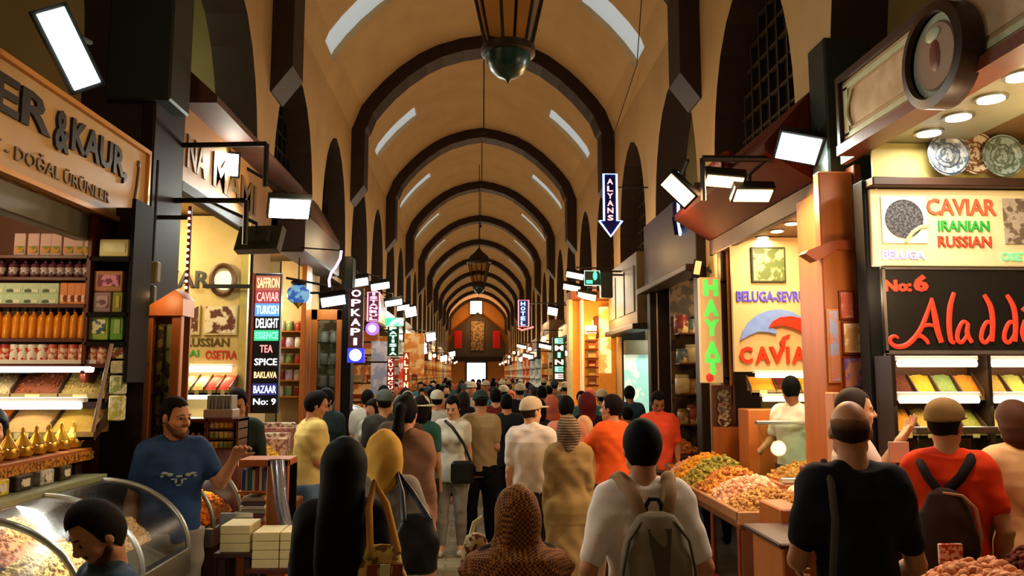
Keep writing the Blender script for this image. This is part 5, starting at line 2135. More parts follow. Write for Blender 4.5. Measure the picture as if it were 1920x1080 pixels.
for k, (px, py) in enumerate(((357, 455), (364, 463), (398, 480), (402, 476))):
    if k in (1, 3): continue
    q = atZ(px, py, 3.60)
    downlight('ceiling spotlight of the second left shop, %s' % ('nearer the front' if k == 0 else 'farther in'), max(q.x, -4.9), min(q.y, 8.0), 3.62, None, .06, 20)
lamp((-3.3, 7.4, 3.2), 50, (1, .78, .42), .1)
# fascia of the second shop
f_ = thing('shop_sign', 'brown fascia sign with faded gold letters over the second shop on the left', 'sign', (PX, 7.5, 3.6))
z0, z1 = atX(330, 370, PX + .05).z, 4.28
zt_ = atX(470, 440, PX + .05).z
MB().box(PX + .0, PX + .06, 6.36, 9.0, 3.52, 4.2, .006).build('board', mat('#a8763c', .5, kind='wood', scale=3), f_)
b = MB()
b.prism([(PX - .02, 6.36, 4.55), (PX + .34, 6.36, 4.22), (PX + .34, 6.36, 4.16), (PX - .02, 6.36, 4.16)], (0, 3.2, 0))
b.build('sloping_canopy', mat('#5a3c30', .7, kind='wood', scale=4), f_)
MB().box(PX, PX + .09, 6.36, 9.0, 3.42, 3.52, .01).build('lower_trim', darkwood, f_)
b = MB()
side_text(b, 'NA', 6.5, 6.95, 3.66, 3.94, .02, .02, PX + .062)
side_text(b, 'MAMI', 7.15, 8.55, 3.66, 3.98, .02, .02, PX + .062)
b.build('lettering', mat('#6a4a16', .5, metal=.3), f_)

# ---- LED word column
yL = 8.05
lx = lambda px: atY(px, 640, yL).x
lz = lambda py: atY(500, py, yL).z
c = thing('word_sign', 'tall black LED sign of stacked coloured words between the second and third left shops', 'sign', (lx(500), yL, lz(775)))
c_word = c
MB().box(lx(474), lx(524), yL, yL + .08, lz(775), lz(512), .008).build('case', mat('#101014', .4), c)
MB().box(lx(470), lx(474), yL - .01, yL + .08, lz(775), lz(512)).build('side_trim', mat('#8a3a2c', .4), c)
rows = [('SAFFRON', 518, 543, (1, .6, .25), (.30, .08, .05)), ('CAVIAR', 545, 568, (1, .35, .3), (.25, .03, .04)), ('TURKISH', 570, 592, (.75, .95, 1), (.08, .25, .9)), ('DELIGHT', 594, 618, (.95, .95, 1), None), ('ESSENCE', 620, 638, (.2, .9, .5), (.04, .45, .2)),
        ('TEA', 644, 664, (1, .25, .25), None), ('SPICE', 669, 688, (1, 1, 1), None), ('BAKLAVA', 694, 712, (1, .55, .25), None), ('BAZAAR', 720, 740, (.8, .88, 1), (.02, .02, .12)), ('No: 9', 744, 762, (.85, .9, 1), None)]
for txt, a, e, col, bg in rows:
    if bg:
        MB().box(lx(476), lx(522), yL - .006, yL, lz(e + 1), lz(a - 1)).build('lit_field', glow(bg, 1.3), c)
    b = MB()
    wpx = 42 if len(txt) > 4 else 24
    b.text(txt, (lx(500 - wpx / 2), yL - .008, lz(e - 3)), (1, 0, 0), (0, 0, 1), lx(500 + wpx / 2) - lx(500 - wpx / 2), lz(a + 3) - lz(e - 3), 0.008, .008)
    b.build('lettering', glow(col, 2.0), c)

# ---- third left shop: shelf of ceramics, globe lamp, glazed door
y3 = 11.2
rx = lambda px, y=y3: atY(px, 600, y).x
rz = lambda py, y=y3: atY(560, py, y).z
c = thing('ceramics_shelf', 'orange-edged shelf of pale ceramics in the third shop on the left', 'shelf', (rx(555), y3, 0))
MB().box(rx(525), rx(575), y3, y3 + .05, 1.0, rz(490)).build('back_panel', mat('#d9bc84', .6, amt=.08), c)
MB().box(rx(573), rx(582), y3 - .3, y3 + .05, 0, rz(440), .005).build('side_post', orangewood, c)
cw = [Once(jar(.14, .055, mat(q, .35, amt=.15), mat(q2, .3), 'ceramic_jar')) for q, q2 in (('#d8cfc0', '#e8e2d4'), ('#7a9a5a', '#c9c49a'), ('#a83a2c', '#c9a05a'), ('#c9b8d0', '#e8e0e4'))]
for r_, py in enumerate((622, 652, 682, 712, 742)):
    MB().box(rx(525), rx(573), y3 - .25, y3, rz(py) - .02, rz(py), .003).build('shelf_board', orangewood, c)
    for k, px in enumerate((533, 549, 565)):
        q = (r_ * 2 + k) % 4
        cw[q].put((rx(px), y3 - .13, rz(py)), 0, ['white', 'green', 'red', 'lilac'][q] + ' ceramic jar on the orange-edged shelf of the third left shop', ['white', 'green', 'red', 'lilac'][q] + ' ceramic jars on the shelf')
lamp((-3.0, 10.6, 2.9), 40, (1, .8, .5), .1)
MB_ = thing('globe_lamp', 'blue glass mosaic globe lamp hanging before the third left shop', 'lamp', (rx(558, 10.2), 10.2, 2.9))
g = MB_.location
MB().blob((g.x, g.y, rz(552, 10.2)), (.15, .15, .13), 3).build('globe', mat((.05, .16, .62), .2, kind='speck', scale=12, col2=(.25, .6, .9), em=.5), MB_, True)
MB().lathe((g.x, g.y, rz(552, 10.2) + .11), [(.06, 0), (.10, .03), (.10, .05), (.05, .08)], 14).build('cap', iron, MB_, True)
MB().lathe((g.x, g.y, rz(552, 10.2) - .19), [(.004, 0), (.02, .03), (.05, .06), (.09, .09)], 14).build('tail', gold, MB_, True)
MB().tube([(g.x, g.y, rz(552, 10.2) + .19), (g.x, g.y, 3.62)], .008, 6).build('chain', iron, MB_)
# timber lintel above third shop
f_ = thing('shop_canopy', 'dark timber canopy with an orange-lit soffit over the third shop on the left', 'canopy', (PX, 10.6, 3.4))
MB().box(PX, PX + .35, 9.7, 12.2, 3.45, 3.95, .02).build('canopy_body', mat('#3a2620', .6, kind='wood', scale=4), f_)
b = MB()
b.prism([(PX - .02, 9.7, 4.6), (PX + .36, 9.7, 3.95), (PX - .02, 9.7, 3.95)], (0, 2.5, 0))
b.build('canopy_roof', mat('#5a3c30', .7, kind='wood', scale=4), f_)
# glazed door with orange frame
yd = 11.35
dx = lambda px: atY(px, 650, yd).x
dz = lambda py: atY(600, py, yd).z
d_ = thing('glazed_cabinet', 'glass-fronted cabinet with an orange wooden frame beside the third left shop', 'cabinet', (dx(612), yd, 0))
MB().box(dx(582), dx(594), yd, yd + .1, 0, dz(580), .006).build('door_stile', orangewood, d_)
MB().box(dx(630), dx(640), yd, yd + .1, 0, dz(580), .006).build('door_stile', orangewood, d_)
MB().box(dx(582), dx(640), yd, yd + .1, dz(600), dz(580), .006).build('top_rail', orangewood, d_)
MB().box(dx(594), dx(630), yd + .04, yd + .05, 0.6, dz(600)).build('glass_door', glass, d_)
MB().box(dx(582), dx(640), yd + .4, yd + .42, 0, dz(582)).build('back_panel', mat('#777064', .6, kind='speck', scale=9, col2='#b9b4a4'), d_)
oj2 = Once(jar(.16, .06, mat('#b9b4b0', .3, amt=.25), mat('#d8d4cc', .3), 'silver_urn'))
for r_ in range(4):
    z = 1.45 + r_ * .32
    MB().box(dx(594), dx(630), yd + .1, yd + .4, z - .015, z).build('glass_shelf', glass, d_)
    for px in (602, 621):
        oj2.put((dx(px), yd + .24, z), 0, 'grey metal urn on a glass shelf of the orange-framed cabinet', 'grey urns in the glazed cabinet')
lamp((dx(612), yd - .3, dz(560)), 14, COOL, .08)
clad('black post at the right of the orange-framed glass cabinet', dx(641), dx(658), yd, yd + .3, 0, dz(480), black)

# ---- book and magazine stand with rolled plastic
yk_ = 6.05
kx = lambda px, y=yk_: atY(px, 900, y).x
kz = lambda py, y=yk_: atY(500, py, y).z
c = thing('book_stand', 'orange wooden stand with books and magazines at the left of the aisle', 'stand', (kx(495), yk_, 0))
MB().box(kx(500), kx(540), yk_, yk_ + .05, kz(990), kz(862), .006).build('front_post', orangewood, c)
MB().box(kx(445), kx(540), yk_, yk_ + .3, kz(875), kz(862), .005).build('top_rail', orangewood, c)
MB().box(kx(445), kx(540), yk_ + .28, yk_ + .3, kz(990), kz(875)).build('back_panel', darkwood, c)
MB().box(kx(445), kx(540), yk_, yk_ + .3, .0, kz(990), .005).build('lower_shelf', orangewood, c)
MB().box(kx(445), kx(500), yk_ + .02, yk_ + .28, kz(926), kz(922)).build('shelf_board', orangewood, c)
bc = ['#3a3a8a', '#8a8a94', '#2a6a5a', '#b8b4a4', '#7a3a3a', '#c9c4b4', '#4a5a7a']
bl = ['violet-blue', 'grey', 'green', 'off-white', 'dark red', 'cream', 'slate blue']
for k in range(7):
    x = kx(452 + k * 6.6)
    tag(MB().box(x - .011, x + .011, yk_ + .05, yk_ + .22, kz(922), kz(922) + .155 + .015 * (k % 3), .002).build('book', mat(bc[k], .5)), bl[k] + ' book standing upright in the orange book stand', 'book')
for k in range(6):
    z = kz(980) + k * .03
    tag(MB().box(kx(447 + k), kx(496 - 2 * (k % 2)), yk_ + .03, yk_ + .25, z, z + .026, .002).build('magazine', mat(['#c9c4bc', '#8a4a5a', '#a8b08a', '#d8d4cc', '#5a4a4a', '#b8a48a'][k], .5)), ['pale', 'wine red', 'sage green', 'white', 'dark brown', 'tan'][k] + ' magazine in the flat pile of the orange stand', 'magazine')
t = thing('plastic_roll', 'shiny silver-blue plastic roll leaning down the front of the book stand', 'roll', (kx(535), yk_ - .05, 1))
b = MB()
b.tube([(kx(522), yk_ - .05, kz(862)), (kx(532), yk_ - .08, kz(930)), (kx(548), yk_ - .10, kz(995))], [.055, .05, .045], 12)
b.build('plastic_sheet', mat('#b9c4e0', .12, metal=.8, amt=.3, scale=6), t, True)

# cream cartons in stacks on low tables
def carton_stack(px0, px1, pyt, pyb, y, n, m, per, wh, tbl):
    x0, x1 = atY(px0, 1000, y).x, atY(px1, 1000, y).x
    zt, zb = atY(px0, pyt, y).z, atY(px0, pyb, y).z
    h = (zt - zb) / n
    w = (x1 - x0) / per
    for i in range(n):
        for k in range(per):
            pos = ['bottom', 'second', 'third', 'top'][min(3, i if i < n - 1 else 3)]
            o = MB().box(x0 + k * w + .003, x0 + (k + 1) * w - .003, y, y + .26, zb + i * h, zb + (i + 1) * h - .003, .003).build('carton', m)
            tag(o, 'flat cream carton, %s%s of the %s stack beside the glass counter' % (pos, (' left' if k == 0 else ' right') if per > 1 else '', wh), 'carton')
    t = thing('low_table', 'low dark table under the %s stack of cream cartons' % wh, 'table', ((x0 + x1) / 2, y, 0))
    MB().box(x0 - .03, x1 + .03, y - .03, y + .30, zb - .03, zb, .004).build('table_top', tbl, t)
    for xx in (x0, x1 - .04):
        for yy in (y, y + .23):
            MB().box(xx, xx + .04, yy, yy + .04, 0, zb - .03).build('leg', tbl, t)


carm = mat('#cdbb84', .6, amt=.08)
carton_stack(473, 576, 998, 1066, 5.35, 4, carm, 2, 'nearer', mat('#4a1f14', .5))
carton_stack(412, 470, 985, 1036, 5.75 - .02 - .3, 3, carm, 1, 'farther', mat('#3a2018', .5))

# table of packets seen beyond the carton stacks: stalls on the left of the aisle
def stall(label, x0, x1, y0, y1, z, m, top_m=None):
    t = thing('market_table', label, 'table', ((x0 + x1) / 2, (y0 + y1) / 2, 0))
    MB().box(x0, x1, y0, y1, z - .12, z, .01).build('table_top', top_m or m, t)
    MB().box(x0 + .03, x1 - .03, y0 + .03, y1 - .03, 0, z - .12).build('base_cabinet', m, t)
    return t


stall('stall table with orange dried fruit left of the man in yellow', -2.2, -1.50, 6.78, 7.12, .90, midwood)
heap('dried_dates', 'orange-brown dried fruit heaped on the low stall left of the long-haired woman', 'dried fruit', quad(-2.15, -1.55, 6.80, 7.10, .93, .90), .09, grain('#d0782c', '#7a3a14'), 320, (.022, .016, .012), 16, 12, 9)
stall('stall table with yellow heaps in front of the second left shop', -2.46, -1.85, 7.7, 8.9, 1.06, midwood)
heap('lokum', 'yellow sweets heaped on the stall before the second left shop', 'sweets', quad(-2.42, -1.9, 7.72, 8.25, 1.16, 1.06), .12, grain('#e0b040', '#b98a2a'), 300, (.025, .02, .014), 16, 12, 10)
heap('olive_raisins', 'olive-yellow raisins heaped behind the yellow sweets', 'raisins', quad(-2.42, -1.9, 8.3, 8.85, 1.16, 1.06), .12, grain('#a8923a', '#7a6a2a'), 300, (.02, .016, .012), 16, 12, 11)
t = thing('sweet_trays', 'stacked pale boxes of sweets on the stall before the LED word sign', 'tray', (-2.2, 8.3, 1.28))
for k in range(4):
    MB().box(-2.42, -1.95, 8.30 + k * .12, 8.42 + k * .12, 1.06, 1.30 + k * .045, .01).build('sweet_box', mat(['#c9a48a', '#d8c8b0', '#b97a6a', '#d0c4a4'][k], .6, kind='speck', scale=20, col2='#8a5a4a'), t)
stall('stall table with pink packets right of the man in yellow', -2.46, -1.80, 9.9, 11.0, 1.08, midwood)
heap('turkish_delight', 'pink and white sweets heaped right of the man in yellow', 'sweets', quad(-2.4, -1.83, 9.95, 10.9, 1.2, 1.1), .12, grain('#d9a09a', '#e8dcc8'), 260, (.03, .025, .018), 14, 14, 12)
glass_case('slanted glass case with nuts beyond the man in yellow', -2.2, -1.55, 11.8, 12.5, (11.82, 12.48), 1.5, 1.12, 1.0)
heap('cashew_pile', 'pale nuts in the slanted glass case beyond the man in yellow', 'nuts', quad(-2.15, -1.62, 11.85, 12.45, 1.2, 1.08), .1, grain('#e8cf9a', '#c9a45a'), 200, (.03, .022, .015), 12, 12, 13)

# ---------------------------------------------------------------- floodlights on the left
c = atY(130, 92, 3.9)
flood('huge tilted white floodlight at the upper left corner', c, (.55, -.75, -.30), (-.50, -.1, .86), .13, .38, 16, (.86, 1, .95), 22, arm_to=(c.x - .15, c.y + .5, c.z + .25), lcol=(.9, 1, .92))
c = atY(422, 308, 7.6)
flood('square warm-white floodlight before the second left fascia', c, (.35, -1, -.35), (0, 0, 1), .24, .21, 16, (1, .93, .78), 26, arm_to=(PX + .05, c.y + .1, c.z + .3))
c = atY(543, 392, 8.2)
flood('wide white floodlight tilted down over the left of the aisle', c, (.25, -.60, -.78), (.2, -.6, .5), .40, .24, 15, (.92, 1, .95), 45, arm_to=(PX + .02, c.y, c.z + .45))
c = atY(492, 455, 6.9)
flood('dim grey floodlight seen from behind under the white one', c, (.2, .9, -.4), (0, 0, 1), .36, .2, 1.5, (.8, .9, .8), 8, arm_to=(PX + .05, c.y, c.z + .4), arm_m=mat('#3a4238', .5, metal=.3))  # its away-facing face glows weakly and gives some light
b = MB()
for k, (px0, py0, px1, py1, y) in enumerate(((310, 273, 500, 270, 6.3), (310, 376, 462, 376, 6.2))):
    b = MB()
    p0, p1 = atY(px0, py0, y), atY(px1, py1, y)
    b.tube([p0, p1], .022, 6)
    b.tube([p1, p1 - Vector((0, 0, .35))], .022, 6)
    tag(b.build('lamp_bracket', iron), ['upper dark steel bracket arm reaching over the second left sign', 'lower dark steel bracket arm below the square floodlight'][k], 'bracket')
for k, (px, py, y, w) in enumerate(((625, 565, 10.2, .30), (672, 530, 12.5, .30), (713, 537, 15, .34), (738, 568, 17, .36), (756, 577, 20, .3))):
    c = atY(px, py, y)
    flood(['pale floodlight hanging before the glazed cabinet', 'green-tinted floodlight above the red vertical neon sign', 'white floodlight above the pink neon sign', 'white floodlight above the green neon sign', 'small white floodlight deeper along the left row'][k],
          c, (.25, -.55, -.8), (0, -.5, .5), w, .16, 13, [(.9, 1, .97), (.8, 1, .9)][k == 1], 20, arm_to=(PX + .02, y, c.z + .3))


# ---- vertical neon signs on the left
def vsign(label, txt, px0, px1, py0, py1, y, bg, fg, em=2.4, frame=None, xcol=None, bold=.03, reps=None):
    X0, X1 = atY(px0, py0, y).x, atY(px1, py0, y).x
    Z1, Z0 = atY(px0, py0, y).z, atY(px0, py1, y).z
    t = thing('neon_sign', label, 'sign', ((X0 + X1) / 2, y, Z0))
    MB().box(X0, X1, y, y + .08, Z0, Z1, .005).build('case', bg, t)
    if frame:
        b = MB()
        b.tube([(X0, y - .01, Z0), (X1, y - .01, Z0), (X1, y - .01, Z1), (X0, y - .01, Z1)], .012, 6, closed=True)
        b.build('neon_border', frame, t, True)
    n = len(txt)
    hh = (Z1 - Z0) * .97 / n
    for k, chh in enumerate(txt):
        if chh == ' ': continue
        b = MB()
        w = (X1 - X0) * .66 * (.35 if chh == 'I' else 1)
        b.text(chh, ((X0 + X1) / 2 - w / 2, y - .012, Z1 - hh * (k + .92)), (1, 0, 0), (0, 0, 1), w, hh * .74, .012, bold)
        b.build('letter', fg if not isinstance(fg, list) else fg[k % len(fg)], t)
    MB().box(PX - .01 if X0 < 0 else X1, X0 if X0 < 0 else 2.74, y + .02, y + .05, Z1 - .08, Z1 - .05).build('wall_bracket', iron, t)
    return t


t = vsign('dark red vertical sign reading OPKAPI above a round blue emblem', 'OPKAPI', 655, 682, 540, 652, 10.6, mat('#3a0a14', .4), glow((1, .75, .8), 2.2), bold=.02)
X0, X1 = atY(653, 600, 10.6).x, atY(684, 600, 10.6).x
MB().box(X0, X1, 10.58, 10.68, atY(660, 680, 10.6).z, atY(660, 653, 10.6).z, .004).build('blue_box', glow((.03, .03, .6), 1.3), t)
b = MB()
b.lathe(((X0 + X1) / 2, 10.57, atY(660, 666, 10.6).z), [(.001, 0), (.08, 0), (.08, -.012), (.001, -.012)], 20, axis='y')
b.build('round_emblem', glow((.65, .75, 1), 2), t)
vsign('pink and red vertical neon sign left of the green one', 'ISTANBUL', 690, 712, 548, 602, 13.0, mat('#5a1030', .4), glow((1, .5, .75), 2.2), frame=glow((.9, .3, .5), 2))
t = thing('round_sign', 'round violet-white lit emblem hanging under the pink neon sign', 'sign', (atY(698, 616, 13).x, 13, atY(698, 616, 13).z))
q = t.location.copy()
qr = q.copy()
MB().lathe((q.x, 13, q.z), [(.001, 0), (.11, 0), (.11, .05), (.001, .05)], 20, axis='y').build('case', glow((.3, .12, .8), 1.5), t)
MB().lathe((q.x, 12.99, q.z), [(.001, 0), (.06, 0), (.06, -.01), (.001, -.01)], 20, axis='y').build('lit_disc', glow((.9, .9, 1), 4), t)
vsign('green vertical neon sign with white letters on the left row', 'PATISIA', 727, 748, 612, 668, 14.5, mat('#0c4a2a', .4), glow((.6, 1, .8), 2.2))
t = thing('neon_sign', 'green horizontal neon board on top of the green vertical sign', 'sign', (atY(740, 604, 14.5).x, 14.5, atY(740, 604, 14.5).z))
MB().box(atY(722, 600, 14.5).x, atY(756, 600, 14.5).x, 14.45, 14.6, atY(740, 611, 14.5).z, atY(740, 596, 14.5).z, .01).build('lit_case', mat((.05, .75, .35), .4, kind='speck', scale=9, col2=(.5, 1, .7), em=1.2), t)
vsign('narrow red vertical sign with pale letters below the green sign', 'KUYUMCU', 726, 740, 672, 732, 14.2, mat('#8a1a12', .5, em=.4), glow((1, .65, .5), 1.6))
vsign('orange vertical sign in the left row before the crowd', 'ALTIN', 756, 768, 660, 730, 17, mat('#a83a12', .5, em=.4), glow((1, .7, .4), 1.8))
MB().box(PX - .01, qr.x, 13.02, 13.04, qr.z - .01, qr.z + .01).build('wall_bracket', iron, [o for o in SC.objects if o.name.startswith('round_sign')][0])
MB().box(PX - .3, lx(474), yL + .02, yL + .05, lz(540), lz(533)).build('wall_bracket', iron, c_word)
# violet squiggle
t = thing('neon_squiggle', 'violet curved neon tube in front of the third left shop canopy', 'sign', atY(630, 500, 9.6))
pts = []
for px, py in ((640, 470), (638, 485), (630, 500), (621, 512), (617, 525), (618, 538)):
    pts.append(atY(px, py, 9.6))
MB().tube(pts, .016, 8).build('neon_tube', glow((.75, .35, 1), 3.5), t, True)
MB().tube([pts[0], (PX + .3, 9.7, pts[0].z + .05)], .01, 6).build('bracket', iron, t)
# ---------------------------------------------------------------- right side, first shop
QX = 2.73
orange_w = mat('#b8672a', .4, kind='wood', scale=5, amt=.3)
yr = 5.26
ax_ = lambda px, y=yr: atY(px, 600, y).x
az_ = lambda py, y=yr: atY(1700, py, y).z
XE = 4.9
p = thing('caviar_sign', 'cream lit sign reading CAVIAR IRANIAN RUSSIAN above the black sign on the right', 'sign', (ax_(1780), yr, az_(500)))
MB().box(ax_(1640), XE, yr - .02, yr + .03, az_(500), az_(356), .006).build('board', mat('#e2cfa0', .5, amt=.06), p)
MB().box(ax_(1636), XE, yr - .10, yr + .03, az_(354), az_(338), .008).build('top_moulding', mat('#3a2418', .5, kind='wood', scale=6), p)
def rtext(par, txt, x0, x1, ya, yb, m, depth=.02, bold=.02, y=None):
    y = yr - .022 if y is None else y
    b = MB()
    b.text(txt, (ax_(x0, y), y, az_(yb, y)), (1, 0, 0), (0, 0, 1), ax_(x1, y) - ax_(x0, y), az_(ya, y) - az_(yb, y), depth, bold)
    return b.build('lettering', m, par)
redm = mat('#d0401f', .4, em=.25)
rtext(p, 'CAVIAR', 1749, 1881, 372, 403, mat('#c05a3a', .4, em=.15))
rtext(p, 'IRANIAN', 1769, 1866, 413, 433, mat('#2f9a3c', .4, em=.15))
rtext(p, 'RUSSIAN', 1767, 1868, 442, 463, mat('#b8452c', .4, em=.15))
rtext(p, 'BELUGA', 1660, 1741, 470, 486, glow((.35, .35, .95), 1.2), .015, .03)
rtext(p, 'OSETRA', 1884, 1966, 472, 488, glow((.2, .75, .25), 1.1), .015, .03)
MB().box(ax_(1659), ax_(1744), yr - .03, yr - .02, az_(457), az_(370)).build('picture_frame', mat('#efe6cf', .5), p)
b = MB()
N = 26
b.prism([(ax_(1701) + .135 * math.cos(a), yr - .031, az_(412) + .135 * math.sin(a)) for a in [2 * PI * k / N for k in range(N)]], (0, -.004, 0))
b.build('caviar_picture', mat('#2a2a30', .5, kind='speck', scale=60, col2='#55555c'), p)
b = MB()
arc = [(ax_(1746), yr - .037, az_(425)), (ax_(1730), yr - .037, az_(427)), (ax_(1716), yr - .037, az_(436)), (ax_(1706), yr - .037, az_(448)), (ax_(1702), yr - .037, az_(456))]
b.tube(arc, .014, 6, flat=((0, 1, 0), .3))
b.build('spoon_picture', mat('#d8c48a', .4), p)
MB().box(ax_(1890), XE - .6, yr - .03, yr - .02, az_(457), az_(372)).build('picture_frame', mat('#6a5a4a', .5, kind='speck', scale=20, col2='#a89a88'), p)

p = thing('shop_sign', 'black sign with red script lettering and No:6 on the right', 'sign', (ax_(1780), yr, az_(662)))
MB().box(ax_(1655), XE, yr - .02, yr + .03, az_(662), az_(504), .004).build('board', mat('#1b1714', .35, amt=.1), p)
b = MB()
for u in ((1655, 1660, 504, 662), (1655, 1990, 657, 664), (1655, 1990, 502, 506)):
    b.box(ax_(u[0]), ax_(u[1]), yr - .03, yr - .02, az_(u[3]), az_(u[2]))
b.build('frame', mat('#6a5f55', .4, metal=.4), p)
redg = mat((.80, .045, .018), .4, em=.55)
rtext(p, 'No:', 1661, 1712, 525, 547, redg, .015, .05)
rtext(p, '6', 1716, 1744, 515, 547, redg, .015, .05)
yy = yr - .034
def stroke(pts, rs):
    """brush stroke in pixels of the sign, smoothed"""
    V = [Vector((ax_(a, yy), yy, az_(c, yy))) for a, c in pts]
    q, rr = [], []
    for i in range(len(V) - 1):
        for u in range(5):
            a, b0, c, d = V[max(i - 1, 0)], V[i], V[i + 1], V[min(i + 2, len(V) - 1)]
            v = u / 5
            q.append(.5 * ((2 * b0) + (c - a) * v + (2 * a - 5 * b0 + 4 * c - d) * v * v + (3 * b0 - a - 3 * c + d) * v ** 3))
            rr.append((rs[i] + (rs[i + 1] - rs[i]) * v) * .0036)
    q.append(V[-1])
    rr.append(rs[-1] * .0036)
    return MB().tube(q, rr, 8, flat=((0, 1, 0), .35))
b = stroke([(1683, 634), (1676, 630), (1668, 634), (1668, 643), (1680, 650), (1700, 645), (1722, 622), (1738, 590), (1749, 560)], [2, 3, 4, 4, 4.5, 5, 5, 4.5, 2.5])
q = stroke([(1749, 558), (1753, 590), (1757, 620), (1763, 642)], [3, 6, 6, 5])
b.add(q.v, q.f)
q = stroke([(1730, 612), (1742, 609), (1756, 612)], [3, 3.5, 3])
b.add(q.v, q.f)
q = stroke([(1712, 632), (1725, 630), (1735, 638), (1738, 645)], [3, 4, 4, 3])
b.add(q.v, q.f)
b.build('script_letter', redg, p, True)
stroke([(1792, 548), (1783, 575), (1779, 610), (1781, 638), (1788, 642)], [4, 5.5, 5.5, 5, 3]).build('script_letter', redg, p, True)
for dx0, dd in ((0, 0), (45, 1), (88, 1)):
    b = stroke([(1816 + dx0, 608), (1806 + dx0, 603), (1796 + dx0, 618), (1793 + dx0, 636), (1802 + dx0, 641), (1815 + dx0, 622)], [3, 4, 4.5, 4.5, 4, 3])
    q = stroke([(1843 - 40 + dx0, 552), (1854 - 40 + dx0, 575), (1856 - 40 + dx0, 605), (1852 - 40 + dx0, 640)], [4, 5.5, 5.5, 5]) if dd else stroke([(1815, 606), (1812, 625), (1820, 642)], [4, 5, 4])
    b.add(q.v, q.f)
    b.build('script_letter', redg, p, True)
b = stroke([(1922, 600), (1916, 622), (1920, 640)], [4.5, 5.5, 5])
q = stroke([(1918, 582), (1926, 574)], [4, 4])
b.add(q.v, q.f)
b.build('script_letter', redg, p, True)
stroke([(1950, 600), (1942, 640), (1955, 606), (1970, 604), (1968, 640)], [4.5, 5.5, 5, 5, 5]).build('script_letter', redg, p, True)

# lit spice bins of the first right shop
sp = [('#5a2c1c', 'dark brown'), ('#b9982c', 'mustard'), ('#7c8a4a', 'sage green'), ('#c07a24', 'amber'), ('#a98438', 'tan'), ('#a8a04a', 'olive'), ('#8c8a3a', 'dull green'), ('#c9a04a', 'honey')]
for r_, (pa, pb) in enumerate(((742, 700), (808, 775))):
    for g, (xa, xb, wh) in enumerate(((1672, 1838, 'left'), (1848, 2010, 'right'))):
        y_ = yr - .18 - .03 * r_
        off = (4 * g + r_ * 3) % 8
        cl = [sp[(off + k) % 8] for k in range(4)]
        lv = ['upper', 'lower'][r_]
        x0, x1 = ax_(xa, y_), ax_(xb, y_)
        zb = az_(pa, y_)
        bin_row('%s %s rack of spice bins under the black sign' % (lv, wh), x0, x1, y_, yr - .05, zb, zb + .13, [c_[0] for c_ in cl],
                [('spice_heap', '%s spice in the %s %s rack under the black sign, bin with this colour' % (c_[1], lv, wh), 'spice') for c_ in cl], case_m=mat('#3a2414', .5))
        tube_light('%s %s tube light under the black sign' % (lv, wh), ax_(xa + 2, y_), ax_(xb - 8, y_), y_, az_(682 if r_ == 0 else 750, y_), .022, 2.2, (1, .85, .55), glow((1, .92, .70), 4.5))
MB_ = thing('rack_frame', 'dark frame of the spice bin racks under the black sign', 'shelf', (ax_(1760), yr, 0))
MB().box(ax_(1662), XE, yr + .0, yr + .03, .9, az_(662)).build('back_panel', mat('#5a3416', .5, kind='wood', scale=5), MB_)
for px in (1664, 1842):
    MB().box(ax_(px, yr - .2), ax_(px + 7, yr - .2), yr - .22, yr, .95, az_(668)).build('upright', mat('#2a1c12', .4), MB_)
MB().box(ax_(1664), XE, yr - .25, yr + .03, .0, .95, .01).build('base_cabinet', redwood, MB_)
heapc = [(.0, 2.9, 3.3), (1, 3.35, 3.8), (2, 3.85, 4.3)]
# black post with small vertical lettering
MB_ = thing('corner_post', 'black corner post with a thin strip of small red letters beside the black sign', 'post', (ax_(1640), 5.3, 0))
MB().box(ax_(1612, 5.4), ax_(1655, 5.4), 5.27, 5.42, 0, 3.3, .01).build('post_body', black, MB_)
b = MB()
for k in range(9):
    b.text('S', (ax_(1651, 5.25), 5.265, az_(678 + k * 11, 5.25)), (1, 0, 0), (0, 0, 1), .018, .024, .006, .02)
b.build('lettering', mat('#d8a090', .5), MB_)
MB().box(ax_(1655, 5.25), ax_(1658, 5.25), 5.255, 5.27, 1.0, az_(345)).build('edge_strip', steel, MB_)

# soffit, downlights, plates
sf = thing('shop_soffit', 'pale soffit with round downlights over the first shop on the right', 'ceiling panel', (3.1, 4.2, 3.58))
MB().box(QX + .02, 3.42, 3.47, 5.62, 3.575, 3.615, .004).build('soffit_board', mat('#8d8a70', .35, amt=.1), sf)
MB().box(QX - .03, QX + .02, 3.47, 5.62, 3.50, 3.615, .004).build('edge_trim', mat('#6a3a20', .4, kind='wood', scale=6), sf)
for k, (px, py) in enumerate(((1742, 251), (1797, 221), (1858, 187), (1915, 145))):
    q = atZ(px, py, 3.56)
    downlight('round downlight in the right soffit, %s' % ['farthest from the camera', 'second farthest', 'third farthest, above the plates', 'nearest, at the right edge'][k], q.x, q.y, 3.573, None, .075, 9, (1, .93, .8))
MB_ = thing('plate_wall', 'yellow-green wall panel behind the decorated plates', 'panel', (3.6, yr, 3.3))
MB().box(ax_(1655), XE, yr + .031, yr + .05, az_(345), 3.57).build('wall_panel', mat('#a89a5a', .6, amt=.1), MB_)
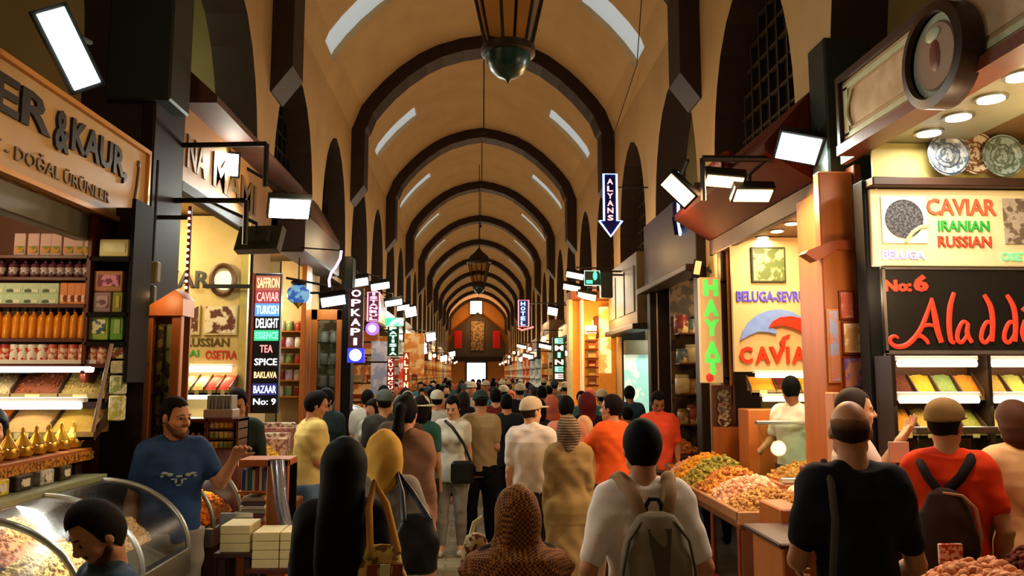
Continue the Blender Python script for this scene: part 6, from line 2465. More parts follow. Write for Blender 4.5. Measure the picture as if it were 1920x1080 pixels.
for k, (px, py, r_, c1, c2, l2) in enumerate(((1795, 290, .15, '#8f9496', '#4c5560', 'blue-grey ornate plate standing on the ledge above the cream sign, leftmost'), (1848, 287, .15, '#b9a88a', '#6a4630', 'speckled brown and cream plate between two other plates'), (1900, 291, .15, '#8fa09a', '#5c6a5a', 'pale green plate standing at the right edge of the plate row'))):
    y_ = yr - .03 - .03 * (k != 1)
    cx, cz = ax_(px, y_), az_(py, y_)
    t = thing('decorated_plate', l2, 'plate', (cx, y_, cz - r_))
    b = MB()
    b.lathe((cx, y_, cz), [(.001, 0), (r_ * .6, .002), (r_ * .68, -.010), (r_, -.022), (r_, -.016), (r_ * .6, .012), (.001, .012)], 32, axis='y', caps=False)
    b.build('plate_body', mat(c1, .25, kind='speck', scale=30, col2=c2), t, True)
    b = MB()
    for rr in (.35, .55, .9):
        b.tube([(cx + rr * r_ * math.cos(a), y_ - (.024 if rr > .8 else .004), cz + rr * r_ * math.sin(a)) for a in [2 * PI * j / 28 for j in range(28)]], .004, 5, closed=True)
    b.build('painted_rings', mat(c2, .3), t, True)
lamp((3.4, 4.4, 3.2), 13, (1, .75, .42), .1)
lamp((3.3, 3.9, 3.3), 14, (1, .62, .3), .08)

# oriental fascia with round medallion
FX = 2.58
fa = thing('carved_fascia', 'painted fascia board in a dark wooden frame over the first shop on the right', 'fascia', (FX, 4.2, 3.6))
z0, z1 = atX(1590, 268, FX).z, atX(1575, 160, FX).z
ye = atX(1580, 200, FX).y
MB().box(FX, FX + .05, 2.4, ye, z0, z1, .004).build('painted_panel', mat('#a89672', .35, kind='noise', scale=5, amt=.3, bump=.1), fa)
MB().box(FX - .004, FX, 2.5, ye - .12, z0 + .10, z1 - .09).build('painted_panel', mat('#8a6a4a', .4, kind='noise', scale=7, col2='#c9bca4'), fa)
b = MB()
b.box(FX - .03, FX + .06, 2.4, ye + .04, z1, z1 + .05)
b.box(FX - .03, FX + .06, ye, ye + .04, z0, z1)
b.build('frame', mat('#35201a', .4, kind='wood', scale=6), fa)
b = MB()
b.box(FX - .04, FX + .10, 2.4, ye + .04, z0 - .07, z0)
b.build('lower_moulding', mat('#6a3826', .4, kind='wood', scale=6), fa)
b = MB()
for zz in (z0 + .05, z1 - .05):
    b.box(FX - .008, FX, 2.45, ye - .03, zz - .018, zz + .018)
b.box(FX - .008, FX, ye - .09, ye - .03, z0 + .05, z1 - .05)
b.build('inlay_band', mat('#b4bfa4', .35), fa)
b = MB()
b.tube([(FX - .012, ye - .14 + .05 * math.sin(a * 3), z0 + .10 + a * .2) for a in [k / 8 * (z1 - z0 - .2) / .2 for k in range(9)]], .010, 6)
b.build('scroll_ornament', mat('#c9cfb0', .35), fa, True)
mc = atX(1757, 105, FX - .10)
me = thing('round_medallion', 'round framed medallion standing out from the fascia at the top right', 'medallion', mc)
R_ = 103 / FPX * mc.y * 1.02
b = MB()
b.lathe((FX - .12, mc.y, mc.z), [(R_ * .80, .0), (R_ * .82, -.03), (R_, -.02), (R_ * 1.0, .10), (R_ * .8, .10)], 40, axis='x', caps=False)
b.build('frame_ring', mat('#2c1c16', .35, kind='wood', scale=5), me, True)
MB().lathe((FX - .12, mc.y, mc.z), [(.001, .02), (R_ * .81, .02), (R_ * .81, .04)], 40, axis='x').build('mirror_disc', mat('#8f9c8c', .25, kind='noise', scale=7, col2='#b8c9b9'), me, True)
MB().lathe((FX - .12, mc.y, mc.z), [(.001, .0), (R_ * .62, .005), (R_ * .66, .018)], 32, axis='x').build('painted_centre', mat('#7d7a74', .4, kind='noise', scale=12, col2='#9a7a68'), me, True)
MB().blob((FX - .118, mc.y - .01, mc.z - .0), (.012, .05, .09), 2).build('centre_motif', mat('#6a3a2c', .4), me, True)
MB().blob((FX - .118, mc.y + .0, mc.z + R_ * .42), (.012, .07, .04), 2).build('crown_motif', mat('#a9b4a4', .4), me, True)
# picture frames higher up at the corner
for k, (pa, pb, pc, pd) in enumerate(((1828, 1866, 0, 32), (1880, 1925, 0, 36))):
    a, e = atY(pa, pd, 5.2), atY(pb, pc, 5.2)
    t = thing('framed_picture', ['bluish framed picture behind the medallion at the top right corner', 'brownish framed picture at the extreme top right corner'][k], 'picture', a)
    MB().box(a.x, e.x, 5.2, 5.23, a.z, e.z + .3).build('frame', mat('#2c1c16', .4), t)
    MB().box(a.x + .02, e.x - .02, 5.195, 5.2, a.z + .02, e.z + .28).build('picture', mat(['#5a6a78', '#8a6a5a'][k], .5, kind='speck', scale=7, col2='#8a8a8a'), t)
    MB().box(a.x - .02, e.x + .02, 5.2, 5.30, a.z - .1, a.z - .06).build('rail', mat('#2c1c16', .4), t)

# ---- orange wooden pillar with pictures
yp = 5.62
wx = lambda px, y=yp: atY(px, 600, y).x
wz = lambda py, y=yp: atY(1600, py, y).z
clad('orange timber cladding on the pier behind the pillar with pictures', QX - .03, QX, 5.74, 6.46, 0, 3.4, orange_w)
pl = thing('wooden_pillar', 'orange wooden pillar with a small roof moulding between the two right shops', 'pillar', (wx(1590), yp, 0))
MB().box(wx(1546), wx(1612), yp, yp + .10, 0, 3.45, .01).build('pillar_body', orange_w, pl)
MB().box(wx(1612), wx(1626), yp - .02, yp + .12, 0, 3.5, .006).build('side_moulding', mat('#7a3a18', .4, kind='wood', scale=8), pl)
b = MB()
b.prism([(wx(1508), yp - .06, wz(478)), (wx(1514), yp - .06, wz(472)), (wx(1560), yp - .06, wz(455)), (wx(1615), yp - .06, wz(450)), (wx(1615), yp - .06, wz(470)), (wx(1570), yp - .06, wz(470)), (wx(1530), yp - .06, wz(492))], (0, .12, 0))
b.build('roof_moulding', mat('#9a4a26', .4, kind='wood', scale=8), pl)
MB().box(wx(1540), wx(1612), yp - .14, yp, 0, wz(735), .008).build('lower_counter', mat('#c98a64', .5, amt=.08), pl)
for k, (a, e, c0, d0, col, c2, l2) in enumerate(((1573, 1601, 545, 600, '#c9644a', '#e0a080', 'small red-framed picture at the top of the orange pillar'), (1576, 1611, 603, 665, '#e2b070', '#fff0d0', 'gold-framed picture in the middle of the orange pillar'), (1549, 1571, 580, 718, '#d88a6a', '#a8b0d8', 'tall narrow poster with a bluish spot on the orange pillar'), (1575, 1613, 668, 730, '#d99a84', '#7a6ac9', 'pinkish picture with a violet spot low on the orange pillar'))):
    t = thing('framed_picture', l2, 'picture', (wx((a + e) / 2), yp, wz(d0)))
    MB().box(wx(a), wx(e), yp - .018, yp, wz(d0), wz(c0), .002).build('frame', mat('#8a3a1c' if k != 2 else '#d8905a', .4), t)
    MB().box(wx(a + 3), wx(e - 3), yp - .022, yp - .018, wz(d0 - 4), wz(c0 + 4)).build('picture', mat(col, .4, kind='speck', scale=9, col2=c2), t)
lamp((wx(1580), yp - .5, wz(560)), 9, (1, .7, .45), .08)

# ---- second right shop
y4 = 8.22
ux = lambda px, y=y4: atY(px, 600, y).x
uz = lambda py, y=y4: atY(1450, py, y).z
p = thing('display_wall', 'cream back panel of the second right shop with blue and red caviar emblem', 'panel', (ux(1460), y4, 2.0))
MB().box(ux(1375), 4.6, y4, y4 + .05, uz(697), 3.41).build('board', mat('#e0bd84', .55, amt=.06), p)
for k, (a, e, c1, c2) in enumerate(((1411, 1475, '#5c6a34', '#c9b87a'), (1503, 1560, '#3a1f1a', '#8a9a84'))):
    MB().box(ux(a), ux(e), y4 - .03, y4, uz(530), uz(464), .003).build('picture_frame', mat('#3a3a22', .5), p)
    MB().box(ux(a + 3), ux(e - 3), y4 - .034, y4 - .03, uz(527), uz(467)).build('picture', mat(c1, .5, kind='speck', scale=10, col2=c2), p)
def ptext(txt, x0, x1, ya, yb, m, depth=.03, bold=.02):
    b = MB()
    b.text(txt, (ux(x0), y4 - .002, uz(yb)), (1, 0, 0), (0, 0, 1), ux(x1) - ux(x0), uz(ya) - uz(yb), depth, bold)
    return b.build('lettering', m, p)
ptext('BELUGA-SEVRUGA-O', 1382, 1560, 546, 566, mat('#5a50c0', .4, em=.35))
for ch, a, e, t_, bt in (('C', 1384, 1408, 650, 682), ('A', 1413, 1441, 650, 682), ('V', 1440, 1468, 650, 682), ('I', 1471, 1477, 650, 682), ('A', 1481, 1509, 650, 682), ('R', 1511, 1532, 648, 683)):
    ptext(ch, a, e, t_, bt, mat('#d83a1c', .4, em=.3), .04, .04)
def flatpoly(pts, m, name, d=.03, par=p, yq=y4):
    b = MB()
    b.prism([(ux(a, yq), yq - .002, uz(c, yq)) for a, c in pts], (0, -d, 0))
    return b.build(name, m, par)
V_ = [(1478, 652), (1466, 634), (1470, 629), (1476, 628), (1473, 634), (1480, 645)]
flatpoly([(1465, 655), (1459, 642), (1466, 631), (1477, 627), (1479, 629), (1470, 636), (1468, 655)], mat('#d83a1c', .4, em=.3), 'accent_stroke', .03)
flatpoly([(1386, 638), (1391, 622), (1402, 605), (1418, 591), (1438, 583), (1460, 580), (1482, 584), (1505, 597), (1480, 594), (1460, 597), (1448, 604), (1440, 614), (1452, 618), (1454, 627), (1440, 623), (1420, 622), (1402, 629)], mat('#7f9ad8', .4, em=.25), 'blue_fish_emblem')
flatpoly([(1438, 615), (1446, 603), (1460, 595), (1480, 593), (1500, 597), (1514, 603), (1530, 605), (1537, 604), (1542, 617), (1540, 628), (1532, 643), (1526, 640), (1516, 632), (1500, 622), (1482, 614), (1465, 610), (1450, 612)], mat('#e0341a', .4, em=.3), 'red_fish_emblem', .045)
bin_row('spice bins behind the glass counter of the second right shop', ux(1395), 4.4, y4 - .16, y4 - .02, uz(730), uz(730) + .13, ['#e08a24', '#5a1c14', '#e0962c', '#7a3016', '#b8401c', '#e08a24'],
        [('orange_spice', 'orange spice at the left behind the second right counter', 'spice'), ('dark_red_spice', 'very dark red spice behind the second right counter', 'spice'), ('golden_spice', 'golden spice between the dark heaps of the second right counter', 'spice'), ('brown_red_spice', 'brown-red spice behind the second right counter', 'spice'), ('rust_spice', 'rust-red spice beside the seller in white', 'spice'), ('amber_spice', 'amber spice right of the seller in white', 'spice')])
tube_light('upper tube light of the second right shop above the spice bins', ux(1398), ux(1545), y4 - .2, uz(704), .024, 4, (1, .8, .5), glow((1, .9, .6), 5))
tube_light('lower tube light of the second right shop behind the seller', ux(1396), ux(1490), y4 - .42, uz(746), .024, 3, (1, .8, .5), glow((1, .9, .6), 5))
tube_light('lowest tube light glowing in the second right shop counter', ux(1420), ux(1560), y4 - .5, uz(792), .024, 3, (1, .8, .5), glow((1, .9, .6), 5))
MB_ = thing('back_counter', 'orange-lit back counter under the bins of the second right shop', 'counter', (3.4, 8.0, 0))
MB().box(ux(1378), 4.6, y4 - .3, y4, 0, uz(765), .01).build('counter_body', orange_w, MB_)
for k, (px, py) in enumerate(((1430, 447), (1457, 435), (1484, 421), (1512, 405), (1535, 388))):
    q = atZ(px, py, 3.40)
    downlight('ceiling downlight in the second right shop, number %s of the slanting row' % ['farthest', 'fourth', 'third', 'second', 'nearest'][k], q.x, q.y, 3.418, None, .06, 12, (1, .8, .5))
lamp((3.4, 7.3, 3.1), 28, (1, .58, .26), .08)
# glass counter of second shop
MB_ = thing('display_counter', 'glass-topped display counter in front of the seller in the white shirt', 'counter', (3.1, 7.2, 0))
MB().box(2.62, 4.3, 6.75, 7.35, 0, 1.02, .01).build('base', orange_w, MB_)
MB().box(2.62, 4.3, 7.30, 7.33, 1.02, 1.50).build('back_pane', glass, MB_)
b = MB()
b.prism([(2.6, 6.78, 1.06), (4.3, 6.78, 1.06), (4.3, 7.33, 1.50), (2.6, 7.33, 1.50)], (0, -.004, .006))
b.build('slanted_glass', glass, MB_)
MB().box(2.60, 4.3, 7.30, 7.36, 1.49, 1.52, .004).build('top_rail', steel, MB_)
MB().box(2.60, 4.3, 6.75, 6.80, 1.03, 1.07, .004).build('front_rail', steel, MB_)
heap('pistachio_heap', 'orange-lit nuts under the slanted glass of the second right counter', 'nuts', quad(2.66, 3.5, 6.85, 7.28, 1.03, 1.03), .14, grain('#e0a85a', '#a8652a'), 260, (.022, .016, .012), 14, 10, 21)
heap('dried_fruit_heap', 'brownish dried fruit at the right under the slanted glass', 'dried fruit', quad(3.52, 4.2, 6.85, 7.28, 1.03, 1.03), .14, grain('#b8743a', '#7a4420'), 200, (.022, .016, .012), 14, 10, 22)
# fascia of second right shop, red lit underside
fa = thing('shop_canopy', 'dark timber canopy with a red-lit underside over the second right shop', 'canopy', (QX, 7.6, 3.5))
MB().box(QX - .02, QX + .06, 6.1, 9.0, 3.32, 3.50, .01).build('lower_trim', mat('#5a4030', .5, kind='wood', scale=6), fa)
b = MB()
b.prism([(QX - .02, 6.1, 4.25), (QX - .42, 6.1, 3.80), (QX - .42, 6.1, 3.74), (QX - .02, 6.1, 3.50)], (0, 2.9, 0))
b.build('sloping_canopy', mat('#5c2414', .7, kind='wood', scale=5), fa)
MB().lathe((QX - .42, 7.3, 3.93), [(.001, -.28), (.075, -.28), (.075, .28), (.001, .28)], 14, axis='y').build('red_roll', mat('#a8381c', .6, kind='speck', scale=12, col2='#5a1a10'), fa, True)
# grey-green panel beside the fascia
clad('dark green metal panel between the lattice arch and the carved fascia', QX - .06, QX + .3, 5.75, 6.05, 3.3, 4.55, mat('#232c26', .5, amt=.2))
clad('dark post at the left edge of the second right shop', ux(1352, 8.7), ux(1374, 8.7), 8.65, 8.78, 0, 3.5, mat('#3a2418', .5, kind='wood', scale=5))
clad('thin light-brown timber edge beside the dark post of the second right shop', ux(1366, 8.6), ux(1371, 8.6), 8.6, 8.64, 1.6, 3.4, mat('#a0602c', .5))

# floodlights on the right
c = atY(1497, 279, 5.9)
flood('green-tinted white floodlight hanging before the lattice arch on the right', c, (-.35, -.62, -.70), (0, -.6, .6), .30, .22, 15, (.82, 1, .95), 30, arm_to=(QX, c.y + .1, c.z + .05), lcol=(.85, 1, .9))
MB_ = MB()
p0, p1 = atY(1317, 297, 6.2), atY(1640, 300, 6.2)
MB_.tube([p0, p1], .028, 8)
MB_.tube([p0, p0 - Vector((0, 0, .35))], .022, 6)
tag(MB_.build('lamp_bracket', iron), 'long dark steel arm carrying the right-hand floodlights', 'bracket')
for k, (px, py, n, up, w, h) in enumerate(((1271, 357, (-.5, -.75, -.45), (.55, 0, .55), .27, .13), (1358, 341, (-.1, -.5, -.85), (.8, .3, .5), .12, .30), (1412, 367, (0, -.55, -.85), (0, -.6, .5), .30, .13))):
    c = atY(px, py, 6.35)
    flood(['orange floodlight at the left end of the right-hand arm', 'slanting orange floodlight in the middle of the right-hand arm', 'flat orange floodlight below the green-tinted one'][k], c, n, up, w, h, 3.8, (1, .66, .28), 34, arm_to=(c.x + .05, 6.2, p0.z - .02), lcol=(1, .55, .22))
c = atY(1308, 502, 9.0)
flood('small orange lamp above the HAYAT sign', c, (-.2, -.8, .1), (.2, 0, 1), .07, .16, 1.2, (1, .55, .2), 6, arm_to=(QX, 9.0, c.z - .05))

# ---- HAYAT light box
yh = 8.62
hx = lambda px: atY(px, 600, yh).x
hz = lambda py: atY(1330, py, yh).z
p = thing('light_box_sign', 'vertical yellow light box with green letters HAYAT on the right', 'sign', (hx(1333), yh, hz(718)))
MB().box(hx(1314), hx(1353), yh, yh + .10, hz(718), hz(520), .006).build('case', mat('#e0b06a', .45, em=.55), p)
for k, ch in enumerate('HAYAT'):
    b = MB()
    z = [524, 562, 599, 640, 672][k]
    b.text(ch, (hx(1320), yh - .002, hz(z + 31)), (1, 0, 0), (0, 0, 1), hx(1348) - hx(1320), hz(z) - hz(z + 31), .012, .06)
    b.build('letter', mat((.10, .75, .08), .4, em=1.1), p)
MB().blob((hx(1328), yh - .004, hz(708)), (.045, .01, .05), 2).build('red_emblem', mat((.75, .05, .03), .4, em=.5), p, True)
MB().box(hx(1353), QX + .1, yh + .03, yh + .07, hz(530), hz(525)).build('wall_bracket', iron, p)
MB().box(hx(1353), QX + .1, yh + .03, yh + .07, hz(712), hz(707)).build('wall_bracket', iron, p)

# ---- third right shop: dark timber front, goods rack
y5 = 11.2
vx = lambda px, y=y5: atY(px, 600, y).x
vz = lambda py, y=y5: atY(1300, py, y).z
p = thing('goods_rack', 'brown rack with hanging goods at the back of the third right shop', 'rack', (vx(1300), y5, 0))
MB().box(QX + .05, 4.6, y5, y5 + .05, 0, 3.3).build('back_panel', mat('#6a5234', .6, kind='speck', scale=5, col2='#3a2c1c'), p)
for r_ in range(4):
    MB().box(vx(1262), vx(1370), y5 - .3, y5, 1.25 + .42 * r_, 1.27 + .42 * r_).build('shelf_board', midwood, p)
gj = [Once(jar(.2, .08, mat(q, .4, amt=.25, kind='speck', scale=9, col2='#d8b880'), mat(q, .4), 'vase')) for q in ('#8a6a3a', '#7a2c1c', '#4a5a5a', '#b8a070')]
for r_ in range(4):
    for k, px in enumerate((1272, 1292, 1312, 1332, 1356)):
        q = (r_ * 3 + k) % 4
        gj[q].put((vx(px), y5 - .14, 1.27 + .42 * r_), 0, ['brown', 'dark red', 'slate', 'tan'][q] + ' vase on the rack behind the HAYAT sign', ['brown', 'dark red', 'slate', 'tan'][q] + ' vases behind the light box', 1.0 + .3 * ((r_ + k) % 2))
lamp((3.3, 10.5, 2.9), 22, (1, .75, .45), .1)
p = thing('ceramic_case', 'small case with round dishes under the HAYAT sign', 'cabinet', (hx(1352), 8.55, 0))
MB().box(hx(1330), hx(1374), 8.60, 8.64, 0, hz(722), .008).build('case_body', mat('#5a3018', .5, kind='wood', scale=6), p)
MB().box(hx(1330), hx(1374), 8.54, 8.60, 0, hz(800)).build('lower_front', orange_w, p)
for k, z in enumerate((742, 764, 786)):
    t = thing('round_dish', 'round patterned dish leaning in the case under the HAYAT sign, %s' % ['top', 'middle', 'bottom'][k], 'dish', (hx(1350), 8.58, hz(z)))
    MB().lathe((hx(1350), 8.59, hz(z)), [(.001, 0), (.06, 0), (.075, -.012), (.06, -.004), (.001, -.004)], 20, axis='y', caps=False).build('dish_body', mat(['#8a8a70', '#9a7a6a', '#b0a080'][k], .3, kind='speck', scale=30, col2='#4a2c1c'), t, True)
fa = thing('shop_canopy', 'dark brown timber front over the third right shop', 'canopy', (QX, 10.6, 3.4))
MB().box(QX - .12, QX + .04, 9.2, 12.1, 3.25, 4.25, .01).build('canopy_body', mat('#2e2018', .6, kind='wood', scale=4), fa)
MB().box(QX - .25, QX + .04, 9.2, 12.1, 3.18, 3.26, .01).build('lower_trim', mat('#3a2a1e', .5), fa)
MB().box(QX - .10, QX + .04, 11.85, 12.05, 0, 3.2, .01).build('side_post', mat('#241a12', .5), fa)
MB().box(QX - .10, QX + .04, 9.2, 9.42, 0, 3.2, .01).build('side_post', mat('#2e2014', .5), fa)
fa = thing('shop_canopy', 'olive-grey timber front with panels over the fourth right shop', 'canopy', (QX, 13.6, 3.2))
MB().box(QX - .20, QX + .04, 12.3, 15.0, 2.75, 3.9, .01).build('canopy_body', mat('#4a4028', .6, kind='wood', scale=2, amt=.3), fa)
MB().box(QX - .28, QX + .04, 12.3, 15.0, 2.66, 2.75, .01).build('lower_trim', mat('#1c150e', .5), fa)
for k in range(3):
    MB().box(QX - .215, QX - .20, 12.5 + .85 * k, 13.2 + .85 * k, 2.95, 3.7, .004).build('panel', mat('#5e5434', .6, amt=.2), fa)
# bright cloth display; the cloth itself glows in place of lamplight
p = thing('glowing_cloth_display', 'bright turquoise-white cloth display in the fourth right shop', 'display', (2.9, 14.1, 0))
a, e = atY(1172, 775, 14.1), atY(1222, 665, 14.1)
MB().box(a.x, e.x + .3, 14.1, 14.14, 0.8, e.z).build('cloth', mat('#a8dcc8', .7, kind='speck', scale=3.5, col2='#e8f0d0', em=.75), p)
MB().box(a.x, e.x + .3, 13.9, 14.14, e.z, e.z + .25).build('header', mat('#6a5a38', .5), p)
lamp((3.2, 13.4, 2.5), 30, (.85, 1, .92), .1)

# ---- big dried-goods table on the right
tb = thing('market_table', 'large brown market table heaped with dried goods on the right of the aisle', 'table', (2.4, 7.4, 0))
T0, T1 = 6.15, 8.50
XT = 2.03
MB().box(XT, 2.60, T0, T1, .76, .84, .01).build('table_top', mat('#7a4a2c', .45, kind='wood', scale=6), tb)
MB().box(XT + .02, 2.60, T0, T0 + .04, 0, .76).build('end_panel', mat('#6a3e22', .5, kind='wood', scale=3), tb)
MB().box(XT + .03, XT + .06, 7.6, T1, 0, .76).build('side_panel', mat('#4a2a18', .5, kind='wood', scale=3), tb)
for y in (6.2, 6.9, 7.55):
    MB().box(XT + .01, XT + .07, y, y + .06, 0, .76, .004).build('corner_stile', mat('#8a3c1c', .45), tb)
MB().box(XT + .02, XT + .06, 6.2, 7.6, .20, .26).build('bottom_rail', mat('#8a3c1c', .45), tb)
MB().box(XT + .025, XT + .03, 6.26, 6.9, .26, .76).build('side_glass', glass, tb)
MB().box(XT + .025, XT + .03, 6.96, 7.55, .26, .76).build('side_glass', glass, tb)
MB().box(XT + .06, 2.55, T0 + .1, 7.55, .3, .32).build('inner_shelf', midwood, tb)
MB().box(XT - .02, XT + .02, T0 - .02, T1, .82, .90, .006).build('edge_rail', mat('#a8744a', .4, kind='wood', scale=8), tb)
MB().box(XT - .02, 2.60, T0 - .03, T0 + .01, .80, .90, .006).build('edge_rail', mat('#b98458', .4, kind='wood', scale=8), tb)
for k in range(5):
    tag(MB().box(XT + .12, 2.3, 6.3 + k * .24, 6.5 + k * .24, .32, .42 + .03 * (k % 3), .01).build('wrapped_packet', mat(['#7fa8a0', '#3a5a60', '#9ab8a8', '#c9c9b0', '#5a7a78'][k], .3)), ['pale teal', 'dark teal', 'pale green', 'cream', 'grey-green'][k] + ' wrapped packet behind the side glass of the large market table', 'packet')
hp = [
    ('mixed_nuts', 'shelled walnuts heaped at the near corner of the large market table', 'nuts', 2.05, 2.58, 6.2, 6.62, .86, .92, .12, '#d8a868', '#8a5a2c', 520, (.026, .02, .014)),
    ('turkish_sweets', 'pinkish-white sweets heaped next on the large market table', 'sweets', 2.05, 2.58, 6.62, 7.05, .86, .94, .15, '#e8c0a0', '#c98a64', 360, (.034, .024, .018)),
    ('dried_rolls', 'tan rolled sweets heaped in the middle of the large market table', 'sweets', 2.05, 2.58, 7.05, 7.50, .86, .96, .15, '#d8984a', '#a8642c', 340, (.05, .018, .016)),
    ('green_mix', 'greenish dried goods heaped behind the rolled sweets', 'dried fruit', 2.05, 2.58, 7.50, 7.95, .88, 1.00, .17, '#b8a04a', '#7a7a34', 300, (.034, .024, .018)),
    ('yellow_mix', 'golden yellow dried goods heaped towards the far end of the large table', 'dried fruit', 2.05, 2.58, 7.95, 8.30, .88, 1.02, .15, '#e0a030', '#b8701c', 300, (.034, .024, .018)),
    ('pink_packets', 'pale orange sweets at the far end of the large market table', 'sweets', 2.05, 2.52, 8.30, 8.48, .88, .98, .12, '#e8b07a', '#b8744a', 260, (.034, .024, .018))]
for k, (nm, lb, ct, x0, x1, y0, y1, za, zb, h, c1, c2, n_, sz) in enumerate(hp):
    heap(nm, lb, ct, quad(x0, x1, y0, y1, za, zb), h, grain(c1, c2), n_, sz, 18, 16, 30 + k, 1)
# inner, higher table inside the shop line
tb = thing('market_table', 'inner stepped counter with pale heaps behind the large market table', 'table', (3.1, 6.3, 0))
MB().box(2.62, 3.9, 6.47, 6.74, 0, .96, .01).build('counter_body', orange_w, tb)
heap('white_delight', 'brightly lit white sweets heaped behind the navy T-shirt', 'sweets', quad(2.64, 3.8, 6.49, 6.72, .97, 1.04), .14, grain('#f0e0c0', '#e0c090'), 420, (.034, .026, .018), 20, 14, 40)
area((3.1, 6.55, 1.9), (0, 0, -1), 18, (1, .9, .7), .7, .1)
tag(MB().box(2.72, 2.92, 6.55, 6.66, 1.13, 1.19, .01).build('dark_packet', mat('#6a2c1c', .4)), 'dark red packet lying on the white sweets', 'packet')
# stall beyond with trays near the coral polo
stall('stall table with small goods behind the coral polo shirt', 2.34, 2.72, 9.5, 11.6, .98, midwood)
heap('small_goods', 'orange-brown small goods on the stall behind the coral polo shirt', 'dried fruit', quad(2.36, 2.7, 9.6, 11.5, 1.0, 1.02), .14, grain('#c9803a', '#8a4420'), 260, (.04, .03, .02), 12, 20, 41)
tag(MB().box(XT + .1, XT + .42, T1 + .05, T1 + .4, .0, .95, .01).build('wooden_crate', orange_w), 'orange-brown wooden crate stack at the far end of the large market table', 'crate')

# lectern-like wooden box and ledge before the man in navy
p = thing('wooden_counter', 'orange wooden counter front with a dark ledge beside the man in navy', 'counter', (1.95, 4.6, 0))
a = atY(1465, 955, 4.9)
MB().box(a.x, 2.05, 4.9, 5.3, 0, a.z, .01).build('counter_front', orange_w, p)
e = atY(1462, 1020, 4.3)
MB().box(atY(1462, 1020, 4.3).x, 2.0, 4.3, 4.9, e.z - .03, e.z, .008).build('dark_ledge', mat('#3a2018', .4), p)
MB().box(atY(1480, 1020, 4.3).x, 1.98, 4.4, 4.88, 0, e.z - .03, .01).build('counter_body', mat('#a8602a', .45, kind='wood', scale=4), p)
# near right counter with walnut heaps
tb = thing('market_table', 'table heaped with nuts in the bottom right corner', 'table', (2.5, 3.4, 0))
MB().box(1.95, 2.70, 2.9, 3.78, 0, .93, .01).build('table_body', redwood, tb)
heap('walnuts', 'pinkish-tan walnut halves heaped in the bottom right corner', 'nuts', quad(1.97, 2.38, 2.95, 3.75, .94, .98), .16, grain('#e0a078', '#a8643c'), 420, (.026, .022, .014), 18, 22, 50, 2)
heap('golden_almonds', 'golden nuts heaped at the right edge of the bottom right table', 'nuts', quad(2.40, 2.69, 2.95, 3.40, .98, 1.0), .15, grain('#e0a83a', '#b87a24'), 320, (.022, .014, .012), 18, 18, 51, 2)
heap('dark_raisins', 'dark brown raisins heaped behind the golden nuts', 'raisins', quad(2.40, 2.69, 3.42, 3.76, .98, 1.02), .14, grain('#6a2c1c', '#3a1810'), 420, (.018, .014, .012), 20, 14, 52, 2)
tag(MB().box(2.28, 2.40, 3.9, 3.92, 1.02, 1.12, .004).build('price_card', mat('#e0b8a0', .6, kind='speck', scale=40, col2='#b03a2c')), 'small pinkish price card standing among the nuts at the bottom right', 'card')
lamp((2.6, 3.9, 2.9), 26, (1, .66, .36), .15)
# glass counter behind the man in red
MB_ = thing('display_counter', 'glass counter with a steel rail behind the man in the orange-red T-shirt', 'counter', (3.3, 4.75, 0))
MB().box(2.62, 4.4, 4.63, 4.85, 0, 1.18, .01).build('base', mat('#4a2a18', .4, kind='wood', scale=5), MB_)
MB().box(2.62, 4.4, 4.63, 4.65, 1.18, 1.60).build('front_glass', glass, MB_)
MB().box(2.60, 4.4, 4.61, 4.67, 1.60, 1.64, .005).build('top_rail', mat('#6a6258', .3, metal=.7), MB_)
heap('olives', 'grey-green olives in the glass counter behind the man in orange-red', 'olives', quad(2.65, 4.3, 4.67, 4.83, 1.2, 1.24), .10, grain('#7a8264', '#4a5038'), 300, (.022, .018, .014), 24, 8, 53)
tag(MB().box(2.40, 2.52, 4.56, 4.575, 1.34 + .1, 1.58 - .02, .003).build('paper_card', mat('#d8b098', .6)), 'pale pink paper card standing behind the outstretched hand', 'card')
# ---------------------------------------------------------------- farther down both rows
# neon arrows
def arrow(label, px, py0, py1, y, w, rz=0.0):
    a, e = atY(px, py0, y), atY(px, py1, y)
    H_ = a.z - e.z
    t = thing('neon_arrow_sign', label, 'sign', (a.x, y, e.z))
    t.rotation_euler = (0, 0, rz)
    hw = w / 2
    P = [(-hw, H_), (hw, H_), (hw, H_ * .25), (hw * 1.75, H_ * .25), (0, 0), (-hw * 1.75, H_ * .25), (-hw, H_ * .25)]
    b = MB()
    b.prism([(x, .03, z) for x, z in P], (0, .05, 0))
    b.build('sign_board', mat('#10104a', .3), t, local=True)
    b = MB()
    b.tube([(x, 0.01, z) for x, z in P], .017, 8, closed=True)
    b.build('neon_outline', glow((.30, .50, 1), 3), t, True, local=True)
    hh = H_ * .70 / 6
    for k, ch in enumerate('ALYANS'):
        b = MB()
        b.text(ch, (-hw * .45, .02, H_ * .95 - hh * (k + .95)), (1, 0, 0), (0, 0, 1), hw * .9, hh * .75, .012, .02)
        b.build('letter', glow((1, .38, .38), 2.2), t, local=True)
    c = math.cos(rz)
    b = MB()
    b.tube([(hw, .06, H_ * .8), ((QX - a.x) / max(c, .3), .06 - (QX - a.x) * math.tan(rz) * .0, H_ * .8)], .012, 6)
    b.build('bracket', iron, t, True, local=True)
    return t


arrow('blue neon arrow pointing down with red letters ALYANS, in front of the vault pier', 1144, 326, 443, 12.2, .21)
arrow('turned copy of the blue neon arrow nearly edge-on behind the orange floodlight', 1274, 326, 440, 9.8, .20, math.radians(66))  # same arrow built again, turned aside

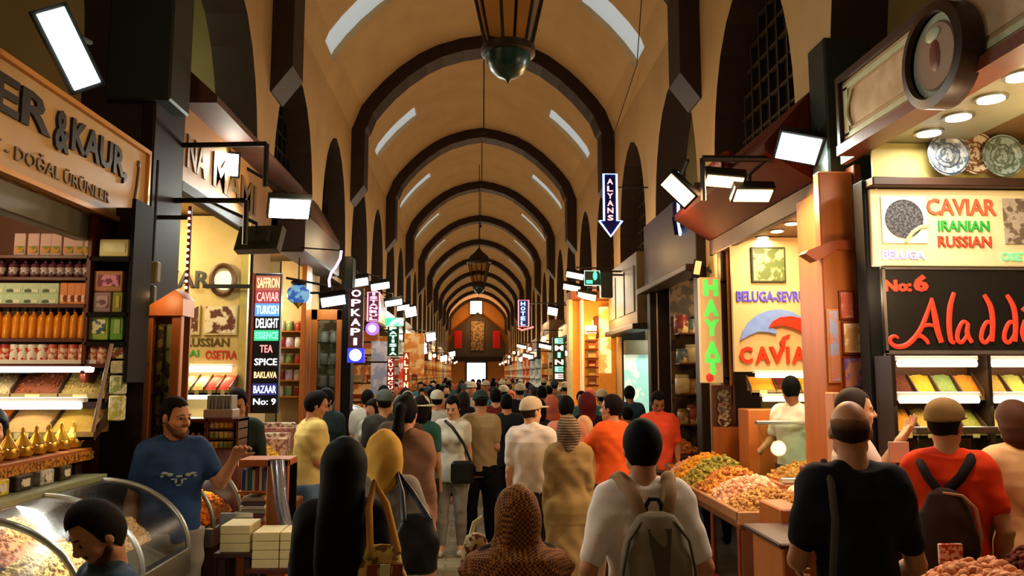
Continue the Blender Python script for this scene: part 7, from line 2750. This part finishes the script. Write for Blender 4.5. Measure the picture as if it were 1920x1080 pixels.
# green exit sign with its box
p = thing('exit_sign', 'green lit exit sign with a pale border on the right row', 'sign', atY(1115, 535, 13.6))
a, e = atY(1096, 535, 13.6), atY(1124, 508, 13.6)
MB().box(a.x, e.x, 13.6, 13.65, a.z, e.z, .005).build('case', mat('#0c3a2c', .4), p)
b = MB()
b.tube([(a.x, 13.59, a.z), (e.x, 13.59, a.z), (e.x, 13.59, e.z), (a.x, 13.59, e.z)], .008, 6, closed=True)
b.build('border', glow((.7, .9, .85), 1.3), p)
MB().blob(((a.x * .3 + e.x * .7), 13.59, (a.z + e.z) / 2 + .04), (.04, .01, .08)).build('running_figure', glow((.1, .9, .5), 1.6), p, True)
MB().box(a.x + .03, a.x + .14, 13.585, 13.6, a.z + .03, a.z + .09).build('arrow_mark', glow((.1, .9, .5), 1.6), p)
MB().box(e.x, QX, 13.6, 13.64, e.z - .02, e.z + .01).build('bracket', iron, p)
t = thing('speaker_box', 'dark green box with a pale corner hanging beside the exit sign', 'box', atY(1133, 535, 13.5))
a, e = atY(1124, 560, 13.5), atY(1145, 512, 13.5)
MB().box(a.x, e.x, 13.3, 13.5, a.z, e.z, .01).build('box_body', mat('#1c2c26', .5), t)
MB().box(e.x, QX, 13.38, 13.42, e.z - .06, e.z - .03).build('bracket', iron, t)

# orange-lit shop stall protruding on the right; panels and posts also glow themselves
yo = 15.2
ox = lambda px, y=yo: atY(px, 650, y).x
oz = lambda py, y=yo: atY(1120, py, y).z
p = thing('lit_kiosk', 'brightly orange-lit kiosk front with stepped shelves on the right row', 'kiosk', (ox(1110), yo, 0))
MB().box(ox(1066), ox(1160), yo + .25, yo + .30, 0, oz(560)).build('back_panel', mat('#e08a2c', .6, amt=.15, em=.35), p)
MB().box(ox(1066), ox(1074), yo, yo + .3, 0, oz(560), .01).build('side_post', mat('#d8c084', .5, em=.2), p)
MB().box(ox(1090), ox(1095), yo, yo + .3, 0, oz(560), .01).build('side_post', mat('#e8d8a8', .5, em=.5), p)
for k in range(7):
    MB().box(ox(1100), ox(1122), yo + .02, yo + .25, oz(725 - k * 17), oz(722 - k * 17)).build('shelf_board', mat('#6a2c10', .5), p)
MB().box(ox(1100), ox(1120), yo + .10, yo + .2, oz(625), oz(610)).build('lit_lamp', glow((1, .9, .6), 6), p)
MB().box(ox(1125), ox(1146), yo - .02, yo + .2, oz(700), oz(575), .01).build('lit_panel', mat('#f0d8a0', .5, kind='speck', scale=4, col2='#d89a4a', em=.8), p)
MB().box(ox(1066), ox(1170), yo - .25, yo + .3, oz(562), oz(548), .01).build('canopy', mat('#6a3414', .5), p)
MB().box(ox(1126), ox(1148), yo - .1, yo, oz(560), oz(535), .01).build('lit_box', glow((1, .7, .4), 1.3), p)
pk = [Once(gift_box(mat(q, .5, amt=.2), mat('#e8c890', .5), .16, .13)) for q in ('#c9642c', '#e0a040', '#a83a1c', '#d8b070')]
for k in range(6):
    pk[k % 4].put((ox(1111), yo + .13, oz(722 - k * 17) + .002), 0, ['rust', 'yellow', 'dark red', 'tan'][k % 4] + ' carton on the stepped shelves of the orange kiosk', ['rust', 'yellow', 'dark red', 'tan'][k % 4] + ' cartons in the orange kiosk')
lamp((ox(1105), yo - .5, 3.0), 60, (1, .55, .2), .15)
vsign('vertical sign of green and red striped neon letters on the right row', 'EMINEE', 1036, 1060, 632, 714, 16.5, mat('#1c3a2a', .4), [glow((.25, .85, .5), 1.8), glow((.95, .55, .5), 1.8)], bold=.04)
for k, (px, py, y) in enumerate(((1078, 517, 15.5), (1072, 540, 15.8), (1100, 556, 14.9), (1083, 572, 16.4), (1050, 660, 17.5), (1036, 584, 19.5), (1022, 650, 22), (990, 668, 26), (978, 650, 30))):
    c = atY(px, py, y)
    colr = [(1, .85, .65), (1, .85, .65), (1, .9, .7), (1, .92, .75), (.8, 1, .9), (.97, .97, 1), (.95, 1, 1), (.9, .95, 1), (1, .95, .9)][k]
    flood(['uppermost warm lamp over the orange kiosk', 'second warm lamp left of the exit sign', 'long warm lamp on the kiosk canopy', 'warm lamp at the left of the kiosk canopy', 'green-white lamp above the striped neon sign', 'dazzling white lamp hanging on the right of the vanishing row', 'white lamp beyond the striped neon sign', 'small bluish-white lamp in the distance on the right', 'small pale lamp deepest on the right row'][k],
          c, (-.3, -.7, -.65), (0, -.5, .5), .34 if k != 5 else .24, .12 if k != 5 else .22, 11, colr, 14, arm_to=(QX, y, c.z + .15))
for k, (px, py, y) in enumerate(((808, 632, 26), (793, 658, 30), (832, 672, 36), (848, 664, 42), (770, 585, 21.5))):
    c = atY(px, py, y)
    flood(['bright white lamp hanging on the left of the distant row', 'warm white lamp below the bright one on the left', 'small warm lamp in the distance on the left', 'tiny lamp deepest on the left row', 'pale lamp among the left brackets'][k], c, (.3, -.8, -.5), (0, -.5, .5), .30, .28, 11, (1, .96, .88), 16, arm_to=(PX, y, c.z + .3))
# blue and red neon in the distance
p = thing('neon_sign', 'blue neon sign in a red frame hanging right of the distant window', 'sign', atY(981, 590, 24))
a, e = atY(972, 612, 24), atY(991, 563, 24)
MB().box(a.x, e.x, 24, 24.1, a.z, e.z, .01).build('case', mat('#0c1a5a', .4, em=.4), p)
b = MB()
b.tube([(a.x, 23.97, a.z), (e.x, 23.97, a.z), (e.x, 23.97, e.z), (a.x, 23.97, e.z)], .02, 6, closed=True)
b.build('neon_border', glow((1, .25, .3), 1.8), p)
b = MB()
for k in range(5):
    b.text('HOTEL'[k], (a.x + .07, 23.97, e.z - .17 - k * .15), (1, 0, 0), (0, 0, 1), .14, .12, .012, .03)
b.build('lettering', glow((.35, .7, 1), 2.4), p)
MB().tube([(a.x - .02, 23.97, a.z - .05), (a.x + .1, 23.97, a.z - .12), (e.x + .15, 23.97, a.z - .02)], .03, 6).build('red_swash', glow((1, .2, .2), 1.8), p)
MB().box(e.x, QX, 24.03, 24.07, e.z - .1, e.z - .06).build('bracket', iron, p)

# repeated shop fronts in the distance: canopy, self-glowing goods wall, lamp
rngs = random.Random(5)
cols_c = [('#5a3018', 'brown'), ('#3a2a20', 'dark brown'), ('#6a4420', 'ochre brown'), ('#2c2c28', 'blackish')]
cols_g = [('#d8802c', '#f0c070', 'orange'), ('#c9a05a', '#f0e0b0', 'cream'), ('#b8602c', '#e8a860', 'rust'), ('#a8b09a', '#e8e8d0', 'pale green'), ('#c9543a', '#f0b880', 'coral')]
bays = [c for c in BC if c > 14]
for i, c in enumerate(bays):
    for s_, X, nm in ((1, XL, 'left'), (-1, XR, 'right')):
        if s_ == -1 and c < 15: continue
        cc = rngs.choice(cols_c)
        cg = rngs.choice(cols_g)
        d = 'number %d of the row counted from the camera' % (i + 5)
        dist = ['near', 'middle', 'far'][min(2, i // 5)]
        t = thing('shop_canopy', '%s canopy box of a distant shop on the %s row' % (cc[1], nm), 'canopy', (X, c, 3.0), '%s canopies far down the %s row' % (cc[1], nm))
        dep = rngs.uniform(.2, .5)
        zb = rngs.uniform(2.55, 3.0)
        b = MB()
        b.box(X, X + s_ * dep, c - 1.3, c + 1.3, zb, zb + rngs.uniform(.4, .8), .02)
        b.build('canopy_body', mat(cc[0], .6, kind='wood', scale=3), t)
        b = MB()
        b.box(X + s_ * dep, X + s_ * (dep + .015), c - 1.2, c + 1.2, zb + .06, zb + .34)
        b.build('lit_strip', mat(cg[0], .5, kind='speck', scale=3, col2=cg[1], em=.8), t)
        t = thing('goods_wall', '%s glowing wall of goods inside a distant shop on the %s row' % (cg[2], nm), 'shelf', (X, c + 1.1, 0), '%s goods walls far down the %s row' % (cg[2], nm))
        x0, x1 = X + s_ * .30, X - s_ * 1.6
        MB().box(x0, x1, c + 1.05, c + 1.12, 0.0, zb).build('back_panel', mat(cg[0], .6, kind='speck', scale=5, col2=cg[1], em=.30), t)  # panel glows itself, standing in for shop light on the goods
        for q in range(4):
            MB().box(x0, x1, c + .85, c + 1.05, .9 + q * .42, .93 + q * .42).build('shelf_board', midwood, t)
        if i < 5:
            for q in range(4):
                for k in range(2):
                    g = pk[(q + k + i) % 4]
                    g.put((X + s_ * (.18 - k * .3), c + .93, .932 + q * .42), 0, ['rust', 'yellow', 'dark red', 'tan'][(q + k + i) % 4] + ' carton on the goods walls farther down the rows', ['rust', 'yellow', 'dark red', 'tan'][(q + k + i) % 4] + ' cartons farther down the rows', 1.3)
        if i % 2 == (s_ > 0) and i > 1:
            t = thing('street_lamp', 'hanging globe lamp on a bracket far down the %s row' % nm, 'lamp', (X + s_ * .9, c, 2.9), 'globe lamps far down the %s row' % nm)
            zz = rngs.uniform(2.5, 3.1)
            MB().blob((X + s_ * .8, c, zz), .07, 2).build('globe', glow((1, .8, .5), 12), t, True)
            MB().tube([(X, c, zz + .25), (X + s_ * .8, c, zz + .25), (X + s_ * .8, c, zz + .08)], .015, 6).build('bracket', iron, t, True)
# hanging goods at the left distant stalls, stall light put into them as glow
for k, (px, pa, pb, y, w) in enumerate(((752, 670, 735, 17.5, .12), (776, 625, 700, 20, .5), (712, 640, 740, 15.2, .35))):
    a, e = atY(px, pb, y), atY(px, pa, y)
    t = thing('hanging_display', ['red-and-white hanging banner beside the green neon sign', 'warm glowing hanging display deeper on the left row', 'grey hanging scarves before the pink neon sign'][k], 'display', a)
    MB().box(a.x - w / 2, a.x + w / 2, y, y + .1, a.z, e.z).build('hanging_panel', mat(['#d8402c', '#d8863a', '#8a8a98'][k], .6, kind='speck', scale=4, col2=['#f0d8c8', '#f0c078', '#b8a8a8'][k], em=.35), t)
    MB().box(PX, a.x, y + .03, y + .06, e.z - .03, e.z).build('hanging_rail', iron, t)
# ---------------------------------------------------------------- the crowd farther away
def crowd_proto(fem, style, seed, top, headwear=None, capm=None, pose=None):
    f = Fig(1.72 if not fem else 1.63, pose=pose, female=fem, h=.026, seed=seed, build=1.05 + .06 * (seed % 3))
    r = thing('person', None, 'person', (0, 0, 0))
    f.body(r, SKIN)
    if headwear == 'scarf':
        f.hijab(r, capm, cape=False)
    else:
        f.hair(r, HAIRB if seed % 2 else HAIRD, style)
        if headwear == 'cap': f.cap(r, capm)
    f.shirt(r, top, .7 if seed % 3 else 1.7, .46)
    f.trousers(r, cloth('#23232a'))
    return r


TOPS = [('#b8b4a8', 'off-white'), ('#1d1f26', 'black'), ('#c8521e', 'orange'), ('#2f7f86', 'turquoise'), ('#6d2a22', 'dark red'), ('#4f5548', 'olive grey'), ('#c9a050', 'mustard'), ('#34506e', 'blue'), ('#d08a74', 'pink'), ('#8c7358', 'tan')]
PR = []
specs = [(False, 'short', 1, None, None), (True, 'pony', 2, None, None), (False, 'buzz', 3, 'cap', cloth('#c9c0a8')), (True, 'bun', 4, 'scarf', cloth('#2a2622')), (False, 'short', 5, None, None),
         (True, 'bob', 6, None, None), (True, 'bob', 7, 'scarf', cloth('#c96a54')), (False, 'buzz', 8, 'cap', cloth('#3a4652'))]
for s_ in specs:
    PR.append((crowd_proto(s_[0], s_[1], s_[2], cloth('#b8b4a8'), s_[3], s_[4], WALK if s_[2] % 2 else None), s_))
rc = random.Random(11)
placed = []
used = set()


def put_person(i, x, y, rz, ti, H=1.0):
    pr, sp_ = PR[i]
    hw = {None: 'dark hair', 'cap': ('pale cap' if sp_[2] == 3 else 'blue cap'), 'scarf': ('black headscarf' if sp_[2] == 4 else 'coral headscarf')}[sp_[3]]
    hair = {'short': 'short dark hair', 'pony': 'a dark ponytail', 'buzz': 'cropped hair', 'bun': 'a bun', 'bob': 'bobbed dark hair'}[sp_[1]]
    far = 'middle distance' if y < 18 else ('far crowd' if y < 30 else 'farthest crowd')
    lb = 'shopper in %s top with %s, %s' % (TOPS[ti][1], hair if sp_[3] is None else hw, far)
    face = 'facing' if abs(rz) > 1.6 else 'away'
    lb += ', back turned' if face == 'away' else ', facing camera'
    gr = lb.replace('shopper', 'shoppers')
    if i not in used:
        used.add(i)
        r = pr
        r.location = (x, y, 0)
        r.rotation_euler = (0, 0, rz)
        r['label'], r['group'] = lb, gr
    else:
        r = dup(pr, (x, y, 0), rz, lb, gr)
    r.scale = (H, H, H)
    for ch in r.children:
        if ch.name.startswith('shirt'):
            ch.material_slots[0].link = 'OBJECT'
            ch.material_slots[0].material = cloth(TOPS[ti][0])
        if ch.name.startswith('body') and (ti + i) % 3 == 0:
            ch.material_slots[0].link = 'OBJECT'
            ch.material_slots[0].material = [SKIN_L, SKIN_D][i % 2]
    placed.append((x, y))


taken = [(.05, 9.1), (-.40, 9.0), (-.26, 8.9), (1.3, 9.3), (2.14, 9.3), (1.98, 10.4), (-1.72, 9.2), (.93, 8.2), (1.14, 8.4), (-.98, 8.6)]


def free(x, y, d):
    return all((x - a) ** 2 + (y - b) ** 2 > d * d for a, b in placed + taken)


# the ones with a colour of their own in the photograph
for px, y, ti, i, rz in ((700, 9.9, 0, 5, 2.6), (690, 10.8, 0, 4, .1), (720, 12, 6, 0, 0), (820, 10.6, 0, 2, 0), (838, 12.4, 6, 1, 3.0), (930, 11.4, 4, 0, .1), (950, 10.2, 1, 4, 0), (1010, 9.6, 1, 5, .1), (1034, 10.8, 2, 6, 0), (1016, 12.6, 6, 4, .1),
                         (1090, 12.6, 3, 0, 3.1), (1128, 12.2, 3, 2, .2), (1150, 10.9, 2, 3, 3.0), (1180, 12.2, 7, 4, 0), (870, 13, 1, 3, 0), (900, 12, 2, 5, 0), (765, 11.4, 1, 1, 0), (975, 13.4, 1, 2, 0)):
    x = atY(px, 720, y).x
    put_person(i, x, y, rz, ti, rc.uniform(.97, 1.04))
y = 12.0
while y < 44:
    n_ = 0
    for _ in range(9):
        x = rc.uniform(-1.3 if y < 13 else -1.95, 2.2)
        yy = y + rc.uniform(-.5, .5)
        if free(x, yy, .54) and not (x > 1.35 and 14.4 < yy < 16.2):
            put_person(rc.randrange(8), x, yy, rc.choice((0, 0, .15, -.2, 3.0, 3.3)), rc.randrange(10), rc.uniform(.95, 1.05))
            n_ += 1
            if n_ >= (4 if y < 26 else 3): break
    y += .62 if y < 26 else 1.1
# ---------------------------------------------------------------- pieces that belong to a part go one level deeper
SUBS = {'lettering': ('board', 'case'), 'letter': ('board', 'case', 'sign_board'), 'script_letter': ('board',), 'neon_border': ('case',), 'neon_outline': ('sign_board',), 'lit_field': ('case',),
        'picture': ('picture_frame', 'frame'), 'bulb': ('backing_strip',), 'zip': ('pack_body', 'bag_body'), 'tube': ('housing',), 'lamp_glass': ('housing',), 'lens': ('rim',),
        'eye': ('body',), 'eyebrow': ('body',), 'price_tag': ('front_rail',), 'lid': ('glass_body',), 'bottle_cap': ('bottle_body',), 'bottle_label': ('bottle_body',),
        'printed_label': ('carton',), 'tin_label': ('tin_body',), 'pack_label': ('pack_body',), 'pot_lid': ('pot_body',), 'spout': ('pot_body',), 'painted_rings': ('plate_body',),
        'front_pocket': ('pack_body',), 'grab_loop': ('pack_body',), 'shirt_print': ('shirt',), 'ring_disc': ('ring_emblem',), 'accent_stroke': ('board',)}
for root in [o for o in list(SC.objects) if o.parent is None and o.type == 'EMPTY']:
    kids = list(root.children)
    names = {}
    for k in kids:
        names.setdefault(k.name.split('.')[0], k)
    pics = [k for k in kids if k.name.split('.')[0] == 'picture']
    frs = [k for k in kids if k.name.split('.')[0] in ('picture_frame', 'frame')]
    for k in kids:
        b = k.name.split('.')[0]
        if b in SUBS:
            for p in SUBS[b]:
                if p in names:
                    q = names[p]
                    if b == 'picture' and len(frs) == len(pics):
                        q = frs[pics.index(k)]
                    k.parent = q
                    break
